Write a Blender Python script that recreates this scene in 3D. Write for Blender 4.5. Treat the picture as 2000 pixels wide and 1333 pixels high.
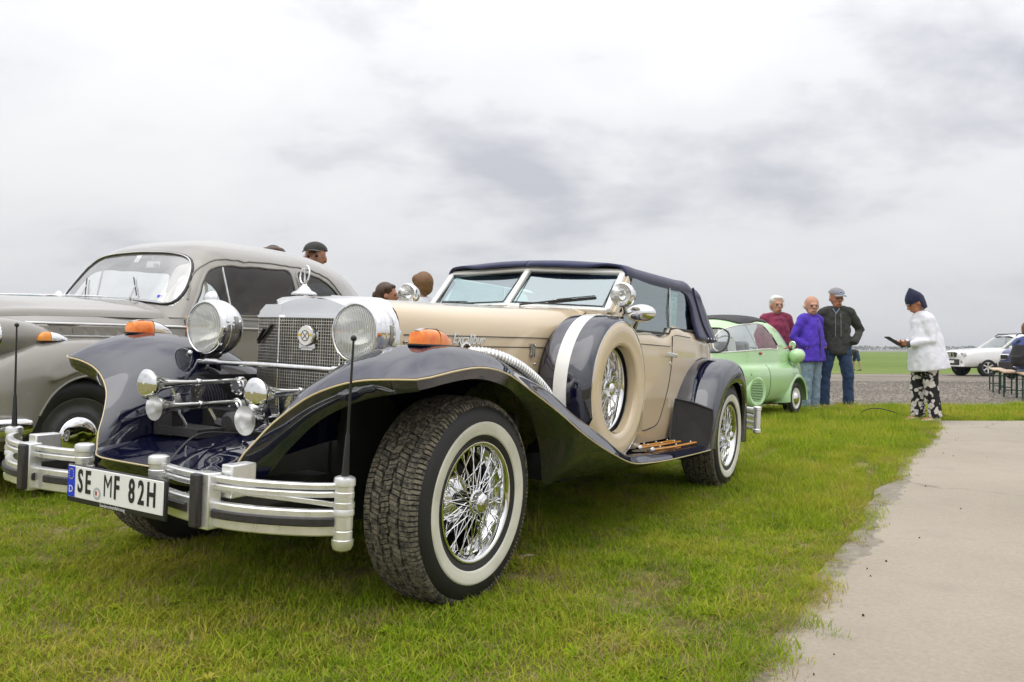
import bpy, bmesh, math, random
import numpy as np
from mathutils import Vector, Matrix, Euler
random.seed(7)
rng = np.random.default_rng(11)
D = math.radians
scene = bpy.context.scene
COL = scene.collection
for o in list(bpy.data.objects):
    bpy.data.objects.remove(o)

# ------------------------------------------------------------------ camera
cam_d = bpy.data.cameras.new('camera')
cam = bpy.data.objects.new('camera', cam_d)
COL.objects.link(cam)
cam.location = (0, 0, 0.90)
cam.rotation_euler = (D(90), 0, 0)
cam_d.sensor_width = 36
cam_d.lens = 1596.26 / 2000 * 36
cam_d.shift_y = 16.5 / 2000
cam_d.clip_start = 0.05
cam_d.clip_end = 20000
scene.camera = cam

# ------------------------------------------------------------------ world: overcast sky
SUN_EL, SUN_AZ = 58, 215          # degrees; azimuth clockwise from +Y
w = bpy.data.worlds.new('World')
scene.world = w
w.use_nodes = True
nt = w.node_tree
nt.nodes.clear()
def wn(t, **kw):
    n = nt.nodes.new(t)
    for k, v in kw.items():
        setattr(n, k, v)
    return n
L = nt.links.new
out = wn('ShaderNodeOutputWorld')
sky = wn('ShaderNodeTexSky', sky_type='NISHITA')
sky.sun_disc = False
sky.sun_elevation = D(SUN_EL)
sky.sun_rotation = D(SUN_AZ)
sky.air_density = 1.0
sky.dust_density = 2.0
b_sky = wn('ShaderNodeBackground')
b_sky.inputs[1].default_value = 0.10
L(sky.outputs[0], b_sky.inputs[0])
tc = wn('ShaderNodeTexCoord')
sep = wn('ShaderNodeSeparateXYZ')
L(tc.outputs['Generated'], sep.inputs[0])
def wm(op, a, b=None, c=None, clamp=False):
    n = wn('ShaderNodeMath', operation=op)
    n.use_clamp = clamp
    for i, x in enumerate((a, b, c)):
        if x is None: continue
        if isinstance(x, (int, float)): n.inputs[i].default_value = x
        else: L(x, n.inputs[i])
    return n.outputs[0]
zc = wm('MAXIMUM', sep.outputs[2], 0.0)
den = wm('ADD', zc, 0.34)
cu = wm('DIVIDE', sep.outputs[0], den)
cv = wm('DIVIDE', sep.outputs[1], den)
comb = wn('ShaderNodeCombineXYZ')
L(cu, comb.inputs[0]); L(cv, comb.inputs[1])
mp = wn('ShaderNodeMapping')
mp.inputs['Location'].default_value = (5.1, 2.35, 0)
mp.inputs['Scale'].default_value = (1.0, 1.25, 1)
L(comb.outputs[0], mp.inputs[0])
n1 = wn('ShaderNodeTexNoise'); n1.inputs['Scale'].default_value = 1.25; n1.inputs['Detail'].default_value = 7; n1.inputs['Roughness'].default_value = 0.52
n1.inputs['Distortion'].default_value = 0.35
L(mp.outputs[0], n1.inputs['Vector'])
n2 = wn('ShaderNodeTexNoise'); n2.inputs['Scale'].default_value = 4.2; n2.inputs['Detail'].default_value = 7; n2.inputs['Roughness'].default_value = 0.6
L(mp.outputs[0], n2.inputs['Vector'])
mixn = wm('ADD', wm('MULTIPLY', n1.outputs[0], 0.72), wm('MULTIPLY', n2.outputs[0], 0.28))
ramp = wn('ShaderNodeValToRGB')
e = ramp.color_ramp.elements
e[0].position = 0.36; e[0].color = (0.355, 0.36, 0.388, 1)
e[1].position = 0.60; e[1].color = (0.585, 0.585, 0.58, 1)
m_ = ramp.color_ramp.elements.new(0.48); m_.color = (0.54, 0.54, 0.553, 1)
L(mixn, ramp.inputs[0])
# towards the horizon the cloud layer closes to an even pale grey
hz = wn('ShaderNodeMapRange'); hz.inputs[1].default_value = 0.0; hz.inputs[2].default_value = 0.20
hz.inputs[3].default_value = 1.0; hz.inputs[4].default_value = 0.0
hz.interpolation_type = 'SMOOTHSTEP'
L(sep.outputs[2], hz.inputs[0])
mc = wn('ShaderNodeMix', data_type='RGBA')
L(wm('MULTIPLY', hz.outputs[0], 0.70), mc.inputs[0]); L(ramp.outputs[0], mc.inputs[6])
mc.inputs[7].default_value = (0.47, 0.48, 0.50, 1)
b_cl = wn('ShaderNodeBackground')
# an overcast sky grows brighter steadily from the horizon to the zenith
L(wm('MULTIPLY_ADD', wm('POWER', zc, 1.7), 1.9, 1.0), b_cl.inputs[1])
L(mc.outputs[2], b_cl.inputs[0])
ms = wn('ShaderNodeMixShader'); ms.inputs[0].default_value = 0.93
L(b_sky.outputs[0], ms.inputs[1]); L(b_cl.outputs[0], ms.inputs[2])
L(ms.outputs[0], out.inputs[0])

# ------------------------------------------------------------------ sun behind cloud
sd = bpy.data.lights.new('sun', 'SUN')
sd.energy = 0.55
sd.angle = D(60)
sd.color = (1.0, 0.97, 0.92)
sun = bpy.data.objects.new('sun', sd)
COL.objects.link(sun)
az, el = D(SUN_AZ), D(SUN_EL)
sdir = Vector((math.sin(az) * math.cos(el), math.cos(az) * math.cos(el), math.sin(el)))
sun.rotation_euler = sdir.to_track_quat('Z', 'Y').to_euler()
sun.location = (0, 0, 30)

vs = scene.view_settings
scene.display_settings.display_device = 'sRGB'
vs.view_transform = 'Standard'
vs.look = 'None'
vs.gamma = 1
vs.use_curve_mapping = False
vs.exposure = 0.56
scene.cycles.max_bounces = 8
scene.cycles.transparent_max_bounces = 16
scene.cycles.use_denoising = True

# ------------------------------------------------------------------ materials
MATS = {}
def _new(name):
    m = bpy.data.materials.new(name); m.use_nodes = True
    MATS[name] = m
    return m, m.node_tree, m.node_tree.nodes['Principled BSDF']
def setp(p, **kw):
    al = {'rough': 'Roughness', 'metal': 'Metallic', 'coat': 'Coat Weight', 'coat_rough': 'Coat Roughness', 'ior': 'IOR',
          'spec': 'Specular IOR Level', 'trans': 'Transmission Weight', 'alpha': 'Alpha', 'sheen': 'Sheen Weight', 'coat_ior': 'Coat IOR', 'sss': 'Subsurface Weight'}
    for k, v in kw.items():
        p.inputs[al[k]].default_value = v
def mat(name, col, **kw):
    m, t, p = _new(name)
    p.inputs['Base Color'].default_value = (*col, 1)
    setp(p, **kw)
    return m
def noise_mat(name, stops, scale=8, detail=5, rough=0.6, bump=0.0, bscale=40, coords='Object', nrough=0.55, dist=0.0, rough_var=0.0, stretch=(1, 1, 1), bdist=0.01, **kw):
    """base colour from a colour ramp over noise, optional bump"""
    m, t, p = _new(name)
    N, K = t.nodes.new, t.links.new
    c = N('ShaderNodeTexCoord'); mpn = N('ShaderNodeMapping'); mpn.inputs['Scale'].default_value = stretch
    K(c.outputs[coords], mpn.inputs[0])
    n = N('ShaderNodeTexNoise'); n.inputs['Scale'].default_value = scale; n.inputs['Detail'].default_value = detail
    n.inputs['Roughness'].default_value = nrough; n.inputs['Distortion'].default_value = dist
    K(mpn.outputs[0], n.inputs['Vector'])
    r = N('ShaderNodeValToRGB'); el_ = r.color_ramp.elements
    while len(el_) < len(stops): el_.new(0.5)
    for q, (pos, cc) in zip(el_, stops):
        q.position = pos; q.color = (*cc, 1)
    K(n.outputs[0], r.inputs[0]); K(r.outputs[0], p.inputs['Base Color'])
    setp(p, rough=rough, **kw)
    if rough_var:
        mr = N('ShaderNodeMapRange'); mr.inputs[3].default_value = rough - rough_var; mr.inputs[4].default_value = rough + rough_var
        K(n.outputs[0], mr.inputs[0]); K(mr.outputs[0], p.inputs['Roughness'])
    if bump:
        nb = N('ShaderNodeTexNoise'); nb.inputs['Scale'].default_value = bscale; nb.inputs['Detail'].default_value = 6
        K(mpn.outputs[0], nb.inputs['Vector'])
        b = N('ShaderNodeBump'); b.inputs['Strength'].default_value = bump; b.inputs['Distance'].default_value = bdist
        K(nb.outputs[0], b.inputs['Height']); K(b.outputs[0], p.inputs['Normal'])
    return m
def paint(name, col, dust=(0.35, 0.33, 0.28), amt=0.10, rough=0.08, coat=1.0, **kw):
    """car paint: base colour, clear coat, faint road dust in noise"""
    m, t, p = _new(name)
    N, K = t.nodes.new, t.links.new
    c = N('ShaderNodeTexCoord'); n = N('ShaderNodeTexNoise'); n.inputs['Scale'].default_value = 3.0; n.inputs['Detail'].default_value = 8
    K(c.outputs['Object'], n.inputs['Vector'])
    mr = N('ShaderNodeMapRange'); mr.inputs[1].default_value = 0.40; mr.inputs[2].default_value = 0.75; mr.inputs[3].default_value = 0.0; mr.inputs[4].default_value = amt
    K(n.outputs[0], mr.inputs[0])
    mx = N('ShaderNodeMix'); mx.data_type = 'RGBA'
    K(mr.outputs[0], mx.inputs[0]); mx.inputs[6].default_value = (*col, 1); mx.inputs[7].default_value = (*dust, 1)
    K(mx.outputs[2], p.inputs['Base Color'])
    setp(p, rough=max(rough, 0.25), coat=coat, coat_rough=rough * 0.5, **kw)
    return m
def schlick(t, f0):
    """reflectance of a thin pane, the same from both sides"""
    N, K = t.nodes.new, t.links.new
    g = N('ShaderNodeNewGeometry'); d = N('ShaderNodeVectorMath'); d.operation = 'DOT_PRODUCT'; K(g.outputs['Normal'], d.inputs[0]); K(g.outputs['Incoming'], d.inputs[1])
    def M_(op, a, b=None, c=None):
        n = N('ShaderNodeMath'); n.operation = op
        for i, x in enumerate((a, b, c)):
            if x is None: continue
            if isinstance(x, (int, float)): n.inputs[i].default_value = x
            else: K(x, n.inputs[i])
        return n.outputs[0]
    return M_('MULTIPLY_ADD', M_('POWER', M_('SUBTRACT', 1.0, M_('ABSOLUTE', d.outputs['Value'])), 5.0), 1.0 - f0, f0)
def glass(name, tint=(0.9, 0.95, 0.93), f0=0.08, rough=0.0, haze=0.0, gcol=(1, 1, 1)):
    m = bpy.data.materials.new(name); m.use_nodes = True; MATS[name] = m
    t = m.node_tree; t.nodes.clear(); N, K = t.nodes.new, t.links.new
    o = N('ShaderNodeOutputMaterial'); mx = N('ShaderNodeMixShader'); tr = N('ShaderNodeBsdfTransparent'); g = N('ShaderNodeBsdfGlossy')
    tr.inputs[0].default_value = (*tint, 1); g.inputs['Roughness'].default_value = rough; g.inputs[0].default_value = (*gcol, 1)
    base = tr.outputs[0]
    if haze:
        df = N('ShaderNodeBsdfDiffuse'); df.inputs[0].default_value = (.7, .7, .68, 1); mh = N('ShaderNodeMixShader'); mh.inputs[0].default_value = haze; K(base, mh.inputs[1]); K(df.outputs[0], mh.inputs[2]); base = mh.outputs[0]
    K(schlick(t, f0), mx.inputs[0]); K(base, mx.inputs[1]); K(g.outputs[0], mx.inputs[2]); K(mx.outputs[0], o.inputs[0])
    return m

mat('chrome', (0.80, 0.80, 0.80), metal=1.0, rough=0.06)
noise_mat('chrome_worn', [(0.35, (0.62, 0.62, 0.60)), (0.7, (0.80, 0.80, 0.79))], scale=30, rough=0.13, metal=1.0, rough_var=0.06)
noise_mat('aluminium', [(0.3, (0.76, 0.76, 0.75)), (0.7, (0.88, 0.88, 0.87))], scale=22, rough=0.30, metal=0.78, rough_var=0.10)
noise_mat('grille_metal', [(0.3, (0.44, 0.42, 0.37)), (0.7, (0.60, 0.58, 0.53))], scale=40, rough=0.35, metal=0.8)
noise_mat('steel_dull', [(0.3, (0.30, 0.30, 0.28)), (0.7, (0.50, 0.49, 0.46))], scale=40, rough=0.35, metal=0.9)
paint('navy', (0.0035, 0.0045, 0.020), amt=0.006, rough=0.03, spec=0.0, coat_ior=2.0)
paint('beige', (0.65, 0.515, 0.335), amt=0.10, rough=0.10)
paint('olympia_grey', (0.245, 0.23, 0.20), amt=0.10, rough=0.14)
paint('isetta_green', (0.45, 0.70, 0.36), amt=0.06, rough=0.12)
paint('white_paint', (0.78, 0.78, 0.76), amt=0.10, rough=0.12)
mat('white_enamel', (0.80, 0.79, 0.75), rough=0.25, coat=0.4)
mat('cream_stripe', (0.62, 0.50, 0.28), rough=0.3, coat=0.5)
noise_mat('rubber', [(0.3, (0.008, 0.008, 0.009)), (0.7, (0.019, 0.018, 0.018))], scale=14, rough=0.55, rough_var=0.1)
noise_mat('tread_rubber', [(0.30, (0.018, 0.017, 0.015)), (0.44, (0.050, 0.046, 0.038)), (0.54, (0.18, 0.158, 0.115)), (0.74, (0.31, 0.275, 0.205))], scale=48, detail=9, rough=0.9, bump=0.6, bscale=220, bdist=0.003, nrough=0.78)
noise_mat('tyre_grey', [(0.3, (0.045, 0.045, 0.046)), (0.7, (0.085, 0.085, 0.085))], scale=10, rough=0.6)
noise_mat('whitewall', [(0.3, (0.55, 0.54, 0.44)), (0.6, (0.72, 0.70, 0.60))], scale=6, rough=0.5)
mat('black_plastic', (0.012, 0.012, 0.012), rough=0.4)
noise_mat('black_trim', [(0.3, (0.018, 0.017, 0.017)), (0.7, (0.035, 0.032, 0.032))], scale=60, rough=0.45)
mat('dark_void', (0.004, 0.004, 0.004), rough=0.9)
noise_mat('underbody', [(0.3, (0.006, 0.006, 0.006)), (0.7, (0.014, 0.013, 0.012))], scale=10, rough=0.8)
noise_mat('soft_top', [(0.3, (0.012, 0.017, 0.062)), (0.7, (0.020, 0.027, 0.090))], scale=14, rough=0.85, bump=0.35, bscale=260, bdist=0.003, sheen=0.3)
noise_mat('flap_rubber', [(0.3, (0.012, 0.012, 0.012)), (0.7, (0.022, 0.021, 0.021))], scale=9, rough=0.7, bump=0.3, bscale=200, bdist=0.002)
noise_mat('wood_strip', [(0.3, (0.50, 0.19, 0.02)), (0.7, (0.70, 0.32, 0.045))], scale=8, rough=0.4, coat=0.2, stretch=(6, 0.6, 6))
mat('amber', (0.85, 0.20, 0.008), rough=0.12, coat=0.6, trans=0.25)
mat('amber_dark', (0.75, 0.26, 0.01), rough=0.2, coat=0.5)
mat('red_lens', (0.45, 0.02, 0.015), rough=0.2)
mat('plate_white', (0.80, 0.80, 0.78), rough=0.35, coat=0.3)
mat('plate_blue', (0.005, 0.04, 0.55), rough=0.35)
mat('ink_black', (0.010, 0.010, 0.010), rough=0.5)
mat('white_print', (0.75, 0.75, 0.75), rough=0.5)
mat('yellow_print', (0.75, 0.50, 0.03), rough=0.45)
mat('grey_print', (0.42, 0.44, 0.44), rough=0.45)
noise_mat('tan_leather', [(0.3, (0.34, 0.21, 0.11)), (0.7, (0.45, 0.30, 0.17))], scale=6, rough=0.6)
noise_mat('brown_trim', [(0.3, (0.16, 0.095, 0.045)), (0.7, (0.25, 0.155, 0.075))], scale=5, rough=0.75)
noise_mat('headlining', [(0.3, (0.27, 0.185, 0.105)), (0.7, (0.35, 0.25, 0.15))], scale=4, rough=0.9)
mat('marker_orange', (0.42, 0.07, 0.01), rough=0.25, coat=0.5)
noise_mat('fabric_black', [(0.3, (0.035, 0.033, 0.036)), (0.7, (0.06, 0.057, 0.06))], scale=5, rough=0.8, bump=0.2, bscale=120, bdist=0.003)
paint('blue_paint', (0.035, 0.045, 0.16), amt=0.05)
mat('lens_white', (0.75, 0.76, 0.76), rough=0.1, coat=0.8)
mat('glass_shell', (0.03, 0.035, 0.05), rough=0.08, coat=0.6)
noise_mat('bark_grey', [(0.3, (0.20, 0.15, 0.11)), (0.7, (0.36, 0.29, 0.23))], scale=60, rough=0.9)
mat('letter_silver', (0.78, 0.78, 0.76), metal=0.35, rough=0.35)
mat('teal_print', (0.25, 0.50, 0.48), rough=0.6)
mat('cloth_grey', (0.25, 0.25, 0.26), rough=0.9)
mat('cream', (0.62, 0.58, 0.46), rough=0.4)
glass('glass_tint', tint=(0.52, 0.74, 0.70), f0=0.34, gcol=(0.86, 0.97, 1.0))
glass('glass_clear', tint=(0.90, 0.93, 0.92), f0=0.09, haze=0.04)
glass('glass_side', tint=(0.93, 0.95, 0.94), f0=0.05)
glass('glass_screen', tint=(0.90, 0.93, 0.92), f0=0.26, haze=0.22)
glass('glass_dark', tint=(0.45, 0.50, 0.50), f0=0.08)
glass('lens_glass', tint=(0.96, 0.96, 0.94), f0=0.06, rough=0.03, haze=0.12)

# ------------------------------------------------------------------ objects
def tag(o, label=None, cat=None, group=None, kind=None):
    if label: o['label'] = label
    if cat: o['category'] = cat
    if group: o['group'] = group
    if kind: o['kind'] = kind
    return o
def empty(name, loc=(0, 0, 0), rot=(0, 0, 0), parent=None, mode='XYZ'):
    o = bpy.data.objects.new(name, None)
    COL.objects.link(o)
    o.rotation_mode = mode
    o.location = loc; o.rotation_euler = rot; o.parent = parent
    o.empty_display_size = 0.1
    return o
def thing(name, label, cat, loc=(0, 0, 0), rotz=0, group=None):
    return tag(empty(name, loc, (0, 0, rotz)), label, cat, group)
def link(name, me, material=None, parent=None):
    o = bpy.data.objects.new(name, me)
    COL.objects.link(o)
    if material is not None:
        for m in (material if isinstance(material, (list, tuple)) else [material]):
            me.materials.append(MATS[m] if isinstance(m, str) else m)
    o.parent = parent
    return o
class MB:
    """collects vertices and faces of one part"""
    def __init__(s): s.v, s.f, s.mi, s.cur = [], [], [], 0
    def mat(s, i): s.cur = i; return s
    def add(s, verts, faces):
        b = len(s.v)
        s.v += [tuple(map(float, p)) for p in verts]
        s.f += [tuple(i + b for i in q) for q in faces]
        s.mi += [s.cur] * len(faces)
        return s
    def box(s, c, size, rot=None):
        hx, hy, hz_ = (q / 2 for q in size)
        pts = [Vector((x * hx, y * hy, z * hz_)) for x in (-1, 1) for y in (-1, 1) for z in (-1, 1)]
        M = rot if rot is not None else Matrix.Identity(3)
        if isinstance(rot, (tuple, list)): M = Euler(rot).to_matrix()
        pts = [M @ p + Vector(c) for p in pts]
        return s.add(pts, [(0, 1, 3, 2), (4, 6, 7, 5), (0, 4, 5, 1), (2, 3, 7, 6), (0, 2, 6, 4), (1, 5, 7, 3)])
    def bar(s, a, b, wd, ht, up=(0, 0, 1)):
        """rectangular bar between two points"""
        a, b = Vector(a), Vector(b); d = (b - a); ln = d.length; d.normalize()
        side = d.cross(Vector(up)); side.normalize(); u = side.cross(d)
        M = Matrix((side, d, u)).transposed()
        return s.box((a + b) / 2, (wd, ln, ht), M)
    def tube(s, pts, r, n=8, closed=False, caps=True, flat=None):
        """round tube along a path, r a number or one per point"""
        P = [Vector(p) for p in pts]; k = len(P)
        rs = r if isinstance(r, (list, tuple, np.ndarray)) else [r] * k
        T_ = []
        for i in range(k):
            if closed: t = P[(i + 1) % k] - P[i - 1]
            else: t = P[min(i + 1, k - 1)] - P[max(i - 1, 0)]
            T_.append(t.normalized() if t.length > 1e-9 else Vector((0, 0, 1)))
        ref = Vector((0, 0, 1)) if abs(T_[0].z) < 0.9 else Vector((1, 0, 0))
        nrm = (ref - T_[0] * ref.dot(T_[0])).normalized()
        rings = []
        for i in range(k):
            nrm = nrm - T_[i] * nrm.dot(T_[i])
            if nrm.length < 1e-6: nrm = T_[i].orthogonal()
            nrm.normalize(); bi = T_[i].cross(nrm)
            fl = flat if flat else (1, 1)
            rings.append([P[i] + (nrm * math.cos(2 * math.pi * j / n) * fl[0] + bi * math.sin(2 * math.pi * j / n) * fl[1]) * rs[i] for j in range(n)])
        b = len(s.v); vv = [p for rg in rings for p in rg]; ff = []
        for i in range(k if closed else k - 1):
            i2 = (i + 1) % k
            for j in range(n):
                ff.append((i * n + j, i * n + (j + 1) % n, i2 * n + (j + 1) % n, i2 * n + j))
        if caps and not closed:
            ff.append(tuple(range(n))[::-1]); ff.append(tuple((k - 1) * n + j for j in range(n)))
        return s.add(vv, ff)
    def lathe(s, prof, n=24, M=None, closed_prof=False, arc=(0, 2 * math.pi)):
        """profile [(radius, height)] turned about local Z, placed by matrix M"""
        M = M if M is not None else Matrix.Identity(4)
        k = len(prof); full = abs(arc[1] - arc[0] - 2 * math.pi) < 1e-6
        m = n if full else n + 1
        vv = []
        for j in range(m):
            a = arc[0] + (arc[1] - arc[0]) * j / n
            vv += [M @ Vector((r * math.cos(a), r * math.sin(a), h)) for r, h in prof]
        ff = []
        for j in range(n):
            j2 = (j + 1) % m
            for i in range(k if closed_prof else k - 1):
                i2 = (i + 1) % k
                ff.append((j * k + i, j2 * k + i, j2 * k + i2, j * k + i2))
        return s.add(vv, ff)
    def grid(s, rows, closed_u=False, closed_v=False, flip=False):
        k = len(rows); m = len(rows[0]); ff = []
        for i in range(k if closed_v else k - 1):
            i2 = (i + 1) % k
            for j in range(m if closed_u else m - 1):
                j2 = (j + 1) % m
                q = (i * m + j, i * m + j2, i2 * m + j2, i2 * m + j)
                ff.append(q[::-1] if flip else q)
        return s.add([p for r in rows for p in r], ff)
    def poly(s, pts, flip=False):
        q = tuple(range(len(pts)))
        return s.add(pts, [q[::-1] if flip else q])
    def prism(s, pts, off):
        """closed polygon pushed along vector off"""
        k = len(pts); o_ = Vector(off)
        vv = [Vector(p) for p in pts] + [Vector(p) + o_ for p in pts]
        ff = [tuple(range(k))[::-1], tuple(range(k, 2 * k))] + [(i, (i + 1) % k, k + (i + 1) % k, k + i) for i in range(k)]
        return s.add(vv, ff)
    def ball(s, c, r, n=12, m=8, sc=(1, 1, 1)):
        pr = [(math.sin(math.pi * i / m), -math.cos(math.pi * i / m)) for i in range(m + 1)]
        pr[0] = (1e-4, -1); pr[-1] = (1e-4, 1)
        return s.lathe(pr, n, Matrix.Translation(Vector(c)) @ Matrix.Diagonal((r * sc[0], r * sc[1], r * sc[2], 1)))
    def mesh(s, name, smooth=True, angle=38, fix=True, merge=0):
        me = bpy.data.meshes.new(name)
        me.from_pydata(s.v, [], s.f)
        me.polygons.foreach_set('material_index', s.mi)
        if fix or merge:
            bm = bmesh.new(); bm.from_mesh(me)
            if merge: bmesh.ops.remove_doubles(bm, verts=bm.verts, dist=merge)
            if fix: bmesh.ops.recalc_face_normals(bm, faces=bm.faces)
            bm.to_mesh(me); bm.free()
        if smooth:
            me.polygons.foreach_set('use_smooth', [True] * len(me.polygons))
            if angle < 180: me.set_sharp_from_angle(angle=D(angle))
        me.update()
        return me
    def build(s, name, material, parent=None, smooth=True, angle=38, bevel=0, bseg=2, sub=0, solid=0, soff=0, fix=True, merge=0):
        o = link(name, s.mesh(name, smooth, angle, fix, merge), material, parent)
        if solid:
            md = o.modifiers.new('solid', 'SOLIDIFY'); md.thickness = solid; md.offset = soff
        if bevel:
            md = o.modifiers.new('bevel', 'BEVEL'); md.width = bevel; md.segments = bseg; md.limit_method = 'ANGLE'; md.angle_limit = D(35)
        if sub:
            md = o.modifiers.new('sub', 'SUBSURF'); md.levels = sub; md.render_levels = sub
        return o
def cr(P, n, closed=False):
    """Catmull-Rom curve through P (chord-length), n samples"""
    P = np.array(P, float); k = len(P)
    if k == 2: return np.array([P[0] + (P[1] - P[0]) * t for t in np.linspace(0, 1, n)])
    if closed: Q = np.vstack([P[-1], P, P[0], P[1]]); seg = k
    else: Q = np.vstack([2 * P[0] - P[1], P, 2 * P[-1] - P[-2]]); seg = k - 1
    dl = np.array([np.linalg.norm(Q[i + 2] - Q[i + 1]) for i in range(seg)]) + 1e-9
    cum = np.concatenate([[0], np.cumsum(dl)])
    res = []
    for t in (np.linspace(0, cum[-1], n, endpoint=not closed)):
        i = min(int(np.searchsorted(cum, t, side='right') - 1), seg - 1); u = (t - cum[i]) / dl[i]
        p0, p1, p2, p3 = Q[i], Q[i + 1], Q[i + 2], Q[i + 3]
        d1, d0, d2 = dl[i], np.linalg.norm(p1 - p0) + 1e-9, np.linalg.norm(p3 - p2) + 1e-9
        m1 = ((p1 - p0) / d0 * d1 + (p2 - p1) / d1 * d0) / (d0 + d1) * d1
        m2 = ((p2 - p1) / d1 * d2 + (p3 - p2) / d2 * d1) / (d1 + d2) * d1
        u2, u3 = u * u, u * u * u
        res.append((2 * u3 - 3 * u2 + 1) * p1 + (u3 - 2 * u2 + u) * m1 + (-2 * u3 + 3 * u2) * p2 + (u3 - u2) * m2)
    return np.array(res)
def resample(P, n):
    P = np.array(P, float); d = np.concatenate([[0], np.cumsum(np.linalg.norm(np.diff(P, axis=0), axis=1))])
    t = np.linspace(0, d[-1], n)
    return np.array([np.interp(t, d, P[:, i]) for i in range(P.shape[1])]).T
def surf(rows, nu, nv):
    """smooth surface through control rows (equal point counts): nu samples along a row, nv across rows"""
    R_ = [np.array(r, float) for r in rows]
    m = len(R_[0])
    # parameters shared by all rows keep the features aligned
    cols = [cr([r[j] for r in R_], nv) for j in range(m)]
    return [cr([c[i] for c in cols], nu) for i in range(nv)]
def mir(rows): return [[(-p[0], p[1], p[2]) for p in r] for r in rows]
def Mat(loc, axis_z, up=(0, 0, 1)):
    """matrix with local Z along axis_z at loc"""
    z = Vector(axis_z).normalized(); u = Vector(up)
    x = u.cross(z)
    if x.length < 1e-6: x = Vector((1, 0, 0)).cross(z) if abs(z.x) < 0.9 else Vector((0, 1, 0)).cross(z)
    x.normalize(); y = z.cross(x)
    M = Matrix((x, y, z)).transposed().to_4x4(); M.translation = Vector(loc)
    return M
def text_mesh(name, body, size, material, parent, M, sx=1.0, extrude=0.001, shear=0.0, align='CENTER', spacing=1.0, bold=0.0):
    cu_ = bpy.data.curves.new(name, 'FONT')
    cu_.body = body; cu_.size = size; cu_.extrude = extrude; cu_.align_x = align; cu_.align_y = 'CENTER'; cu_.shear = shear
    cu_.space_character = spacing; cu_.offset = bold; cu_.resolution_u = 3
    tmp = bpy.data.objects.new(name + '_tmp', cu_); COL.objects.link(tmp)
    bpy.context.view_layer.update()
    dg = bpy.context.evaluated_depsgraph_get()
    me = bpy.data.meshes.new_from_object(tmp.evaluated_get(dg))
    bpy.data.objects.remove(tmp); bpy.data.curves.remove(cu_)
    me.name = name
    me.materials.clear()
    me.transform(M @ Matrix.Diagonal((sx, 1, 1, 1)))
    return link(name, me, material, parent)
def pin(poly, pts):
    """points in polygon test"""
    poly = np.array(poly); x, y = pts[:, 0], pts[:, 1]; ins = np.zeros(len(pts), bool); j = len(poly) - 1
    for i in range(len(poly)):
        xi, yi = poly[i]; xj, yj = poly[j]
        c = ((yi > y) != (yj > y)) & (x < (xj - xi) * (y - yi) / (yj - yi + 1e-12) + xi)
        ins ^= c; j = i
    return ins
def copy_tree(o, parent=None):
    c = o.copy(); COL.objects.link(c); c.parent = parent
    for ch in list(o.children): copy_tree(ch, c)
    return c
def gz(x, y):
    """height of the ground: level lawn, a slight cross-fall under the parked convertible, lower land beyond the gravel"""
    x = np.asarray(x, float); y = np.asarray(y, float)
    u = (x + 0.8341) * 0.86384 - (y - 3.26767) * 0.50377
    v = (x + 0.8341) * 0.50377 + (y - 3.26767) * 0.86384
    pl = 0.0515 - 0.0371 * np.maximum(u, -2.2) - 0.0181 * np.clip(v, -1.5, 3.6) * np.clip((u + 2.2) / 1.2, 0, 1)
    du = np.maximum(np.maximum(u - 0.95, -3.6 - u), 0); dv = np.maximum(np.abs(v - 1.3) - 2.3, 0)
    wgt = np.exp(-(du * du / 0.5 + dv * dv / 1.2))
    far = np.clip((y - 17) / 18, 0, 1); far = far * far * (3 - 2 * far)
    return wgt * pl - 0.245 * far
def lens_mats():
    # fluted headlamp glass: clear coat over a faint diffusing body with vertical ribs
    m = bpy.data.materials.new('fluted_lens'); m.use_nodes = True; MATS['fluted_lens'] = m
    t = m.node_tree; t.nodes.clear(); N, K = t.nodes.new, t.links.new
    o = N('ShaderNodeOutputMaterial'); tr = N('ShaderNodeBsdfTransparent'); g = N('ShaderNodeBsdfGlossy'); df = N('ShaderNodeBsdfDiffuse')
    g.inputs['Roughness'].default_value = 0.06; df.inputs[0].default_value = (0.85, 0.86, 0.84, 1)
    tr.inputs[0].default_value = (0.88, 0.89, 0.87, 1)
    c = N('ShaderNodeTexCoord'); w_ = N('ShaderNodeTexWave'); w_.wave_type = 'BANDS'; w_.bands_direction = 'X'; w_.inputs['Scale'].default_value = 42; w_.inputs['Distortion'].default_value = 0.3
    K(c.outputs['Object'], w_.inputs['Vector']); b = N('ShaderNodeBump'); b.inputs['Strength'].default_value = 0.5; b.inputs['Distance'].default_value = 0.002
    K(w_.outputs['Fac'], b.inputs['Height']); K(b.outputs[0], g.inputs['Normal'])
    m1 = N('ShaderNodeMixShader'); mr = N('ShaderNodeMapRange'); mr.inputs[3].default_value = .22; mr.inputs[4].default_value = .46; K(w_.outputs['Fac'], mr.inputs[0]); K(mr.outputs[0], m1.inputs[0])
    K(tr.outputs[0], m1.inputs[1]); K(df.outputs[0], m1.inputs[2])
    m2 = N('ShaderNodeMixShader'); K(schlick(t, .07), m2.inputs[0]); K(m1.outputs[0], m2.inputs[1]); K(g.outputs[0], m2.inputs[2]); K(m2.outputs[0], o.inputs[0])
lens_mats()
noise_mat('amber_lens', [(0.35, (0.80, 0.13, 0.004)), (0.65, (0.95, 0.30, 0.015))], scale=18, rough=0.12, coat=0.7)

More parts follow.
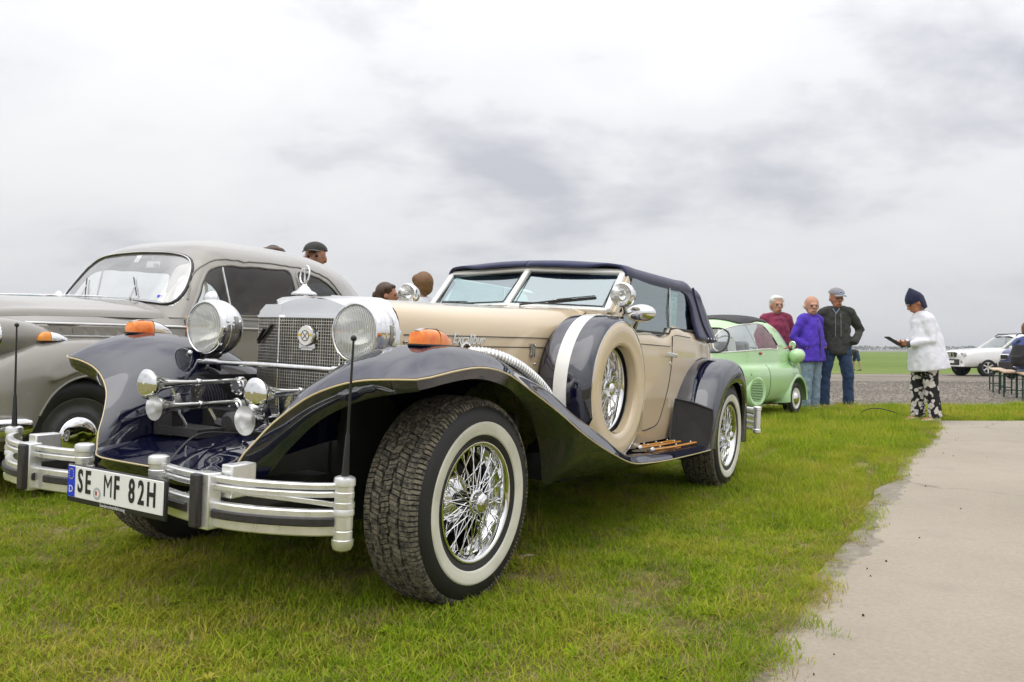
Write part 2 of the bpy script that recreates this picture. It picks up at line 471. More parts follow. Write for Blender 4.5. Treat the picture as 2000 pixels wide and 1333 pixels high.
# ------------------------------------------------------------------ ground
def ground_mat(name, cols, scale1, scale2, rough=0.95, bump=0.6, bscale=60, bdist=0.02, stretch=(1, 1, 1)):
    m, t, p = _new(name); N, K = t.nodes.new, t.links.new
    g = N('ShaderNodeNewGeometry'); mp_ = N('ShaderNodeMapping'); mp_.inputs['Scale'].default_value = stretch; K(g.outputs['Position'], mp_.inputs[0])
    n1_ = N('ShaderNodeTexNoise'); n1_.inputs['Scale'].default_value = scale1; n1_.inputs['Detail'].default_value = 8; n1_.inputs['Roughness'].default_value = .6
    n2_ = N('ShaderNodeTexNoise'); n2_.inputs['Scale'].default_value = scale2; n2_.inputs['Detail'].default_value = 6; n2_.inputs['Roughness'].default_value = .65
    for n in (n1_, n2_): K(mp_.outputs[0], n.inputs['Vector'])
    mx = N('ShaderNodeMath'); mx.operation = 'MULTIPLY_ADD'; K(n2_.outputs[0], mx.inputs[0]); mx.inputs[1].default_value = .45
    ml = N('ShaderNodeMath'); ml.operation = 'MULTIPLY'; K(n1_.outputs[0], ml.inputs[0]); ml.inputs[1].default_value = .55; K(ml.outputs[0], mx.inputs[2])
    r = N('ShaderNodeValToRGB'); el_ = r.color_ramp.elements
    while len(el_) < len(cols): el_.new(.5)
    for q, (pos, c) in zip(el_, cols): q.position = pos; q.color = (*c, 1)
    K(mx.outputs[0], r.inputs[0]); K(r.outputs[0], p.inputs['Base Color']); p.inputs['Roughness'].default_value = rough; p.inputs['Specular IOR Level'].default_value = .25
    nb = N('ShaderNodeTexNoise'); nb.inputs['Scale'].default_value = bscale; nb.inputs['Detail'].default_value = 5; K(mp_.outputs[0], nb.inputs['Vector'])
    b = N('ShaderNodeBump'); b.inputs['Strength'].default_value = bump; b.inputs['Distance'].default_value = bdist; K(nb.outputs[0], b.inputs['Height']); K(b.outputs[0], p.inputs['Normal'])
    return m
ground_mat('soil_grass', [(.35, (.085, .10, .018)), (.46, (.15, .15, .035)), (.54, (.24, .20, .085)), (.68, (.30, .235, .13))], .9, 14)
ground_mat('meadow', [(.36, (.10, .16, .030)), (.50, (.15, .22, .045)), (.62, (.22, .26, .075))], .035, .6, stretch=(.35, 1, 1), bump=1, bscale=6, bdist=.2)
ground_mat('gravel', [(.34, (.13, .112, .09)), (.50, (.23, .20, .165)), (.66, (.38, .335, .28))], .35, 9, bump=1, bscale=34, bdist=.03, stretch=(.6, 1, 1))
ground_mat('concrete', [(.34, (.29, .252, .198)), (.50, (.355, .31, .248)), (.66, (.415, .366, .298))], .8, 60, rough=.85, bump=.3, bscale=220, bdist=.002)
ground_mat('mortar', [(.30, (.19, .175, .15)), (.55, (.27, .245, .21)), (.72, (.35, .315, .27))], 2.5, 30, rough=.9, bump=.4, bscale=120, bdist=.006)
ground_mat('mudflat', [(.35, (.16, .165, .16)), (.65, (.24, .24, .235))], .004, .02, bump=0)

xs = np.concatenate([np.linspace(-6000, -60, 14), np.arange(-50, -12, 2), np.arange(-12, 14, .22), np.arange(14, 50, 2), np.linspace(60, 6000, 14)])
ys = np.concatenate([[-60, -20, -6], np.arange(-2, 14, .22), np.arange(14, 60, 1.0), np.geomspace(62, 9000, 22)])
b = MB(); b.grid([[(x, y, float(gz(x, y))) for x in xs] for y in ys]); lawn = b.build('lawn', 'soil_grass', None, angle=180, fix=False); lawn['kind'] = 'structure'
# gravel yard
gedge = lambda x: 12.75 + .25 * math.sin(x * .9) + .16 * math.sin(x * 2.3 + 1) + .07 * math.sin(x * 7.1)
gxs = np.concatenate([np.arange(-34, 1, 1.5), np.arange(1, 22, .3), np.arange(22, 66, 2.0)])
b = MB(); b.grid([[(x, gedge(x) + (38.5 + .5 * math.sin(x * .31) - gedge(x)) * t, float(gz(x, gedge(x) + (38.5 - gedge(x)) * t)) + .006) for x in gxs] for t in np.linspace(0, 1, 50) ** 1.3]); gv = b.build('gravel_yard', 'gravel', None, angle=180, fix=False); gv['kind'] = 'structure'
b = MB(); b.grid([[(x, y, float(gz(x, y)) + .010) for x in np.concatenate([np.linspace(-3000, -80, 8), np.linspace(-60, 90, 40), np.linspace(120, 3000, 8)])] for y in np.concatenate([np.arange(38.2, 60, 1.5), np.geomspace(62, 430, 16)])]); md_ = b.build('meadow', 'meadow', None, angle=180, fix=False); md_['kind'] = 'structure'
b = MB(); b.grid([[(x, y, -.225) for x in np.linspace(-6500, 6500, 10)] for y in (429, 900, 2000, 4500, 9500)]); mf = b.build('mudflat', 'mudflat', None, angle=180, fix=False); mf['kind'] = 'structure'
# concrete path, its ragged left edge running away to the right
EDGE_P = [(.50, 1.2), (.60, 1.75), (.605, 2.17), (.655, 2.31), (.788, 2.455), (.898, 2.655), (1.051, 2.914), (1.186, 3.171), (1.341, 3.478), (1.575, 3.81), (1.806, 4.212), (2.053, 4.71), (2.324, 5.186), (2.672, 5.678), (2.965, 6.273), (3.70, 7.443), (4.33, 8.5), (4.86, 9.45), (5.16, 10.08)]
ce = cr([(x, y, 0) for x, y in EDGE_P], 150); ce[:, 0] += rng.normal(0, .008, 150) + .015 * np.sin(np.arange(150) * .55) ; ce[-1] = (5.16, 10.1, 0)
rows, wear = [], []
inner = {0: .10, 10: .12, 18: .07, 26: .05, 34: .16, 40: .22, 46: .14, 50: .06, 56: .15, 62: .24, 70: .20, 76: .06, 84: .05, 149: .03}
iw = np.interp(np.arange(150), list(inner), list(inner.values())) * .8
tt = np.concatenate([np.linspace(0, .35, 26), np.linspace(.4, 1.2, 8), np.linspace(1.6, 1, 2)[:1]])
for i, p in enumerate(ce):
    xr = 9.5 + (p[1] - 10) * .25; ds = np.concatenate([np.linspace(0, .4, 22), np.linspace(.5, 1.0, 5), np.linspace(1.3, max(1.6, xr - p[0]), 12)])
    rows.append([(p[0] - .004, p[1], -.03)] + [(p[0] + d, p[1], .014 + .006 * min(1, d / .03)) for d in ds]); wear += [1.0] + [1 - d / iw[i] if d < 2 * iw[i] else -1.0 for d in ds]
e_ = rows[-1]; rows.append([(q[0], q[1] + .006, .012) for q in e_]); rows.append([(q[0], q[1] + .008, -.04) for q in e_]); wear += [-1.0] * (2 * len(e_))
b = MB(); b.grid(rows); cp = b.build('concrete_path', 'concrete', None, angle=40, fix=False); cp['kind'] = 'structure'
a_ = cp.data.attributes.new('wear', 'FLOAT', 'POINT'); a_.data.foreach_set('value', np.array(wear, float))
# washed-out grey mortar shows through along the ragged edge
t = MATS['concrete'].node_tree; N, K = t.nodes.new, t.links.new; p_ = t.nodes['Principled BSDF']
src = p_.inputs['Base Color'].links[0].from_socket
an = N('ShaderNodeAttribute'); an.attribute_name = 'wear'; g_ = N('ShaderNodeNewGeometry'); nn = N('ShaderNodeTexNoise'); nn.inputs['Scale'].default_value = 7; nn.inputs['Detail'].default_value = 6; K(g_.outputs['Position'], nn.inputs['Vector'])
ad = N('ShaderNodeMath'); ad.operation = 'MULTIPLY_ADD'; K(nn.outputs[0], ad.inputs[0]); ad.inputs[1].default_value = 1.6; K(an.outputs['Fac'], ad.inputs[2])
mr = N('ShaderNodeMapRange'); mr.inputs[1].default_value = .78; mr.inputs[2].default_value = .92; K(ad.outputs[0], mr.inputs[0])
n3 = N('ShaderNodeTexNoise'); n3.inputs['Scale'].default_value = 30; K(g_.outputs['Position'], n3.inputs['Vector']); r3 = N('ShaderNodeValToRGB'); r3.color_ramp.elements[0].position = .3; r3.color_ramp.elements[0].color = (.20, .178, .14, 1); r3.color_ramp.elements[1].position = .7; r3.color_ramp.elements[1].color = (.30, .268, .215, 1); K(n3.outputs[0], r3.inputs[0])
vo = N('ShaderNodeTexVoronoi'); vo.feature = 'DISTANCE_TO_EDGE'; vo.inputs['Scale'].default_value = .42; vo.inputs['Randomness'].default_value = 1
nw = N('ShaderNodeTexNoise'); nw.inputs['Scale'].default_value = 2.2; nw.inputs['Detail'].default_value = 8; K(g_.outputs['Position'], nw.inputs['Vector']); mw_ = N('ShaderNodeMix'); mw_.data_type = 'RGBA'; mw_.inputs[0].default_value = .30; K(g_.outputs['Position'], mw_.inputs[6]); K(nw.outputs['Color'], mw_.inputs[7]); K(mw_.outputs[2], vo.inputs['Vector'])
cmr = N('ShaderNodeMapRange'); cmr.inputs[1].default_value = .0; cmr.inputs[2].default_value = .0035; cmr.inputs[3].default_value = .45; cmr.inputs[4].default_value = 0; K(vo.outputs['Distance'], cmr.inputs[0])
nst = N('ShaderNodeTexNoise'); nst.inputs['Scale'].default_value = 1.6; nst.inputs['Detail'].default_value = 7; nst.inputs['Roughness'].default_value = .6; K(g_.outputs['Position'], nst.inputs['Vector']); smr = N('ShaderNodeMapRange'); smr.inputs[1].default_value = .52; smr.inputs[2].default_value = .74; smr.inputs[3].default_value = 0; smr.inputs[4].default_value = .5; K(nst.outputs[0], smr.inputs[0])
nsp = N('ShaderNodeTexNoise'); nsp.inputs['Scale'].default_value = 260; nsp.inputs['Detail'].default_value = 2; K(g_.outputs['Position'], nsp.inputs['Vector']); pmr = N('ShaderNodeMapRange'); pmr.inputs[1].default_value = .60; pmr.inputs[2].default_value = .70; pmr.inputs[3].default_value = 0; pmr.inputs[4].default_value = .45; K(nsp.outputs[0], pmr.inputs[0])
for fac_, colr in ((smr.outputs[0], (.21, .178, .14, 1)), (pmr.outputs[0], (.22, .19, .16, 1)), (cmr.outputs[0], (.10, .085, .07, 1))):
    mq = N('ShaderNodeMix'); mq.data_type = 'RGBA'; K(fac_, mq.inputs[0]); K(src, mq.inputs[6]); mq.inputs[7].default_value = colr; src = mq.outputs[2]
mx = N('ShaderNodeMix'); mx.data_type = 'RGBA'; K(mr.outputs[0], mx.inputs[0]); K(src, mx.inputs[6]); K(r3.outputs[0], mx.inputs[7]); K(mx.outputs[2], p_.inputs['Base Color'])

# ------------------------------------------------------------------ grass and stones: scattered pieces that nobody could count
def scatter(name, pts, scales, rots, idx, protos, tilt=None):
    """one object that places copies of small prototype meshes on a cloud of points"""
    me = bpy.data.meshes.new(name); me.from_pydata([tuple(p) for p in pts], [], [])
    for nm, tp, data in (('sc', 'FLOAT', scales), ('ix', 'INT', idx)):
        a = me.attributes.new(nm, tp, 'POINT'); a.data.foreach_set('value', np.asarray(data))
    a = me.attributes.new('ro', 'FLOAT_VECTOR', 'POINT'); a.data.foreach_set('vector', np.asarray(rots, float).ravel())
    col = bpy.data.collections.new(name + '_pieces')
    for p_ in protos: col.objects.link(p_)
    o = link(name, me, None, None)
    ng = bpy.data.node_groups.new(name, 'GeometryNodeTree')
    ng.interface.new_socket('Geometry', in_out='INPUT', socket_type='NodeSocketGeometry'); ng.interface.new_socket('Geometry', in_out='OUTPUT', socket_type='NodeSocketGeometry')
    N, K = ng.nodes.new, ng.links.new
    gi, go = N('NodeGroupInput'), N('NodeGroupOutput'); ip = N('GeometryNodeInstanceOnPoints'); ci = N('GeometryNodeCollectionInfo')
    ci.inputs['Collection'].default_value = col; ci.inputs['Separate Children'].default_value = True; ci.inputs['Reset Children'].default_value = True
    def na(nm, tp):
        n = N('GeometryNodeInputNamedAttribute'); n.data_type = tp; n.inputs['Name'].default_value = nm; return n.outputs['Attribute']
    mtp = N('GeometryNodeMeshToPoints'); K(gi.outputs[0], mtp.inputs[0]); K(mtp.outputs[0], ip.inputs['Points']); K(ci.outputs[0], ip.inputs['Instance']); ip.inputs['Pick Instance'].default_value = True
    K(na('ix', 'INT'), ip.inputs['Instance Index']); K(na('ro', 'FLOAT_VECTOR'), ip.inputs['Rotation']); K(na('sc', 'FLOAT'), ip.inputs['Scale']); K(ip.outputs[0], go.inputs[0])
    md = o.modifiers.new('scatter', 'NODES'); md.node_group = ng
    o['kind'] = 'stuff'
    return o
def grass_mat(name, cols, straw):
    m = bpy.data.materials.new(name); m.use_nodes = True; MATS[name] = m; t = m.node_tree; t.nodes.clear(); N, K = t.nodes.new, t.links.new
    o = N('ShaderNodeOutputMaterial'); df = N('ShaderNodeBsdfDiffuse'); tl = N('ShaderNodeBsdfTranslucent'); gl = N('ShaderNodeBsdfGlossy'); mx = N('ShaderNodeMixShader'); mx.inputs[0].default_value = .34
    oi = N('ShaderNodeObjectInfo'); g = N('ShaderNodeNewGeometry'); n = N('ShaderNodeTexNoise'); n.inputs['Scale'].default_value = 1.15; n.inputs['Detail'].default_value = 5; K(g.outputs['Position'], n.inputs['Vector'])
    a = N('ShaderNodeMath'); a.operation = 'MULTIPLY_ADD'; K(oi.outputs['Random'], a.inputs[0]); a.inputs[1].default_value = .50
    s = N('ShaderNodeMath'); s.operation = 'MULTIPLY_ADD'; K(n.outputs[0], s.inputs[0]); s.inputs[1].default_value = 1.5; s.inputs[2].default_value = -.42; K(s.outputs[0], a.inputs[2])
    r = N('ShaderNodeValToRGB'); el_ = r.color_ramp.elements
    while len(el_) < len(cols): el_.new(.5)
    for q, (pos, c) in zip(el_, cols): q.position = pos; q.color = (*c, 1)
    K(a.outputs[0], r.inputs[0])
    # each blade a little different
    at_n = N('ShaderNodeAttribute'); at_n.attribute_name = 'tone'; mc_ = N('ShaderNodeMix'); mc_.data_type = 'RGBA'; K(at_n.outputs['Fac'], mc_.inputs[0]); K(r.outputs[0], mc_.inputs[6]); mc_.inputs[7].default_value = (*straw, 1)
    for d in (df, tl): K(mc_.outputs[2], d.inputs[0])
    gl.inputs['Roughness'].default_value = .45; gl.inputs[0].default_value = (.5, .5, .45, 1); fr_ = N('ShaderNodeFresnel'); fr_.inputs[0].default_value = 1.3
    m2 = N('ShaderNodeMixShader'); K(df.outputs[0], mx.inputs[1]); K(tl.outputs[0], mx.inputs[2]); K(fr_.outputs[0], m2.inputs[0]); K(mx.outputs[0], m2.inputs[1]); K(gl.outputs[0], m2.inputs[2]); K(mx.outputs[0], o.inputs[0])
grass_mat('grass_green', [(.15, (.108, .21, .010)), (.42, (.205, .335, .014)), (.66, (.325, .42, .022)), (.92, (.44, .41, .06))], (.50, .38, .13))
grass_mat('grass_straw', [(.25, (.30, .24, .10)), (.7, (.42, .34, .17))], (.24, .15, .07))
def tuft(name, nb, rad, h0, h1, wd, lean, material, straw_p, r_):
    vv, ff, tone = [], [], []
    for _ in range(nb):
        a = r_.uniform(0, 6.28); d = rad * math.sqrt(r_.uniform(0, 1)); bx, by = d * math.cos(a), d * math.sin(a); h = r_.uniform(h0, h1); la = r_.uniform(0, 6.28); ln_ = r_.uniform(.15, 1) * lean * h
        fx, fy = math.cos(la), math.sin(la); sx_, sy_ = -fy, fx; w_ = wd * r_.uniform(.6, 1.2); tn = r_.uniform(.4, .95) if r_.uniform() < straw_p else r_.uniform(0, .12); k = len(vv)
        for t, ww in ((0, 1), (.45, .85), (.8, .5)):
            ox = ln_ * t * t; zz = h * (t - .25 * t * t * min(1.2, lean))
            vv.append((bx + fx * ox - sx_ * w_ * ww, by + fy * ox - sy_ * w_ * ww, zz)); vv.append((bx + fx * ox + sx_ * w_ * ww, by + fy * ox + sy_ * w_ * ww, zz))
        vv.append((bx + fx * ln_, by + fy * ln_, h * (1 - .25 * min(1.2, lean)))); tone += [tn] * 7
        ff += [(k, k + 1, k + 3, k + 2), (k + 2, k + 3, k + 5, k + 4), (k + 4, k + 5, k + 6)]
    me = bpy.data.meshes.new(name); me.from_pydata(vv, [], ff); a = me.attributes.new('tone', 'FLOAT', 'POINT'); a.data.foreach_set('value', np.array(tone, float)); me.materials.append(MATS[material])
    return bpy.data.objects.new(name, me)
r_ = np.random.default_rng(5)
PROTO = [tuft('grass_tuft', 62, .070, .010, .036, .0016, 1.4, 'grass_green', .16, r_), tuft('grass_tuft', 56, .070, .010, .030, .0016, 1.8, 'grass_green', .22, r_), tuft('grass_tuft', 52, .060, .014, .050, .0016, 1.3, 'grass_green', .08, r_),
         tuft('grass_tuft', 50, .065, .025, .075, .0015, .9, 'grass_green', .12, r_), tuft('grass_tuft', 44, .060, .04, .11, .0016, .8, 'grass_green', .15, r_), tuft('straw_tuft', 34, .075, .010, .030, .0011, 2.2, 'grass_straw', .3, r_), tuft('straw_tuft', 26, .06, .03, .075, .0011, 1.2, 'grass_straw', .2, r_), tuft('grass_tuft', 16, .05, .05, .15, .0014, .7, 'grass_green', .3, r_)]
def weed(name, r_):
    vv, ff, tone = [], [], []
    for k_ in range(9):
        a = k_ * 2.4 + r_.uniform(-.2, .2); ln_ = r_.uniform(.03, .062); w_ = ln_ * r_.uniform(.10, .17); fx, fy = math.cos(a), math.sin(a); b0 = len(vv)
        for t, ww, z in ((.05, .3, .004), (.35, .9, .014), (.7, 1.0, .018), (1.0, .1, .012)): vv += [(fx * ln_ * t + fy * w_ * ww, fy * ln_ * t - fx * w_ * ww, z), (fx * ln_ * t, fy * ln_ * t, z - .003), (fx * ln_ * t - fy * w_ * ww, fy * ln_ * t + fx * w_ * ww, z)]; tone += [0, 0, 0]
        for j in range(3):
            for c_ in range(2): ff.append((b0 + j * 3 + c_, b0 + j * 3 + c_ + 1, b0 + j * 3 + c_ + 4, b0 + j * 3 + c_ + 3))
    me = bpy.data.meshes.new(name); me.from_pydata(vv, [], ff); a = me.attributes.new('tone', 'FLOAT', 'POINT'); a.data.foreach_set('value', np.array(tone, float)); me.materials.append(MATS['grass_green']); return bpy.data.objects.new(name, me)
PROTO += [weed('weed', r_), weed('weed', r_)]
# Collection Info sorts by name: give sortable names
for i, p_ in enumerate(PROTO): p_.name = 'blade_piece_%02d' % i
def value_noise(seed, n=64):
    g_ = np.random.default_rng(seed).uniform(0, 1, (n, n))
    def f(x, y):
        x = np.asarray(x) % n; y = np.asarray(y) % n; i, j = x.astype(int), y.astype(int); u, v = x - i, y - j; u, v = u * u * (3 - 2 * u), v * v * (3 - 2 * v); i2, j2 = (i + 1) % n, (j + 1) % n
        return (g_[i, j] * (1 - u) + g_[i2, j] * u) * (1 - v) + (g_[i, j2] * (1 - u) + g_[i2, j2] * u) * v
    return f
vn, vn2 = value_noise(3), value_noise(9)
px, py = [], []
for y0, y1, dn in ((1.6, 3.2, 820), (3.2, 5, 620), (5, 7.5, 400), (7.5, 10.2, 260), (10.2, 13.3, 190)):
    n = int((y1 - y0) * (y0 + y1) / 2 * 1.36 * dn); yy = np.sqrt(r_.uniform(y0 ** 2, y1 ** 2, n)); xx = yy * r_.uniform(-.68, .68, n); px.append(xx); py.append(yy)
    n = int((y1 - y0) * 2.2 * dn * .55); yy = r_.uniform(y0, y1, n); px.append(-yy * .68 - 2.2 * r_.uniform(0, 1, n) ** 1.2); py.append(yy)
px, py = np.concatenate(px), np.concatenate(py)
ex = np.interp(py, ce[:, 1], ce[:, 0]); on_c = (px > ex + .015 + .10 * (vn(px * 7, py * 7) - .5) + .05 * (vn2(px * 21, py * 21) - .5)) & (py < 10.12)
near_e = (px > ex - .16) & ~on_c & (py < 10)
gvd = py > 12.72 + .25 * np.sin(px * .9) + .16 * np.sin(px * 2.3 + 1) + .25 * (vn(px * 3, py * 3))
bare = (vn(px * 2.2 + 7, py * 2.2) * .6 + vn2(px * 6, py * 6) * .4)
keep = ~on_c & ~gvd & ~((bare > .70) & (r_.uniform(0, 1, len(px)) < .75)) & ~(near_e & (r_.uniform(0, 1, len(px)) < .35))
px, py, bare, near_e = px[keep], py[keep], bare[keep], near_e[keep]
tall = np.clip((px - .35 - .12 * py) / 1.3, 0, 1) * np.clip((py - 2.6) / 2, 0, 1) + np.clip((py - 8) / 2, 0, 1) * .6 + np.clip((vn2(px * 1.1, py * 1.1) - .62) * 2.0, 0, 1) * .5
u = r_.uniform(0, 1, len(px)); ix = np.where(u < .33, 0, np.where(u < .66, 1, 2)); ix = np.where((tall > .35) & (r_.uniform(0, 1, len(px)) < tall * .75), np.where(r_.uniform(0, 1, len(px)) < .35, 4, 3), ix)
ix = np.where(r_.uniform(0, 1, len(px)) < np.clip((bare - .46) * 1.8, .05, .70) * (1 - .6 * np.clip(tall, 0, 1)), 5, ix); ix = np.where(r_.uniform(0, 1, len(px)) < .035, 6, ix); ix = np.where((r_.uniform(0, 1, len(px)) < .004 + .025 * np.clip(tall, 0, 1)), 7, ix); ix = np.where(near_e & (r_.uniform(0, 1, len(px)) < .4), 5, ix)
sc = r_.uniform(.75, 1.25, len(px)) * (1 + .25 * (vn(px * .8, py * .8) - .5)) * np.where(py > 7, 1.25, 1.0)
rots = np.stack([r_.normal(0, .12, len(px)), r_.normal(0, .12, len(px)), r_.uniform(0, 6.28, len(px))], 1)
ne = 2600; ey = np.sqrt(r_.uniform(1.7 ** 2, 10 ** 2, ne)) ; ey = r_.uniform(1.7, 10.1, ne) ** 1.0; exx = np.interp(ey, ce[:, 1], ce[:, 0]) + r_.normal(-.05, .055, ne) + .05 * (vn(ey * 5, ey * 0 + 2) - .4)
px = np.concatenate([px, exx]); py = np.concatenate([py, ey]); ix = np.concatenate([ix, r_.choice([0, 2, 3, 5, 5, 6], ne)]); sc = np.concatenate([sc, r_.uniform(.55, 1.05, ne)])
rots = np.concatenate([rots, np.stack([r_.normal(0, .2, ne), r_.normal(.18, .2, ne), r_.uniform(0, 6.28, ne)], 1)])
ix = np.where((r_.uniform(0, 1, len(px)) < .007) & (py < 6), 8 + (np.arange(len(px)) % 2), ix); sc = np.where(ix >= 8, sc * .55, sc)
gzz = gz(px, py) - .003 + np.where(ix >= 8, .014, 0); gzz[-ne:] += np.where(exx > np.interp(ey, ce[:, 1], ce[:, 0]), .018, 0)
gr = scatter('grass', np.stack([px, py, gzz], 1), sc, rots, ix.astype(np.int32), PROTO)
tag(gr, 'short yellow-green lawn grass with straw and taller tufts', 'grass', kind='stuff')
# pebbles on the gravel
def pebble(k):
    q = MB(); q.ball((0, 0, 0), 1, 7, 5, (1, .8, .55)); v = np.array(q.v) * (1 + np.random.default_rng(k).normal(0, .10, (len(q.v), 1))); q.v = [tuple(p) for p in v]; me = q.mesh('pebble', smooth=False); me.materials.append(MATS['pebble_stone']); o = bpy.data.objects.new('pebble_piece_%d' % k, me); return o
noise_mat('pebble_stone', [(.3, (.11, .10, .085)), (.55, (.21, .195, .17)), (.8, (.38, .36, .32))], scale=1.7, rough=.9)
n = 9000; yy = np.sqrt(r_.uniform(12.4 ** 2, 26 ** 2, n)); xx = yy * r_.uniform(.30, .70, n); ok = yy > 12.6 + .25 * np.sin(xx * .9) + r_.uniform(-.1, .3, n); xx, yy = xx[ok], yy[ok]
tag(scatter('gravel_stones', np.stack([xx, yy, gz(xx, yy) + .008], 1), r_.uniform(.006, .022, len(xx)), r_.uniform(0, 6.28, (len(xx), 3)), r_.integers(0, 3, len(xx)).astype(np.int32), [pebble(k) for k in range(3)]), 'loose grey stones lying on the gravel yard', 'gravel', kind='stuff')
mat('tan_soil', (.05, .035, .025), rough=.95)
# crumbs of soil on the concrete
n = 60; yy = r_.uniform(2.1, 10, n); xx = np.interp(yy, ce[:, 1], ce[:, 0]) + np.abs(r_.normal(0, 1, n)) * .6 * r_.uniform(.2, 2, n)
tag(scatter('soil_crumbs', np.stack([xx, yy, np.full(n, .024)], 1), r_.uniform(.002, .006, n), r_.uniform(0, 6.28, (n, 3)), np.zeros(n, np.int32), [(lambda o: (o.data.materials.clear(), o.data.materials.append(MATS['tan_soil']), o)[2])(pebble(7))]), 'small dark crumbs of soil on the concrete', 'soil', kind='stuff')

# ------------------------------------------------------------------ the navy and beige convertible
EXC = tag(empty('vintage_convertible', (-0.8341, 3.26767, 0.05146), (D(-1.03555), D(2.1223), D(-30.2506)), mode='YXZ'),
          'large vintage style convertible, navy wings over beige body, navy soft top closed', 'car')

def wire_wheel(parent, loc, side, steer=0.0, tread=True, name='wheel', back=True):
    """wire wheel, local +Z is the outer face; side +1 faces +X"""
    M = Matrix.Translation(Vector(loc)) @ Matrix.Rotation(steer, 4, 'Z') @ Matrix.Rotation(math.pi / 2 * side, 4, 'Y')
    wh = empty(name, parent=parent); wh.matrix_local = M
    # tyre carcass
    pr = [(0.196, -0.02), (0.205, 0.004), (0.222, 0.012), (0.25, 0.021), (0.285, 0.024), (0.315, 0.019), (0.338, 0.004), (0.350, -0.018), (0.354, -0.04), (0.356, -0.10), (0.354, -0.17),
          (0.350, -0.19), (0.338, -0.212), (0.31, -0.226), (0.26, -0.226), (0.21, -0.21), (0.196, -0.18)]
    b = MB(); b.lathe(cr(pr, 40, True), 72, closed_prof=True); b.build('tyre', 'rubber', wh, angle=60)
    # white band
    b = MB(); b.lathe(cr([(0.236, 0.0175), (0.2375, 0.0205), (0.25, 0.0245), (0.27, 0.0275), (0.281, 0.0268), (0.2835, 0.0235)], 14), 72); b.build('whitewall', 'whitewall', wh, angle=180)
    if tread:
        t = MB(); ribs = [(-0.182, 0.030), (-0.143, 0.030), (-0.105, 0.030), (-0.067, 0.030), (-0.027, 0.034)]
        N = 66
        for ri, (zc_, wd) in enumerate(ribs):
            edge = ri in (0, 4)
            for k in range(N):
                for half in (0, 1):
                    a0 = (k + 0.5 * half + (0.25 if ri % 2 else 0)) * 2 * math.pi / N; da = 2 * math.pi / N * 0.40
                    sl = 0.011 if ri % 2 else -0.011
                    if edge: sl = 0.004 * (1 if ri else -1)
                    j = rng.uniform(-0.0016, 0.0016)
                    vv = []
                    for rr in (0.346, 0.3655 - (0.004 if edge else 0)):
                        for z_, sg in ((zc_ - wd / 2, -1), (zc_ + wd / 2, 1)):
                            r2 = rr - (0.006 if (ri == 4 and sg > 0) or (ri == 0 and sg < 0) else 0)
                            for aa in (a0, a0 + da):
                                ang = aa + sg * sl + j
                                vv.append((r2 * math.cos(ang), r2 * math.sin(ang), z_ + (0.003 if (k + half) % 2 else -0.003) * (0 if edge else 1)))
                    t.add(vv, [(0, 1, 3, 2), (4, 6, 7, 5), (0, 4, 5, 1), (2, 3, 7, 6), (0, 2, 6, 4), (1, 5, 7, 3)])
        # shoulder lugs running over the edge
        for k in range(N * 2):
            a0 = k * math.pi / N; da = math.pi / N * 0.66
            vv = []
            for (r_, z_) in ((0.3595, -0.008), (0.352, 0.006), (0.337, 0.0125), (0.333, 0.002)):
                for aa in (a0, a0 + da): vv.append((r_ * math.cos(aa), r_ * math.sin(aa), z_))
            t.add(vv, [(0, 1, 3, 2), (2, 3, 5, 4), (4, 5, 7, 6), (0, 2, 4, 6), (1, 7, 5, 3)])
        o = t.build('tread', 'tread_rubber', wh, smooth=False, fix=True); o['kind'] = 'stuff'
    # chrome rim
    b = MB(); b.lathe([(0.209, -0.012), (0.2135, 0.004), (0.211, 0.013), (0.203, 0.0135), (0.198, 0.006), (0.194, -0.012), (0.189, -0.03), (0.176, -0.045), (0.170, -0.075), (0.176, -0.12), (0.20, -0.17), (0.205, -0.18)], 72)
    b.build('rim', 'chrome', wh, angle=60)
    # hub
    b = MB(); b.lathe([(0.001, 0.045), (0.018, 0.045), (0.020, 0.043), (0.028, 0.040)], 24)
    b.lathe([(0.001, 0.0475), (0.016, 0.0475), (0.018, 0.046)], 20)
    b.lathe([(0.036, 0.034), (0.0365, 0.010), (0.043, 0.006), (0.043, -0.002), (0.030, -0.006), (0.034, -0.06), (0.075, -0.075), (0.085, -0.085), (0.085, -0.10), (0.02, -0.105)], 32)
    b.lathe([(0.026, 0.041), (0.033, 0.036), (0.0375, 0.030), (0.0375, 0.012)], 8)
    hub = b.build('hub', 'chrome', wh, angle=30)
    b = MB(); b.lathe([(0.001, 0.0482), (0.0125, 0.0482)], 20); b.build('hub_badge', 'steel_dull', hub)
    # spokes
    sp = MB()
    for lay, (n_, rh, zh, rr_, zr, tw) in enumerate([(18, 0.036, 0.004, 0.194, -0.016, 0.55), (18, 0.036, 0.000, 0.194, -0.016, -0.55), (12, 0.060, -0.070, 0.178, -0.050, 0.35), (12, 0.060, -0.074, 0.178, -0.050, -0.35)]):
        for k in range(n_):
            a = 2 * math.pi * (k + 0.25 * (lay % 2) + 0.5 * (lay // 2)) / n_
            p0 = Vector((rh * math.cos(a + tw), rh * math.sin(a + tw), zh)); p1 = Vector((rr_ * math.cos(a), rr_ * math.sin(a), zr))
            sp.tube([p0, p1], 0.0019, 5, caps=False)
            d = (p1 - p0).normalized(); sp.tube([p1 - d * 0.022, p1], 0.0040, 6)
    o = sp.build('spokes', 'chrome', wh); o['kind'] = 'stuff'
    # dark brake and axle behind
    if back:
        b = MB(); b.lathe([(0.001, -0.10), (0.125, -0.10), (0.13, -0.11), (0.13, -0.16), (0.001, -0.16)], 28); b.build('brake_drum', 'underbody', wh)
    return wh
wire_wheel(EXC, (0.80, 0, 0.345), 1, D(-1.5))
wire_wheel(EXC, (-0.80, 0, 0.345), -1, D(-1.5))
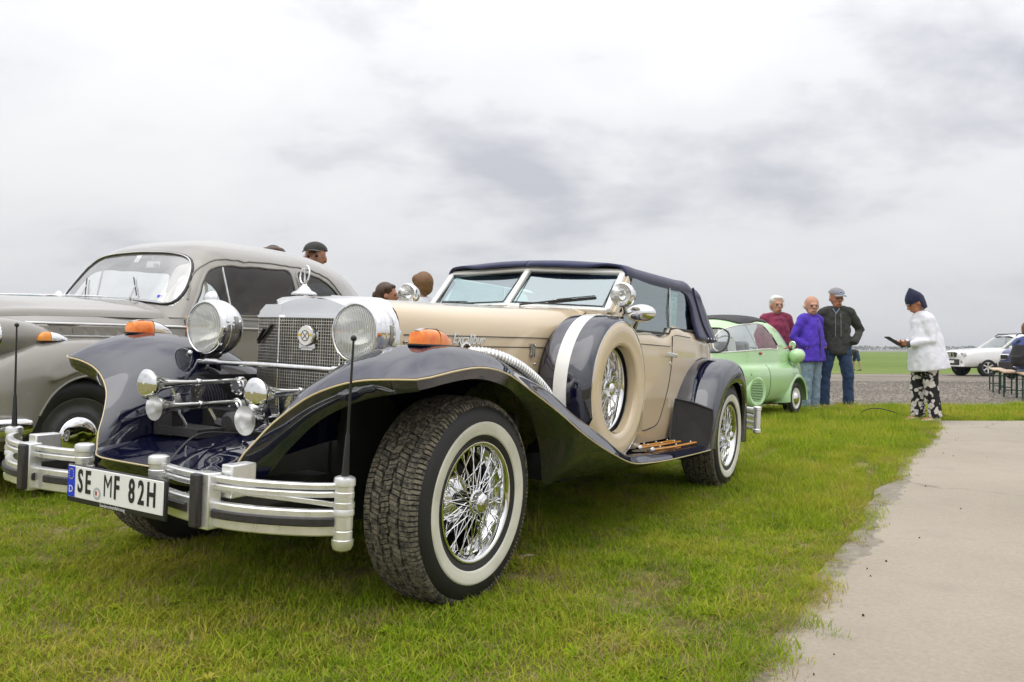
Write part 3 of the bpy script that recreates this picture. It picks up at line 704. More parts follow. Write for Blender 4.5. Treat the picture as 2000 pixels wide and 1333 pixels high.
wire_wheel(EXC, (0.80, 3.175, 0.345), 1)
wire_wheel(EXC, (-0.80, 3.175, 0.345), -1)

# ---- front wings
F_EDGE = [(.345, -.672, .480), (.366, -.657, .53), (.39, -.628, .575), (.421, -.597, .626), (.457, -.57, .666), (.52, -.546, .715), (.613, -.525, .755), (.71, -.520, .777), (.80, -.511, .785), (.872, -.468, .788)]
def st(y, xs, zs): return [(x, y, z) for x, z in zip(xs, zs)]
F_ROWS = [F_EDGE,
    [(.345, -.56, .492), (.357, -.555, .555), (.377, -.545, .61), (.41, -.53, .665), (.447, -.515, .712), (.515, -.495, .757), (.612, -.475, .800), (.71, -.470, .815), (.80, -.462, .813), (.890, -.425, .795)],
    [(.345, -.46, .505), (.352, -.455, .58), (.37, -.45, .645), (.40, -.44, .70), (.44, -.43, .75), (.51, -.42, .797), (.61, -.405, .838), (.71, -.40, .850), (.80, -.40, .842), (.894, -.375, .803)],
    st(-.29, (.345, .352, .367, .393, .433, .51, .62, .72, .81, .896), (.53, .605, .675, .742, .797, .848, .876, .883, .873, .815)),
    st(-.15, (.37, .375, .39, .42, .46, .54, .64, .74, .82, .90), (.55, .63, .70, .77, .82, .865, .885, .888, .878, .825)),
    st(0.0, (.40, .405, .42, .45, .49, .56, .65, .74, .83, .902), (.58, .65, .71, .77, .81, .845, .862, .870, .863, .806)),
    st(.20, (.42, .43, .45, .48, .53, .60, .68, .76, .84, .905), (.58, .63, .68, .72, .75, .775, .79, .80, .797, .733)),
    st(.40, (.43, .44, .46, .50, .55, .62, .70, .78, .85, .905), (.55, .59, .625, .655, .68, .70, .72, .737, .733, .655)),
    st(.65, (.45, .46, .49, .53, .58, .64, .71, .78, .85, .905), (.47, .50, .525, .55, .57, .585, .605, .625, .625, .548)),
    st(.95, (.47, .49, .52, .56, .61, .66, .72, .79, .855, .905), (.40, .42, .435, .45, .46, .47, .485, .505, .510, .442)),
    st(1.20, (.50, .52, .55, .58, .63, .68, .73, .79, .86, .905), (.38, .385, .39, .392, .395, .398, .40, .408, .408, .374)),
    st(1.50, (.52, .54, .57, .60, .65, .70, .75, .80, .865, .905), (.365, .366, .368, .37, .371, .372, .374, .378, .376, .348)),
    st(2.00, (.54, .56, .59, .62, .66, .71, .76, .81, .867, .905), (.352, .353, .354, .355, .355, .356, .357, .358, .355, .332)),
    st(2.50, (.55, .57, .60, .63, .67, .72, .77, .815, .868, .90), (.344, .345, .346, .347, .347, .347, .347, .347, .344, .323))]
F_S = surf(F_ROWS, 46, 120)
EDGE = [tuple(p) for p in F_S[0]] + [tuple(r[-1]) for r in F_S[1:]]
SK = [(-.468, (.868, -.455, .750)), (-.425, (.882, -.418, .757)), (-.35, (.886, -.35, .768)), (-.14, (.888, -.14, .782)), (.04, (.885, .05, .748)), (.2, (.86, .18, .703)), (.35, (.82, .33, .638)), (.47, (.79, .44, .57)), (.56, (.77, .51, .50)), (.63, (.758, .565, .40)),
      (.68, (.752, .585, .345)), (.85, (.75, .80, .327)), (1.2, (.75, 1.2, .300)), (2.0, (.757, 2.0, .272)), (2.5, (.76, 2.45, .257))]
sk_y = [a for a, b in SK]
sk_p = cr([b for a, b in SK], 200)
sk_param = np.interp(np.linspace(0, 1, 200), np.linspace(0, 1, 200), np.linspace(0, 1, 200))
# parameter of each control bottom point along the resampled curve
_d = np.concatenate([[0], np.cumsum(np.linalg.norm(np.diff(np.array([b for a, b in SK]), axis=0), axis=1))]); _d /= _d[-1]
def skirt_bottom(y):
    t = np.interp(y, sk_y, _d) * 199
    i = int(min(t, 198)); return sk_p[i] + (sk_p[i + 1] - sk_p[i]) * (t - i)
stripe_side = np.array([r[-1] for r in F_S])
for s_ in (1, -1):
    fw = MB(); fw.grid([[(s_ * p[0], p[1], p[2]) for p in r] for r in F_S])
    # lip below the front edge
    fr = np.array(F_S[0])
    lip_h = np.interp(np.linspace(0, 1, len(fr)), [0, .2, .45, .7, 1], [.10, .112, .085, .064, .040])
    rows = [[(s_ * p[0], p[1], p[2]) for p in fr], [(s_ * (p[0] + .05 * h), p[1] + .10 * h, p[2] - h * .35) for p, h in zip(fr, lip_h)], [(s_ * (p[0] + .08 * h), p[1] + .22 * h, p[2] - h * .7) for p, h in zip(fr, lip_h)], [(s_ * (p[0] + .10 * h), p[1] + .42 * h, p[2] - h) for p, h in zip(fr, lip_h)]]
    fw.grid(rows)
    rows = []
    for p in stripe_side:
        q = skirt_bottom(p[1]); rows.append([(s_ * (p[0] * (1 - t) + q[0] * t + 0.012 * math.sin(math.pi * t) * min(1, max(0, (p[1] - .1) / .4))), p[1] * (1 - t) + q[1] * t, p[2] * (1 - t) + q[2] * t) for t in np.linspace(0, 1, 9)])
    fw.grid(rows)
    wing = fw.build('front_wing', 'navy', EXC, angle=50, merge=0.0004)
    # cream coach line along the edge
    ln = MB(); pts = []
    for p in F_S[0][:-2:2]: pts.append((s_ * p[0], p[1] - .0015 - .003 * max(0, (p[0] - .7) / .2), p[2] - .005))
    e_ = F_S[0][-1]; pts.append((s_ * (e_[0] + .004), e_[1] - .004, e_[2] - .005))
    for p in stripe_side[2::2]: pts.append((s_ * (p[0] + .0022), p[1], p[2] - .005))
    ln.tube(pts, 0.0030, 6); ln.build('coach_line', 'cream_stripe', wing)

# ---- front apron between the wings
A_ROWS = [[(0, -.722, .463), (.1, -.721, .463), (.2, -.718, .463), (.28, -.705, .463), (.325, -.688, .467), (.345, -.672, .480)],
          [(0, -.64, .480), (.1, -.64, .480), (.2, -.63, .479), (.28, -.62, .478), (.325, -.60, .480), (.345, -.56, .492)],
          [(0, -.52, .505), (.1, -.52, .505), (.2, -.51, .502), (.28, -.49, .498), (.325, -.475, .499), (.345, -.46, .505)],
          [(0, -.33, .530), (.1, -.33, .530), (.2, -.32, .525), (.28, -.31, .522), (.325, -.30, .524), (.345, -.29, .530)]]
A_S = surf(A_ROWS, 24, 30)
ap = MB()
ap.grid([[(-p[0], p[1], p[2]) for p in r[::-1]][:-1] + [tuple(p) for p in r] for r in A_S])
fr = [(-p[0], p[1], p[2]) for p in A_S[0][::-1]][:-1] + [tuple(p) for p in A_S[0]]
ap.grid([fr, [(p[0], p[1] + .008, p[2] - .03) for p in fr], [(p[0], p[1] + .03, p[2] - .055) for p in fr]])
apron = ap.build('front_apron', 'navy', EXC, angle=50, merge=0.0004)
ln = MB(); ln.tube([(p[0], p[1] - .001, p[2] - .004) for p in fr], 0.0028, 6); ln.build('coach_line', 'cream_stripe', apron)

# ---- chassis and engine bay, wheel boxes
ch = MB()
ch.box((0, .55, .42), (.74, 1.55, .36)); ch.box((0, 1.9, .33), (1.15, 1.6, .16)); ch.box((0, 3.0, .55), (1.14, 1.1, .5))
ch.box((.29, -.42, .36), (.10, .5, .12)); ch.box((-.29, -.42, .36), (.10, .5, .12)); ch.box((0, .0, .33), (1.35, .09, .09)); ch.box((0, 3.175, .33), (1.35, .09, .09))
ch.box((0, -.17, .42), (.66, .14, .22))
for s_ in (1, -1):
    ch.box((s_ * .60, .36, .46), (.30, .03, .34)); ch.box((s_ * .40, .1, .55), (.02, .7, .36)); ch.box((s_ * .57, 3.17, .5), (.02, 1.1, .5))
ch.build('chassis', 'underbody', EXC, smooth=False)

# ---- radiator grille and shell
GR = empty('radiator_grille', parent=EXC)
gf, gs = .165, (.345, .035)            # half width of the flat front, outer corner (x, y)
yf = -.018
sh = MB()
def arch(xs, zt, drop, xe): return [(x, zt - drop * (abs(x) / xe) ** 2.2) for x in xs]
# front panel over the mesh
xs = np.linspace(-gf, gf, 15); top = arch(xs, 1.056, .028, gf)
sh.grid([[(x, yf, .982) for x in xs], [(x, yf + .002, 1.0) for x in xs], [(x, yf + .004, z) for x, z in top]])
# outline at the back of the shell
def shell_out(w_, zt, zsh, n=13):
    pts = [(w_, .50), (w_, .70), (w_, zsh - .02), (w_ - .004, zsh + .03), (w_ - .03, zsh + .085), (w_ - .085, zt - .012), (w_ * .55, zt - .002), (0, zt)]
    return cr(pts, n)
bk = shell_out(.362, 1.068, .925, 25)
bk_full = [(x, z) for x, z in bk] + [(-x, z) for x, z in bk[::-1][1:]]
# outer corner frame: front outline = sides at gs, shoulder, then arch of the front panel
fo = []
for (x, z) in bk_full:
    ax_ = abs(x)
    if z < .975: fo.append((math.copysign(gs[0], x), gs[1], z))
    else:
        t = min(1, (z - .975) / .085); xx = math.copysign(gs[0] * (1 - t) + min(ax_ * .72, gf) * t, x) if ax_ > 1e-6 else 0
        zz = .975 + (min(z, 1.056 - .028 * (min(abs(xx), gf) / gf) ** 2.2) - .975)
        yy = gs[1] + (yf + .004 - gs[1]) * min(1, max(0, (gs[0] - abs(xx)) / (gs[0] - gf)))
        fo.append((xx, yy, zz))
sh.grid([fo, [(x, .075, z) for x, z in bk_full], [(x, .11, z + .002) for x, z in bk_full]])
# fill between the panel edge and the shoulders
for s_ in (1, -1):
    sh.grid([[(s_ * gf, yf, .982), (s_ * gf, yf + .002, 1.0), (s_ * gf, yf + .004, 1.028)], [(s_ * gs[0], gs[1], .982), (s_ * (gs[0] - .012), gs[1] - .006, 1.0), (s_ * (gs[0] - .06), gs[1] - .02, 1.028)]])
sh.box((0, yf - .003, .979), (gf * 2, .008, .008))
for s_ in (1, -1): sh.bar((s_ * gf, yf - .003, .979), (s_ * gs[0], gs[1] - .003, .979), .008, .008)
shell = sh.build('grille_shell', 'chrome', GR, angle=35)
gm = MB(); z0, z1 = .50, .975; pitch = .0128
def gbars(a, b):
    a, b = Vector((*a, 0)), Vector((*b, 0)); ln_ = (b - a).length; n_ = int(round(ln_ / pitch)); d = (b - a).normalized(); nr = Vector((d.y, -d.x, 0))
    for i in range(n_ + 1):
        p = a + (b - a) * i / n_; th = .0046 if i % 6 == 0 else .0030
        M = Matrix((d, nr, Vector((0, 0, 1)))).transposed()
        gm.box((p.x, p.y, (z0 + z1) / 2), (th, .004, z1 - z0), M)
    k = int((z1 - z0) / pitch)
    for i in range(k + 1):
        z = z1 - i * pitch; c = (a + b) / 2
        gm.box((c.x, c.y - .0003, z), (ln_, .004, .0032), M)
gbars((-gf, yf), (gf, yf)); gbars((gf, yf), (gs[0] - .004, gs[1])); gbars((-gs[0] + .004, gs[1]), (-gf, yf))
o = gm.build('grille_mesh', 'grille_metal', GR, smooth=False); o['kind'] = 'stuff'
b = MB(); b.grid([[(x, y + .03, z) for x, y in ((-.34, .05), (-.16, 0), (.16, 0), (.34, .05))] for z in (.5, .97)]); b.build('radiator_core', 'dark_void', GR)
# corner posts of the mesh
for s_ in (1, -1): b = MB(); b.tube([(s_ * gf, yf - .001, .5), (s_ * gf, yf - .001, .978)], .0042, 8); b.build('grille_post', 'chrome', GR)
# dark sword emblem lying on the far wing of the mesh
b = MB(); b.bar((-.325, .018, .865), (-.215, -.012, .945), .010, .010); b.bar((-.318, .012, .875), (-.27, .0, .925), .018, .005)
b.build('sword_emblem', 'black_trim', GR, bevel=.002)
# round badge
bd = MB(); Mb = Mat((0, -.028, .903), (0, -1, 0)); bd.lathe([(.001, .012), (.036, .012), (.042, .009), (.043, 0), (.001, 0)], 12, Mb)
bd.box((0, -.024, .862), (.085, .012, .018)); bd.box((0, -.024, .852), (.062, .012, .012))
bd.box((0, -.022, .905), (.11, .006, .03))
badge = bd.build('badge', 'chrome_worn', GR, angle=30)
b = MB(); b.lathe([(.001, .0128), (.037, .0128)], 40, Mb); b.build('badge_enamel', 'white_enamel', badge)
b = MB(); b.box((0, -.0412, .906), (.074, .0006, .010)); b.build('badge_band', 'yellow_print', badge, smooth=False)
b = MB(); b.lathe([(.001, .0142), (.0195, .0142)], 32, Mb); b.build('badge_disc', 'white_enamel', badge)
b = MB(); b.lathe([(.0185, .0146), (.0215, .0146)], 32, Mb)
for a in (D(45), D(-45)): b.box((0, -.0431, .903), (.036, .0008, .0026), Matrix.Rotation(a, 3, 'Y'))
b.build('badge_ring', 'ink_black', badge)
# ornament: a ring with an upright sword on a stepped foot
on = MB(); on.lathe([(.001, 1.112), (.006, 1.11), (.009, 1.10), (.016, 1.092), (.024, 1.080), (.036, 1.074), (.042, 1.068), (.042, 1.062)], 28, Matrix.Translation((0, -.055, 0)) @ Matrix.Diagonal((1.35, 1, 1, 1)))
on.tube([(.029 * math.cos(a) * .82, -.055 + .006 * math.sin(a), 1.143 + .036 * math.sin(a)) for a in np.linspace(0, 2 * math.pi, 28, endpoint=False)], .0032, 8, closed=True)
on.tube([(0, -.053, 1.105), (0, -.055, 1.125), (0, -.057, 1.177)], [.004, .0036, .0016], 8)
on.tube([(-.010, -.056, 1.165), (.010, -.056, 1.165)], .0018, 6)
on.build('bonnet_ornament', 'chrome', EXC)

# ---- bonnet, cowl, body
def hood_row(y, w_, zt, zs):
    pts = [(w_, .45), (w_ + .002, .62), (w_ + .002, .80), (w_, zs), (w_ - .006, zs + .045), (w_ - .032, zs + .095), (w_ - .085, zt - .022), (w_ * .55, zt - .006), (w_ * .28, zt - .001), (0, zt)]
    return [(x, y, z) for x, z in pts]
H_ROWS = [hood_row(.10, .361, 1.068, .925), hood_row(.45, .385, 1.073, .925), hood_row(.85, .425, 1.086, .93), hood_row(1.2, .468, 1.102, .935), hood_row(1.53, .520, 1.120, .945)]
H_S = surf(H_ROWS, 40, 40)
hd = MB(); hd.grid([[(-p[0], p[1], p[2]) for p in r[::-1]][:-1] + [tuple(p) for p in r] for r in H_S])
bon = hd.build('bonnet', 'beige', EXC, angle=60)
def hood_x(y): return np.interp(y, [.10, .45, .85, 1.2, 1.53], [.363, .387, .427, .470, .522])
for s_ in (1, -1):
    b = MB()
    for za, zb in ((.922, .944), (.880, .897)):
        b.tube([(s_ * (hood_x(y) + .0008), y, za + (zb - za) * (y - .1) / 1.15) for y in np.linspace(.12, 1.4, 14)], .0022, 5)
    b.build('panel_seam', 'ink_black', bon)
b = MB(); b.tube([(0, y, np.interp(y, [.1, .45, .85, 1.2, 1.5], [1.070, 1.075, 1.088, 1.104, 1.120])) for y in np.linspace(.1, 1.5, 20)], .0045, 6); b.build('bonnet_hinge', 'chrome_worn', bon)
for s_ in (1, -1):
    x = s_ * (hood_x(1.0) + .008)
    b = MB(); b.box((x, 1.0, .885), (.012, .022, .055)); b.box((x + s_ * .008, 1.0, .872), (.010, .014, .05)); b.tube([(x + s_ * .010, .99, .91), (x + s_ * .016, 1.0, .90), (x + s_ * .010, 1.01, .91)], .004, 6)
    b.tube([(x, .985, .858), (x, 1.015, .858)], .006, 8)
    b.build('bonnet_catch', 'steel_dull', bon, bevel=.002)
    b = MB(); b.ball((s_ * (hood_x(1.03) + .004), 1.03, .815), .006, 8, 6); b.build('bonnet_button', 'chrome', bon)
    x = s_ * (hood_x(.08) + .006)
    b = MB(); b.tube([(x + s_ * .012 * math.cos(a), .13 + .012 * math.sin(a), .895 + .0 * a) for a in np.linspace(0, 2 * math.pi, 12, endpoint=False)], .003, 6, closed=True); b.box((x, .13, .885), (.01, .02, .03)); b.build('bonnet_catch', 'steel_dull', bon, bevel=.002)
# lettering on the bonnet side
ydir = Vector((hood_x(.65) - hood_x(.42), .23, 0)).normalized()
Mt = Matrix((ydir, Vector((0, 0, 1)), ydir.cross(Vector((0, 0, 1))))).transposed().to_4x4(); Mt.translation = Vector((hood_x(.52) + .004, .525, .917))
text_mesh('lettering', 'Excalibur', .062, 'letter_silver', bon, Mt, sx=1.0, extrude=.002, shear=.40, spacing=.95, bold=.0006)
# body tub
def tub_row(y, w_, zb, zbelt, flare=0.0):
    pts = [(w_ - .03 + flare, zb), (w_ - .012 + flare * .6, zb + .07), (w_ + .002, zb + .20), (w_ + .006, zb + .38), (w_ + .002, zbelt - .10), (w_ - .008, zbelt - .02), (w_ - .022, zbelt), (w_ - .05, zbelt + .002), (w_ - .07, zbelt - .03)]
    return [(x, y, z) for x, z in pts]
B_ROWS = [tub_row(1.50, .535, .38, 1.09), tub_row(1.60, .600, .38, 1.085), tub_row(1.74, .622, .38, 1.03), tub_row(1.85, .630, .375, 1.008, .01), tub_row(2.1, .638, .37, 1.008, .02), tub_row(2.40, .642, .37, 1.010, .03),
          tub_row(2.46, .642, .37, 1.045, .03), tub_row(2.75, .640, .40, 1.045), tub_row(3.1, .625, .45, 1.030), tub_row(3.4, .595, .5, 1.0), tub_row(3.60, .52, .52, .96)]
B_S = []
for r in surf(B_ROWS, 36, 90): B_S.append(r)
tb = MB()
for s_ in (1, -1): tb.grid([[(s_ * p[0], p[1], p[2]) for p in r] for r in B_S])
last = B_S[-1]; tb.grid([[(p[0] * t, p[1] + .06 * (1 - t * t), p[2]) for t in np.linspace(-1, 1, 13)] for p in last])
body = tb.build('body', 'beige', EXC, angle=50)
# cowl: joins the bonnet to the windscreen foot
h_end = [tuple(p) for p in H_S[-1]][14:]
cow = []
for t in np.linspace(0, 1, 8):
    row = []
    for p in h_end:
        f = (p[2] - .93) / (1.12 - .93); f = min(1, max(0, f)); xa = p[0]; xb = min(.60, p[0] * 1.155)
        yb = 1.62 - .075 * (1 - abs(xb) / .6)
        row.append((xa + (xb - xa) * t, p[1] + (yb - p[1]) * t, p[2] + (min(p[2], 1.118) - .008 * (xb / .6) ** 2 - p[2]) * t))
    cow.append([(-q[0], q[1], q[2]) for q in row[::-1]][:-1] + row if False else row)
cw = MB(); cw.grid([[(-p[0], p[1], p[2]) for p in r] for r in cow]); cw.grid(cow); cw.build('cowl', 'beige', EXC, angle=60, merge=.0005)
# side panel behind the bonnet, under the spare wheel
for s_ in (1, -1): b = MB(); b.grid([[(s_ * x, y, z) for x, y in ((.515, 1.45), (.55, 1.56), (.60, 1.62))] for z in (.38, .7, 1.0, 1.09)]); b.build('scuttle_side', 'beige', EXC, angle=80)
def tub_x(y, z):
    best = min(B_S, key=lambda r: abs(r[0][1] - y)); k = min(range(len(best)), key=lambda i: abs(best[i][2] - z) + (0 if i < 28 else 9)); return best[k][0]
def on_tub(y, z, d=.001): return (tub_x(y, z) + d, y, z)
for s_ in (1, -1):
    b = MB(); seam = cr([(1.80, .452), (2.10, .448), (2.22, .47), (2.33, .58), (2.40, .72), (2.435, .88), (2.44, 1.0)], 44)
    b.tube([(s_ * q[0], q[1], q[2]) for q in (on_tub(y, z) for y, z in seam)], .0032, 5)
    b.tube([(s_ * q[0], q[1], q[2]) for q in (on_tub(y, z) for y, z in resample([(1.80, .940), (2.40, .935)], 14))], .0022, 5)
    b.tube([(s_ * q[0], q[1], q[2]) for q in (on_tub(y, z) for y, z in resample([(2.47, 1.0), (2.48, 1.008), (2.80, 1.0)], 14))], .0018, 5)
    b.build('door_seam', 'ink_black', body)
    x = tub_x(2.36, .88)
    b = MB(); b.tube([(s_ * (x + .028), 2.26, .893), (s_ * (x + .034), 2.33, .886), (s_ * (x + .03), 2.44, .880)], [.008, .010, .011], 8, flat=(1.2, .7)); b.tube([(s_ * x, 2.42, .880), (s_ * (x + .03), 2.42, .881)], .009, 8)
    b.tube([(s_ * x, 2.41, .83), (s_ * (x + .008), 2.41, .83)], .012, 10)
    b.build('door_handle', 'chrome', body)

# ---- running board strips
for s_ in (1, -1):
    for x, ya, yb in ((.70, 1.76, 2.36), (.745, 1.70, 2.36), (.83, 1.66, 2.40)):
        b = MB(); zz = lambda y: np.interp(y, [1.2, 1.5, 2.0, 2.5], [.408, .386, .368, .358])
        b.tube([(s_ * x, y, zz(y) + .004) for y in np.linspace(ya, yb, 12)], .0085, 8, flat=(.7, 1.1))
        rb = b.build('step_strip', 'wood_strip', EXC)
        b = MB(); b.tube([(s_ * x, ya - .03, zz(ya) + .004), (s_ * x, ya + .006, zz(ya) + .005)], [.008, .0135], 8); b.build('strip_end', 'chrome_worn', rb)
        for y in np.linspace(ya + .12, yb - .1, 3): b = MB(); b.ball((s_ * x, y, zz(y) + .014), .0055, 8, 6); b.build('strip_screw', 'chrome_worn', rb)

# ---- rear wings with stone flaps
RW = [(2.44, .34), (2.47, .46), (2.55, .60), (2.68, .73), (2.85, .82), (3.05, .862), (3.25, .862), (3.45, .815), (3.60, .72), (3.70, .58), (3.74, .42), (3.745, .27)]
rc_ = cr([(0, a, b_) for a, b_ in RW], 60)
sec = [(.56, 0), (.64, .002), (.72, .003), (.785, -.002), (.83, -.015), (.86, -.04), (.873, -.075), (.876, -.115), (.870, -.150), (.855, -.158)]
for s_ in (1, -1):
    rows = []
    for i, p in enumerate(rc_):
        t = rc_[min(i + 1, 59)] - rc_[max(i - 1, 0)]; n_ = np.array([0, -t[2], t[1]]); n_ /= np.linalg.norm(n_)
        ty = np.interp(p[1], [2.44, 2.6, 3.2, 3.75], [1.03, 1.02, 1.0, .93])
        rows.append(cr([(s_ * (x * ty if x > .6 else x), p[1] + n_[1] * d, p[2] + n_[2] * d) for x, d in sec], 30))
    b = MB(); b.grid(rows); rw = b.build('rear_wing', 'navy', EXC, angle=60)
    # piping where wing meets body
    b = MB(); b.tube([(s_ * .637, p[1], p[2] + .002) for p in rc_[6:44]], .004, 6); b.build('wing_piping', 'black_trim', rw)
    fl = [(.668, 2.560, .612), (.78, 2.560, .598), (.905, 2.565, .560), (.912, 2.55, .50), (.905, 2.52, .38), (.885, 2.50, .318), (.85, 2.48, .285), (.80, 2.465, .265), (.735, 2.455, .255), (.722, 2.455, .275), (.715, 2.455, .315), (.678, 2.46, .345), (.668, 2.48, .42)]
    b = MB(); b.prism([(s_ * x, y - .085, z) for x, y, z in fl], (0, .012, 0)); fp = b.build('stone_flap', 'flap_rubber', EXC, bevel=.003, smooth=False)
    b = MB(); b.tube([(s_ * x, y - .086, z) for x, y, z in fl], .006, 6, closed=True); b.build('flap_binding', 'black_trim', fp)

# ---- windscreen
WS = empty('windscreen', parent=EXC)
cb, ct, ab, at_ = Vector((.577, 1.581, 1.104)), Vector((.57, 1.80, 1.33)), Vector((0, 1.508, 1.120)), Vector((0, 1.748, 1.348))
for s_ in (1, -1):
    f_ = lambda v: Vector((s_ * v.x, v.y, v.z))
    b = MB(); b.bar(f_(cb), f_(ct), .034, .03, up=(0, -1, .7)); b.bar(f_(ab), f_(cb), .022, .03, up=(0, -.7, .7)); b.bar(f_(at_), f_(ct), .030, .03, up=(0, -.7, .7))
    b.build('windscreen_frame', 'white_enamel', WS, smooth=False, bevel=.006)
    b = MB(); b.grid([[f_(ab), f_(cb)], [f_(at_), f_(ct)]]); b.build('windscreen_pane', 'glass_tint', WS)
    b = MB(); i0 = [ab + Vector((.03, .012, .02)), cb + Vector((-.03, .012, .02)), ct + Vector((-.028, -.008, -.022)), at_ + Vector((.03, -.012, -.022))]
    b.tube([f_(v) + Vector((0, -.006, .004)) for v in i0], .0045, 6, closed=True); b.build('windscreen_seal', 'black_trim', WS)
    b = MB(); b.bar(f_(cb + Vector((.022, .035, -.02))), f_(ct + Vector((.016, .018, -.035))), .03, .05, up=(0, -1, .7)); b.build('pillar', 'beige', WS, smooth=False, bevel=.006)
b = MB(); b.bar(ab + Vector((0, -.003, 0)), at_ + Vector((0, -.003, 0)), .034, .03, up=(0, -1, .7)); b.build('windscreen_mullion', 'white_enamel', WS, smooth=False, bevel=.008)
for piv, mid, tip, tip2 in (((.104, 1.50, 1.112), (.20, 1.505, 1.140), (.255, 1.515, 1.142), (.515, 1.572, 1.172)), ((-.27, 1.51, 1.112), (-.30, 1.52, 1.128), (-.225, 1.515, 1.130), (-.47, 1.548, 1.133))):
    b = MB(); b.tube([(piv[0], piv[1] - .02, piv[2] - .01), (piv[0], piv[1] - .03, piv[2] + .015), mid, ((tip[0] + tip2[0]) / 2, (tip[1] + tip2[1]) / 2 - .012, (tip[2] + tip2[2]) / 2 + .008)], [.007, .006, .005, .004], 8)
    wp = b.build('wiper', 'black_plastic', WS)
    b = MB(); b.bar(tip, tip2, .008, .016); b.bar(Vector(tip).lerp(Vector(tip2), .2) + Vector((0, -.006, .012)), Vector(tip).lerp(Vector(tip2), .98) + Vector((0, -.006, .012)), .005, .005); b.build('wiper_blade', 'black_plastic', wp, smooth=False)

# ---- soft top
def top_row(y, ys, w_, zr, zt, lip=0.0):
    pts = [(w_ - .006, zr - .028), (w_ + .004, zr - .012), (w_ + .002, zr + .018), (w_ - .018, zr + .040), (w_ - .07, zr + .052), (w_ * .6, zt - .010), (w_ * .3, zt - .002), (0, zt)]
    return [(x, y + (ys - y) * (x / w_) ** 2, z) for x, z in pts]
T_ROWS = [top_row(1.708, 1.775, .585, 1.322, 1.372), top_row(1.73, 1.80, .590, 1.325, 1.388), top_row(1.95, 1.97, .598, 1.322, 1.395), top_row(2.35, 2.35, .604, 1.320, 1.398), top_row(2.66, 2.66, .606, 1.320, 1.398), top_row(2.84, 2.84, .604, 1.322, 1.392),
          top_row(2.90, 2.90, .600, 1.310, 1.375), top_row(2.935, 2.935, .605, 1.295, 1.360), top_row(3.03, 3.03, .608, 1.292, 1.350), top_row(3.09, 3.09, .606, 1.27, 1.330), top_row(3.13, 3.13, .606, 1.22, 1.29)]
T_S = surf(T_ROWS, 30, 60)
tp = MB(); tp.grid([[(-p[0], p[1], p[2]) for p in r[::-1]][:-1] + [tuple(p) for p in r] for r in T_S])
# back curtain and rear quarters
bk_rows = [[(x, y, z) for x in np.linspace(-w_, w_, 17)] for w_, y, z in ((.606, 3.10, 1.285), (.612, 3.17, 1.21), (.622, 3.26, 1.11), (.632, 3.345, 1.01), (.636, 3.36, .985))]
tp.grid(bk_rows)
for s_ in (1, -1):
    fr_e = cr([(2.70, 1.296), (2.80, 1.275), (2.855, 1.22), (2.88, 1.14), (2.905, 1.05), (2.93, .998)], 18)
    bk_e = cr([(2.90, 1.30), (3.02, 1.285), (3.12, 1.255), (3.18, 1.20), (3.27, 1.10), (3.36, .985)], 18)
    rows = []
    for a, b_ in zip(fr_e, bk_e):
        r_ = []
        for t in np.linspace(0, 1, 9):
            y = a[0] + (b_[0] - a[0]) * t; z = a[1] + (b_[1] - a[1]) * t; x = np.interp(z, [.98, 1.1, 1.3], [.655, .628, .604]) + .012 * math.sin(t * math.pi * 2.2) * (1.3 - z) * 2
            r_.append((s_ * x, y, z))
        rows.append(r_)
    tp.grid(rows)
soft = tp.build('soft_top', 'soft_top', EXC, angle=60, solid=.012, soff=-1)
for s_ in (1, -1):
    b = MB(); b.tube([(s_ * np.interp(z, [.98, 1.1, 1.3], [.662, .634, .610]), y, z) for y, z in cr([(2.905, 1.335), (2.93, 1.30), (3.00, 1.20), (3.10, 1.08), (3.19, .995)], 20)], .008, 6); b.build('top_seam', 'soft_top', soft)
    for y in (3.12, 3.19, 3.26, 3.32):
        b = MB(); b.ball((s_ * .662, y, 1.003), .007, 8, 6); b.build('press_stud', 'chrome_worn', soft)
# side windows
for s_ in (1, -1):
    b = MB(); b.grid([[(s_ * (.612 if z < 1.1 else .597), y, z) for y in (1.70 + (z - 1.0) * .55, 2.46)] for z in (1.0, 1.15, 1.305)]); wp = b.build('side_window', 'glass_tint', EXC)
    b = MB(); b.grid([[(s_ * (.612 if z < 1.1 else .597), y, z) for y in (2.475, min(2.92, 2.92 - max(0, z - 1.15) * .8))] for z in (1.03, 1.15, 1.30)]); b.build('quarter_window', 'glass_tint', EXC)
    b = MB(); b.tube([(s_ * .616, 2.467, 1.01), (s_ * .602, 2.467, 1.30)], .005, 6); b.build('window_divider', 'chrome_worn', wp)
    b = MB(); b.tube([(s_ * .625, 1.72, 1.012), (s_ * .628, 2.42, 1.014), (s_ * .627, 2.45, 1.048), (s_ * .622, 2.90, 1.047)], .006, 6); b.build('window_seal', 'black_trim', wp)

# information sheet in the near quarter window
b = MB(); b.grid([[(.588 - .003 * (z < 1.1), y, z) for y in (2.515, 2.60, 2.665 - .03 * (z - 1.05))] for z in (1.06, 1.18, 1.285)]); ps = b.build('paper_sheet', 'white_print', EXC, solid=.001)
for y, z, w_, h_ in ((2.585, 1.262, .11, .02), (2.575, 1.235, .05, .014), (2.60, 1.19, .03, .05), (2.585, 1.085, .09, .012)): b = MB(); b.box((.5895 - .002 * (z < 1.12), y, z), (.001, w_, h_)); b.build('sheet_print', 'teal_print', ps, smooth=False)
b = MB(); b.lathe([(.0001, 0), (.026, 0)], 20, Mat((.5885, 2.60, 1.125), (1, 0, 0))); b.build('sheet_print', 'teal_print', ps)
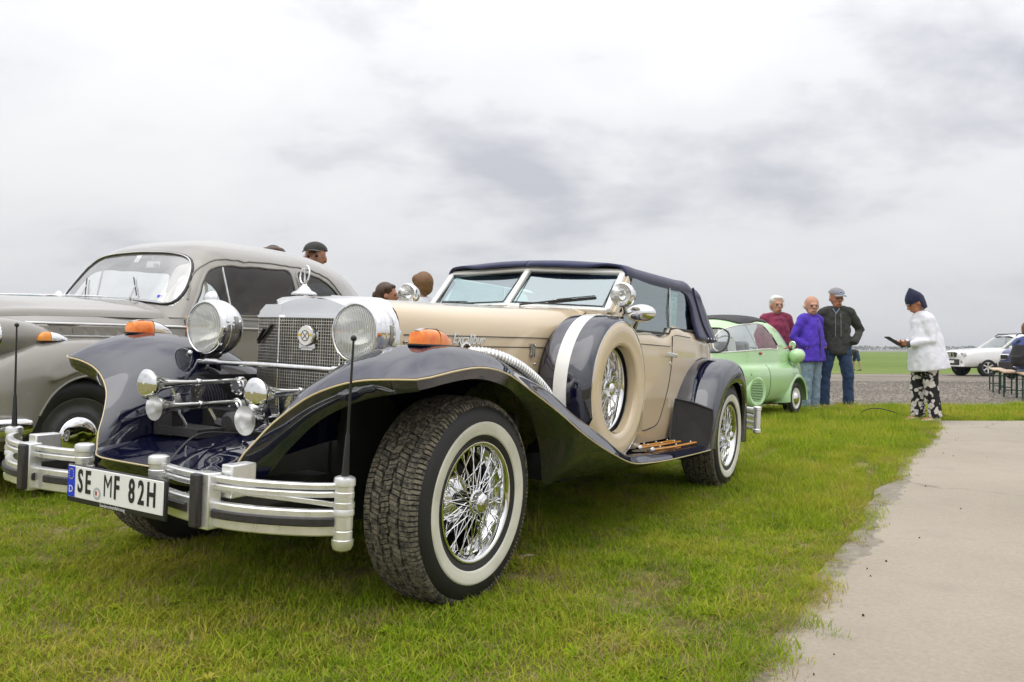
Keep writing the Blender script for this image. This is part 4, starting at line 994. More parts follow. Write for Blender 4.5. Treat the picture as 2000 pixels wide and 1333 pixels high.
# ---- interior
b = MB(); b.box((0, 2.0, .62), (1.12, .9, .3)); b.box((0, 2.35, .84), (1.1, .16, .36), (D(-12), 0, 0)); b.box((0, 2.85, .66), (1.06, .5, .3)); b.box((0, 3.12, .86), (1.06, .14, .34), (D(-14), 0, 0)); b.build('seat', 'tan_leather', EXC, bevel=.04, bseg=3)
b = MB(); b.box((0, 1.66, 1.02), (1.12, .14, .14)); b.build('dashboard', 'black_trim', EXC, bevel=.03)
b = MB(); b.tube([(.30 + .18 * math.cos(a), 1.86 + .05 * math.sin(a), 1.03 + .17 * math.sin(a)) for a in np.linspace(0, 2 * math.pi, 28, endpoint=False)], .011, 8, closed=True); b.bar((.30, 1.72, .98), (.30, 1.86, 1.03), .03, .03); b.bar((.14, 1.86, 1.03), (.46, 1.86, 1.03), .02, .012); b.build('steering_wheel', 'black_plastic', EXC)

# ---- side-mounted spare wheels in covers
for s_ in (1, -1):
    c = Vector((s_ * .72, 1.375, .700))
    sw = empty('spare_wheel', parent=EXC)
    M = Mat(c, (s_, 0, 0))
    def ring(prof, name, mt, n=72):
        q = MB(); q.lathe(prof, n, M); return q.build(name, mt, sw, angle=50)
    ring(cr([(.355, -.235), (.366, -.22), (.371, -.19), (.373, -.15)], 10), 'cover_band', 'navy')
    ring([(.373, -.15), (.3745, -.149), (.376, -.115), (.3745, -.0805), (.373, -.08)], 'cover_stripe', 'white_enamel')
    ring(cr([(.373, -.08), (.373, -.04), (.370, -.012), (.360, .012), (.345, .030), (.338, .034)], 16), 'cover_band', 'navy')
    fc = ring(cr([(.338, .034), (.325, .041), (.30, .045), (.265, .044), (.235, .040), (.222, .033), (.217, .018), (.216, -.01)], 24), 'cover_face', 'beige')
    q = MB(); q.lathe([(.3405, .030), (.3425, .0355), (.3375, .0375), (.3355, .034)], 72, M, closed_prof=True); q.build('cover_bead', 'chrome_worn', fc)
    # skirt that closes the cover down to the wing
    q = MB(); rows = []
    for a in np.linspace(D(200), D(340), 25):
        y0_ = math.cos(a) * .33; z0_ = math.sin(a) * .33
        zz = np.interp(1.375 + y0_ * 1.12, [1.0, 1.2, 1.4, 1.75], [.52, .415, .395, .375])
        rows.append([(c.x + s_ * .040, 1.375 + y0_, .70 + z0_), (c.x + s_ * .030, 1.375 + y0_ * 1.10, (.70 + z0_) * .45 + zz * .55), (c.x + s_ * .012, 1.375 + y0_ * 1.12, zz)])
    q.grid(rows); q.build('cover_skirt', 'beige', sw, angle=80)
    wire_wheel(sw, (s_ * .678, 1.375, .700), s_, 0, tread=False, name='wire_wheel', back=False)
    for ch_ in [o for o in sw.children if o.name.startswith('wire_wheel')]:
        # keep to thing > part > sub-part: hang the wheel pieces on the spare itself
        for g in list(ch_.children):
            g.parent = sw; g.matrix_basis = ch_.matrix_basis.copy()
        bpy.data.objects.remove(ch_)

# ---- headlamps on their bar
HB = MB(); HB.tube([(-.44, -.20, .782), (0, -.205, .785), (.44, -.20, .782)], .0105, 12); HB.tube([(-.375, -.2, .785), (-.30, -.2, .785)], .013, 12); HB.tube([(.375, -.2, .785), (.30, -.2, .785)], .013, 12)
for s_ in (1, -1):
    HB.tube([(s_ * .445, -.225, .812), (s_ * .448, -.215, .795), (s_ * .44, -.2, .77), (s_ * .43, -.19, .745), (s_ * .45, -.17, .735)], .009, 8); HB.ball((s_ * .44, -.228, .815), .012, 8, 6); HB.ball((s_ * .428, -.2, .742), .012, 8, 6)
hbar = HB.build('lamp_bar', 'chrome_worn', EXC)
for s_ in (1, -1):
    HL = empty('headlamp', parent=EXC)
    M = Mat((s_ * .395, -.194, .921), (0, -1, 0))
    b = MB(); b.lathe(cr([(.0975, .004), (.100, .011), (.106, .010), (.111, .0), (.114, -.014), (.114, -.03)], 14), 48, M); b.lathe([(.114, -.03), (.1165, -.031), (.1165, -.036), (.113, -.038)], 48, M)
    b.lathe(cr([(.113, -.038), (.1145, -.050), (.112, -.068), (.103, -.092), (.086, -.116), (.06, -.134), (.03, -.143), (.001, -.146)], 24), 48, M); b.build('lamp_bowl', 'chrome', HL, angle=30)
    b = MB(); b.lathe(cr([(.001, -.085), (.03, -.078), (.06, -.055), (.085, -.02), (.097, .003)], 14), 40, M); b.build('reflector', 'chrome_worn', HL)
    b = MB(); b.lathe(cr([(.001, .020), (.04, .0185), (.075, .0135), (.097, .004)], 10), 40, M); b.build('lamp_lens', 'fluted_lens', HL)
    b = MB(); b.ball((s_ * .395, -.165, .921), .012, 10, 8); b.build('bulb', 'white_enamel', HL)
    b = MB(); b.tube([(s_ * .395, -.13, .82), (s_ * .395, -.15, .80), (s_ * .395, -.19, .785)], [.022, .016, .018], 12); b.tube([(s_ * .42, -.12, .815), (s_ * .43, -.11, .80)], .012, 8)
    b.tube([(s_ * .41, -.12, .79), (s_ * .42, -.10, .75), (s_ * .44, -.08, .74)], .010, 8); b.build('lamp_foot', 'black_trim', HL)
    b = MB(); b.lathe([(.1155, -.05), (.1130, -.072)], 10, M, arc=(D(-20) if s_ > 0 else D(-10), D(15) if s_ > 0 else D(25))); b.build('lamp_grille', 'steel_dull', HL)

# ---- indicators on the wing crowns
for s_ in (1, -1):
    TI = empty('indicator', parent=EXC)
    def ind_rows(w0, h):
        rows = []
        for y, w_, hh, dz in ((-.300, .022, .020, .0), (-.295, .031, .046, 0), (-.28, .034, .053, 0), (-.24, .036, .056, .002), (-.205, .0355, .055, .002)):
            rows.append([(s_ * .736 + w_ * math.copysign(min(1, abs(math.cos(a)) ** .7), math.cos(a)), y, .884 + hh * abs(math.sin(a)) ** .6 * h) for a in np.linspace(0, math.pi, 16)])
        return rows
    b = MB(); b.grid(ind_rows(1, 1)); r0 = ind_rows(1, 1)[0]; b.poly(r0); b.build('indicator_lens', 'amber_lens', TI, angle=50)
    rows = []
    for y, w_, hh in ((-.204, .036, .0555), (-.165, .033, .047), (-.125, .024, .028), (-.095, .010, .009), (-.088, .003, .002)):
        rows.append([(s_ * .736 + w_ * math.copysign(min(1, abs(math.cos(a)) ** .5), math.cos(a)), y, .884 + hh * abs(math.sin(a)) ** .6) for a in np.linspace(0, math.pi, 16)])
    b = MB(); b.grid(rows); b.build('indicator_tail', 'amber_lens' if s_ > 0 else 'chrome', TI, angle=50)
    b = MB(); b.tube([(s_ * .736 + w_ * sg, y, .886) for sg, seq in ((1, ((-.302, .022), (-.285, .037), (-.2, .039), (-.125, .027), (-.084, .002))), (-1, ((-.095, .012), (-.125, .027), (-.2, .039), (-.285, .037), (-.302, .022)))) for y, w_ in seq], .004, 6, closed=True)
    b.build('indicator_gasket', 'black_plastic', TI)
    b = MB(); b.tube([(s_ * .736, y, .884 + h_ + .002) for y, h_ in ((-.295, .046), (-.26, .055), (-.2, .056), (-.16, .046), (-.115, .024))], .004, 6, flat=(.5, 3)); b.build('indicator_trim', 'chrome', TI)

# ---- air horns
def horn(x, yb, yd, z, rb, closed, zd):
    hn = empty('air_horn', parent=EXC)
    M = Mat((x, yb, z), (0, -1, -.02)); L_ = yd - yb
    b = MB()
    pr = [(rb, 0), (rb + .002, -.004), (rb * .97, -.010), (rb * .74, -.03), (rb * .5, -.055), (rb * .34, -.09), (.0125, -.14), (.0095, -L_ * .6), (.0085, -L_)]
    b.lathe(cr(pr, 30), 28, M)
    b.lathe([(.012, -L_ * .52), (.0145, -L_ * .53), (.0145, -L_ * .56), (.012, -L_ * .57)], 14, M)
    b.build('trumpet', 'chrome_worn', hn, angle=40)
    if closed:
        b = MB(); b.lathe(cr([(.001, .013), (rb * .5, .011), (rb * .85, .006), (rb + .001, -.001)], 12), 28, M); b.build('trumpet_cap', 'chrome', hn)
    else:
        b = MB(); b.lathe(cr([(rb, .0005), (rb * .93, -.010), (rb * .70, -.032), (rb * .45, -.058), (.012, -.075), (.001, -.076)], 16), 28, M); b.build('trumpet_mouth', 'aluminium', hn)
        b = MB()
        for k in range(-3, 4):
            h_ = math.sqrt(max(0, .02 ** 2 - (k * .0055) ** 2))
            b.box((x + k * .0055, yb + .05, z), (.0013, .0013, 2 * h_)); b.box((x, yb + .05, z + k * .0055), (2 * h_, .0013, .0013))
        o = b.build('mouth_gauze', 'steel_dull', hn, smooth=False); o['kind'] = 'stuff'
    b = MB(); Md = Mat((x, yd + .012, zd), (0, -1, 0)); b.lathe([(.001, .018), (.020, .018), (.024, .012), (.034, .012), (.038, .008), (.038, -.012), (.034, -.016), (.001, -.016)], 24, Md)
    for k in range(8): b.ball((x + .031 * math.cos(k * .785), yd - .002, zd + .031 * math.sin(k * .785)), .004, 6, 4)
    b.build('diaphragm', 'chrome_worn', hn, angle=30)
for a in ((-.235, -.568, -.165, .706, .054, True, .692), (-.22, -.545, -.185, .624, .046, False, .610), (.235, -.50, -.12, .700, .054, True, .696), (.215, -.52, -.15, .612, .050, False, .606)): horn(*a)
for s_, xo in ((-1, -.228), (1, .225)):
    hk = MB()
    hk.prism([(xo - .028, -.352, .695), (xo + .03, -.352, .695), (xo + .012, -.352, .655), (xo + .012, -.352, .63), (xo + .045, -.352, .605), (xo - .012, -.352, .605)], (0, .003, 0)) if False else None
    hk.prism([(xo + .006, -.395, .695), (xo + .006, -.325, .695), (xo + .006, -.345, .655), (xo + .006, -.315, .62), (xo + .006, -.31, .612), (xo + .006, -.385, .612)], (.003, 0, 0))
    hk.tube([(xo, -.47, .69), (xo + .01, -.455, .655), (xo + .01, -.44, .60), (xo + .02, -.40, .53)], .006, 6); hk.box((xo + .01, -.45, .645), (.012, .028, .05), (D(20), 0, 0))
    hk.tube([(xo, -.30, .61), (xo + .02, -.28, .56), (xo + .03, -.27, .53)], .007, 6)
    for yy, zz in ((-.37, .68), (-.355, .67), (-.345, .68), (-.36, .655), (-.355, .64), (-.345, .63), (-.33, .625), (-.36, .625)): hk.tube([(xo + .0035, yy, zz), (xo + .0105, yy, zz)], .0035, 6)
    hk.build('horn_bracket', 'chrome_worn', EXC, smooth=False)
b = MB(); b.lathe([(.001, .03), (.044, .03), (.05, .02), (.05, -.09), (.044, -.1), (.001, -.1)], 28, Mat((.262, -.26, .655), (-.35, -1, 0))); b.lathe([(.052, -.055), (.054, -.056), (.054, -.075), (.052, -.076)], 28, Mat((.262, -.26, .655), (-.35, -1, 0))); b.build('horn_compressor', 'chrome', EXC, angle=30)
b = MB(); b.ball((.15, -.40, .583), .052, 20, 10, (1, .8, .42)); b.build('tow_cover', 'chrome', EXC)
b = MB(); b.box((-.29, -.43, .56), (.10, .05, .09)); b.box((-.20, -.40, .535), (.22, .12, .03)); b.tube([(-.18, -.30, .56), (-.10, -.28, .54), (0, -.3, .55)], .02, 8); b.lathe([(.03, 0), (.045, .01), (.045, .03), (.03, .04), (.001, .04)], 16, Mat((-.08, -.30, .565), (0, -1, 0))); b.build('horn_mount', 'black_trim', EXC, angle=30)
# cable over the apron
b = MB(); b.tube(cr([(-.02, -.34, .535), (-.03, -.45, .545), (.02, -.56, .545), (.08, -.66, .52), (.14, -.745, .49)], 24), .0042, 6); b.build('cable', 'black_plastic', EXC)

# ---- front bumper
BU = empty('front_bumper', parent=EXC)
plan = [(.186, -.811), (.30, -.838), (.416, -.850), (.55, -.845), (.68, -.802), (.77, -.748), (.816, -.700)]
pc = cr([(x, y, 0) for x, y in plan], 40)
def swept(b, pts, z0_, z1_, dep, s_, off=0.0):
    """upright flat bar following the plan curve"""
    rows = []
    for i, p in enumerate(pts):
        t = pts[min(i + 1, len(pts) - 1)] - pts[max(i - 1, 0)]; n_ = np.array([t[1], -t[0], 0]); n_ /= np.linalg.norm(n_)
        o_ = p + n_ * off; q = o_ - n_ * dep; e_ = min(.004, (z1_ - z0_) * .3)
        ring_ = [(o_[0] - n_[0] * e_, o_[1] - n_[1] * e_, z0_), (o_[0], o_[1], z0_ + e_), (o_[0], o_[1], z1_ - e_), (o_[0] - n_[0] * e_, o_[1] - n_[1] * e_, z1_), (q[0], q[1], z1_), (q[0], q[1], z0_)]
        rows.append([(s_ * a, b2, c2) for a, b2, c2 in ring_])
    b.grid(rows, closed_u=True)
    b.poly(rows[0]); b.poly(rows[-1])
for s_ in (1, -1):
    for z0_, z1_ in ((.479, .497), (.458, .475)):
        b = MB(); swept(b, pc, z0_, z1_, .022, s_); b.build('bumper_bar', 'aluminium', BU, angle=30)
    b = MB(); swept(b, pc, .352, .424, .024, s_); lb = b.build('bumper_bar', 'aluminium', BU, angle=30)
    b = MB(); swept(b, pc[13:], .380, .405, .012, s_, .010); b.build('rubber_strip', 'black_trim', lb, angle=30)
    b = MB(); swept(b, pc[0:11], .380, .405, .012, s_, .010); b.build('rubber_strip', 'black_trim', lb, angle=30)
    # overrider
    b = MB(); b.box((s_ * .443, -.848, .425), (.064, .045, .158)); ov = b.build('overrider', 'aluminium', BU, bevel=.004)
    b = MB(); b.box((s_ * .432, -.878, .426), (.036, .022, .152)); b.build('overrider_rubber', 'black_trim', ov, bevel=.006)
    # brackets
    b = MB(); b.box((s_ * .485, -.775, .478), (.045, .09, .095)); b.build('bumper_arm', 'aluminium', BU, bevel=.004)
    b = MB(); b.box((s_ * .475, -.70, .41), (.03, .22, .05)); b.build('bumper_iron', 'black_trim', BU, bevel=.004)
    b = MB(); b.bar((s_ * .47, -.82, .452), (s_ * .80, -.705, .437), .012, .014); b.build('bumper_brace', 'aluminium', BU, bevel=.002)
    # posts
    def post(x, y, zb, zt, r, ball):
        q = MB(); pr = [(.001, zt), (r * .7, zt), (r * .95, zt - .004), (r, zt - .010), (r, zt - .025), (r * .88, zt - .027), (r * .88, zt - .042), (r * .93, zt - .044), (r * .93, zt - .058), (r * .88, zt - .060), (r * .88, zt - .070), (r * .98, zt - .072), (r * .98, zt - .086), (r * .92, zt - .088), (r * .98, zt - .094), (r * .98, zt - .106), (r * .88, zt - .108),
              (r * .88, zb + .062), (r * .83, zb + .060), (r * .83, zb + .058), (r * .88, zb + .056), (r * .88, zb + .034)]
        pr += [(r, zb + .032), (r, zb + .018), (r * .85, zb + .006), (r * .5, zb), (.001, zb)] if ball else [(r * .88, zb), (.001, zb)]
        q.lathe(pr, 28, Matrix.Translation((s_ * x, y, 0))); return q.build('bumper_post', 'aluminium', BU, angle=30)
    post(.186, -.818, .345, .523, .031, False); post(.818, -.700, .312, .518, .030, True)
    # antennas
    a = MB(); top_ = (s_ * .829, -.70, .898)
    a.tube([(s_ * .818, -.70, .517), (s_ * .819, -.70, .53), (s_ * .822, -.70, .63), (s_ * .8225, -.70, .64)], [.011, .010, .0062, .004], 8); a.tube([(s_ * .8225, -.70, .64), (s_ * .8255, -.7, .77), top_], [.0042, .0036, .0030], 8)
    a.ball((top_[0], top_[1], top_[2]), .0085, 10, 8); a.build('antenna', 'black_plastic', BU)
# number plate
NP = empty('number_plate', parent=EXC)
b = MB(); b.box((.0915, -.893, .412), (.478, .010, .118)); b.build('plate_holder', 'black_plastic', NP, bevel=.004)
b = MB(); b.box((.0915, -.899, .4185), (.458, .004, .098)); pw = b.build('plate', 'plate_white', NP, bevel=.002)
b = MB(); b.box((-.118, -.9018, .4185), (.036, .0012, .094)); b.build('euro_band', 'plate_blue', pw, smooth=False)
MP = lambda x, z: Mat((x, -.9020, z), (0, -1, 0))
def ptext(s, x, z, size, m, sx=1.0, bold=0.0, ex=.0008): return text_mesh('plate_text', s, size, m, NP, MP(x, z), sx=sx, extrude=ex, bold=bold)
for s, x in (('S', -.072), ('E', -.033), ('M', .066), ('F', .108), ('8', .180), ('2', .2235), ('H', .270)): ptext(s, x, .4205, .098, 'ink_black', sx=.60, bold=.0020 if s != 'M' else -.0012)
ptext('D', -.118, .394, .030, 'white_print', ex=.0004).location.y = -.001
st_ = MB()
for k in range(12):
    a = k * math.pi / 6; st_.lathe([(.0001, 0), (.0022, 0)], 5, Mat((-.118 + .0125 * math.sin(a), -.9028, .442 + .016 * math.cos(a)), (0, -1, 0)))
st_.build('euro_stars', 'yellow_print', NP)
b = MB(); b.lathe([(.0001, 0), (.019, 0)], 28, Mat((.0135, -.9016, .395), (0, -1, 0))); sl = b.build('registration_seal', 'grey_print', NP)
b = MB(); b.lathe([(.0001, .0006), (.011, .0006)], 20, Mat((.0135, -.9016, .395), (0, -1, 0))); b.build('seal_shield', 'white_print', sl)
b = MB(); b.box((.0110, -.9028, .396), (.008, .0004, .013)); b.build('seal_red', 'red_lens', sl, smooth=False)
ptext('Sonderschutzfahrzeug', .085, .3615, .0145, 'white_print', sx=.95, ex=.0002).location.y = .0038

# ---- cowl spotlights and door mirror
for s_ in (1, -1):
    SL = empty('spotlight', parent=EXC); M = Mat((s_ * .692, 1.494, 1.184), (-.06 * s_, -1, .02))
    b = MB(); b.lathe(cr([(.055, .004), (.058, .010), (.063, .006), (.066, -.006), (.066, -.02), (.063, -.03), (.058, -.05), (.045, -.075), (.02, -.092), (.001, -.095)], 24), 36, M); b.build('spot_bowl', 'chrome', SL, angle=40)
    b = MB(); b.lathe(cr([(.001, -.05), (.03, -.035), (.055, .003)], 10), 30, M); b.build('spot_reflector', 'chrome', SL)
    b = MB(); b.ball((s_ * .692, 1.485, 1.184), .010, 8, 6); b.build('spot_bulb', 'steel_dull', SL)
    b = MB(); b.lathe(cr([(.001, .013), (.03, .011), (.055, .004)], 6), 30, M); b.build('spot_lens', 'lens_glass', SL)
    b = MB(); b.tube([(s_ * .692, 1.53, 1.125), (s_ * .69, 1.55, 1.10), (s_ * .66, 1.58, 1.085), (s_ * .60, 1.60, 1.08)], [.014, .012, .013, .010], 10); b.build('spot_arm', 'chrome', SL)
    MR = empty('door_mirror', parent=EXC)
    cx_ = s_ * .745; M2 = Mat((cx_, 1.63, 1.098), (0, -1, 0))
    b = MB(); b.lathe(cr([(.001, .055), (.03, .052), (.055, .035), (.066, .005), (.066, -.012), (.060, -.018), (.001, -.018)], 18), 30, M2 @ Matrix.Diagonal((1.25, .72, 1, 1))); b.build('mirror_shell', 'chrome', MR, angle=40)
    b = MB(); b.tube([(s_ * .73, 1.63, 1.06), (s_ * .70, 1.665, 1.03), (s_ * .665, 1.70, .995), (s_ * .64, 1.72, .985)], [.012, .018, .028, .024], 12); b.build('mirror_foot', 'chrome', MR)

# ---- flexible exhaust pipes from the bonnet side
for s_ in (1, -1):
    for k, dy in enumerate((0.03,)):
        pth = cr([(s_ * .40, .50 + dy, .862), (s_ * .47, .54 + dy, .858), (s_ * .53, .64 + dy, .825), (s_ * .565, .76 + dy, .765), (s_ * .58, .88 + dy, .69), (s_ * .585, 1.0 + dy, .58)], 170)
        b = MB(); b.tube(pth, [(.026 if i % 4 < 2 else .029) for i in range(170)], 16); b.build('exhaust_pipe', 'chrome_worn', EXC, angle=25)
    b = MB(); b.lathe([(.045, 0), (.045, .012), (.036, .014)], 20, Mat((s_ * .395, .50, .862), (s_, 0, 0))); b.build('exhaust_collar', 'chrome', EXC)

# ---- rear bumper
RB = empty('rear_bumper', parent=EXC)
for s_ in (1, -1):
    for z0_, z1_ in ((.475, .515), (.43, .465), (.385, .42), (.345, .378)):
        b = MB(); b.tube([(s_ * x, y, (z0_ + z1_) / 2) for x, y in ((0, 4.0), (.4, 3.98), (.62, 3.92), (.80, 3.80), (.86, 3.74))], (z1_ - z0_) / 2, 8, flat=(1, .7)); b.build('bumper_bar', 'aluminium', RB)
    b = MB(); b.lathe([(.001, .53), (.025, .528), (.03, .52), (.03, .50), (.026, .498), (.026, .36), (.03, .355), (.03, .335), (.02, .325), (.001, .325)], 20, Matrix.Translation((s_ * .868, 3.74, 0))); b.build('bumper_post', 'aluminium', RB, angle=30)

# ------------------------------------------------------------------ grey saloon beyond the convertible
OLY = tag(empty('vintage_saloon', (-2.967 - .0315, 4.674 + .0184, .0278), (0, D(2.1), D(-30.25)), mode='YXZ'),
          'rounded grey vintage saloon with chrome louvre panel, parked behind the navy convertible', 'car')
def ring_half(z, yf, xs, yr, n=64):
    k = min(1, (yr - yf) / 2.0)
    pts = [(0, yf), (.40 * xs, yf + .012 * k), (.72 * xs, yf + .045 * k), (.89 * xs, yf + .105 * k), (.965 * xs, yf + .20 * k), (xs, yf + .40 * k), (xs, (yf + yr) / 2 - .1 * k), (.985 * xs, yr - .95 * k), (.90 * xs, yr - .50 * k), (.66 * xs, yr - .17 * k), (.35 * xs, yr - .03 * k), (0, yr)]
    return [(x, y, z) for x, y in pts]
G_R = [ring_half(1.09, .625, .738, 2.99), ring_half(1.22, .70, .712, 2.88), ring_half(1.34, .78, .680, 2.76), ring_half(1.44, .855, .637, 2.64), ring_half(1.51, .925, .585, 2.52), ring_half(1.56, .99, .522, 2.40), ring_half(1.60, 1.08, .43, 2.26), ring_half(1.628, 1.22, .30, 2.09), ring_half(1.643, 1.45, .13, 1.91), ring_half(1.646, 1.56, .003, 1.8)]
G_S = surf(G_R, 260, 110)
W_SCREEN = cr([(0, 1.195), (.3, 1.19), (.52, 1.172), (.592, 1.165), (.612, 1.20), (.585, 1.33), (.548, 1.425), (.50, 1.468), (.40, 1.495), (.2, 1.514), (0, 1.520)], 40)
W_SCREEN = np.vstack([W_SCREEN, W_SCREEN[::-1] * [-1, 1]])
W_FRONT = cr([(.80, 1.125), (.86, 1.235), (.925, 1.345), (.97, 1.402), (1.03, 1.428), (1.30, 1.446), (1.60, 1.456), (1.640, 1.457), (1.654, 1.450), (1.658, 1.43), (1.658, 1.27), (1.657, 1.15), (1.650, 1.131), (1.63, 1.125), (1.2, 1.123)], 70, True)
W_REAR = cr([(1.712, 1.15), (1.712, 1.30), (1.712, 1.425), (1.717, 1.444), (1.735, 1.450), (1.85, 1.446), (1.95, 1.425), (2.06, 1.375), (2.145, 1.295), (2.19, 1.21), (2.20, 1.14), (2.18, 1.125), (1.95, 1.122), (1.735, 1.123), (1.718, 1.129)], 60, True)
W_BACK = cr([(.38 * math.cos(a), 1.355 + .085 * math.sin(a)) for a in np.linspace(0, 2 * math.pi, 16, endpoint=False)], 40, True)
def cabin(offset):
    """half shells joined; returns vertices, faces and which window each face lies in"""
    R_ = np.array(G_S)
    V = []
    nv, nu = R_.shape[:2]
    du = np.gradient(R_, axis=1); dv = np.gradient(R_, axis=0)
    n_ = np.cross(du, dv); n_ /= (np.linalg.norm(n_, axis=2, keepdims=True) + 1e-9)
    ctr = np.array([0, 1.8, 1.2]); sg = np.sign(np.sum(n_ * (R_ - ctr), axis=2, keepdims=True)); n_ *= sg
    Q = R_ + n_ * offset
    return Q
def cabin_build(offset, matname, name, parent, panes):
    Q = cabin(offset); nv, nu = Q.shape[:2]
    cen = (Q[:-1, :-1] + Q[1:, :-1] + Q[:-1, 1:] + Q[1:, 1:]) / 4
    c = cen.reshape(-1, 3)
    wf = pin(W_FRONT, c[:, 1:3]) & (c[:, 0] > .3); wr = pin(W_REAR, c[:, 1:3]) & (c[:, 0] > .3)
    ws = pin(W_SCREEN, c[:, [0, 2]]) & (c[:, 1] < 1.02); wb = pin(W_BACK, c[:, [0, 2]]) & (c[:, 1] > 2.20)
    sel = np.zeros(len(c), int); sel[wf] = 1; sel[wr] = 2; sel[ws] = 3; sel[wb] = 4
    idx = np.arange(nv * nu).reshape(nv, nu)
    quads = np.stack([idx[:-1, :-1], idx[:-1, 1:], idx[1:, 1:], idx[1:, :-1]], -1).reshape(-1, 4)
    P_ = Q.reshape(-1, 3)
    res = {}
    for k in range(5):
        if k and not panes: continue
        q = quads[sel == k]
        for s_ in (1, -1):
            b = res.setdefault((k, s_ if k in (1, 2) else 1), MB())
            used, inv = np.unique(q, return_inverse=True)
            b.add([(s_ * p[0], p[1], p[2]) for p in P_[used]], [tuple(f) for f in inv.reshape(-1, 4)])
    shell_ = res.pop((0, 1)).build(name, matname, parent, angle=180, merge=.0004)
    out_ = {}
    for key, b in res.items():
        nm = {1: 'door_window', 2: 'quarter_window', 3: 'windscreen', 4: 'rear_window'}[key[0]]
        out_[key] = b.build(nm, 'glass_screen' if key[0] == 3 else 'glass_side', parent, angle=180, merge=.0004)
    return shell_, out_
roof_o, panes_o = cabin_build(0.0, 'olympia_grey', 'cabin', OLY, True)
cabin_build(-0.016, 'headlining', 'headlining', roof_o, False)
def on_cabin(y, z, d=.0):
    R_ = np.array(G_S).reshape(-1, 3); m = np.abs(R_[:, 1] - y) + np.abs(R_[:, 2] - z); m[R_[:, 0] < .3] = 9
    return R_[m.argmin()] + [d, 0, 0]
def on_front(x, z, d=.0):
    R_ = np.array(G_S).reshape(-1, 3); m = np.abs(R_[:, 0] - abs(x)) + np.abs(R_[:, 2] - z); m[R_[:, 1] > 1.1] = 9
    p = R_[m.argmin()].copy(); p[0] = math.copysign(p[0], x); return p + [0, -d, 0]
def smooth_closed(P, k=3):
    P = np.array(P)
    for _ in range(k): P = (np.roll(P, 1, 0) + 2 * P + np.roll(P, -1, 0)) / 4
    return P
for s_ in (1, -1):
    for key, poly_ in (((1, s_), W_FRONT), ((2, s_), W_REAR)):
        pts = smooth_closed([on_cabin(y, z, .002) for y, z in poly_], 1) * [s_, 1, 1]
        b = MB(); b.tube(pts, .009, 8, closed=True); b.build('window_frame', 'olympia_grey', panes_o[key])
        ctr = pts.mean(0); b = MB(); b.tube([ctr + (p - ctr) * [1, .975, .95] for p in pts], .008, 6, closed=True); b.build('window_seal', 'black_trim', panes_o[key])
    p0, p1 = on_cabin(1.075, 1.13, -.002) * [s_, 1, 1], on_cabin(1.075, 1.425, -.002) * [s_, 1, 1]
    b = MB(); b.tube([p0, p1], .007, 6); b.build('window_divider', 'chrome_worn', panes_o[(1, s_)])
    # drip rail over the doors
    b = MB(); b.tube([on_cabin(y, z, .004) * [s_, 1, 1] for y, z in cr([(.80, 1.20), (.90, 1.385), (1.0, 1.455), (1.3, 1.482), (1.7, 1.488), (1.90, 1.474), (2.10, 1.40), (2.22, 1.24)], 40)], .006, 6); b.build('drip_rail', 'olympia_grey', roof_o)
pts = smooth_closed([on_front(x, z, .002) for x, z in W_SCREEN], 4)
b = MB(); b.tube(pts, .012, 8, closed=True); b.build('windscreen_rubber', 'black_trim', panes_o[(3, 1)])
b = MB(); b.tube([p + np.array([0, -.012, .006]) for p in pts], .004, 6, closed=True); b.build('windscreen_trim', 'chrome', panes_o[(3, 1)])
pts = [(x, 2.93 + (1.44 - z) * 1.05 - .05 * (x / .4) ** 2, z) for x, z in W_BACK]

# bonnet
def bon_row(y, xc, zc, zt): return [(0, y, zt), (xc * .35, y, zt - .008), (xc * .65, y, zt - .03), (xc * .87, y, zt - .065), (xc * .97, y, zc + .03), (xc, y, zc)]
O_B = surf([bon_row(-.56, .18, .90, .98), bon_row(-.50, .30, .99, 1.085), bon_row(-.40, .40, 1.04, 1.145), bon_row(-.20, .47, 1.065, 1.175), bon_row(.2, .545, 1.078, 1.192), bon_row(.5, .595, 1.08, 1.203), bon_row(.66, .62, 1.08, 1.207)], 30, 40)
hb = MB()
for s_ in (1, -1): hb.grid([[(s_ * p[0], p[1], p[2]) for p in r] for r in O_B])
bonn = hb.build('bonnet', 'olympia_grey', OLY, angle=60, merge=.0005)
b = MB(); b.tube([(0, y, np.interp(y, [-.5, -.4, -.2, .2, .5, .66], [1.088, 1.148, 1.178, 1.195, 1.206, 1.210])) for y in np.linspace(-.5, .66, 24)], .008, 6); b.build('bonnet_trim', 'chrome', bonn)
# scuttle in front of the windscreen
sc_ = [[(x, .66 + t * (.62 + .10 * (x / .62) ** 2 - .66 + .10), 1.207 - .125 * abs(x / .62) ** 2.6 - .004 * t) for x in np.linspace(-.62, .62, 33)] for t in np.linspace(0, 1, 5)]
b = MB(); b.grid(sc_); b.build('scuttle', 'olympia_grey', OLY, angle=80)
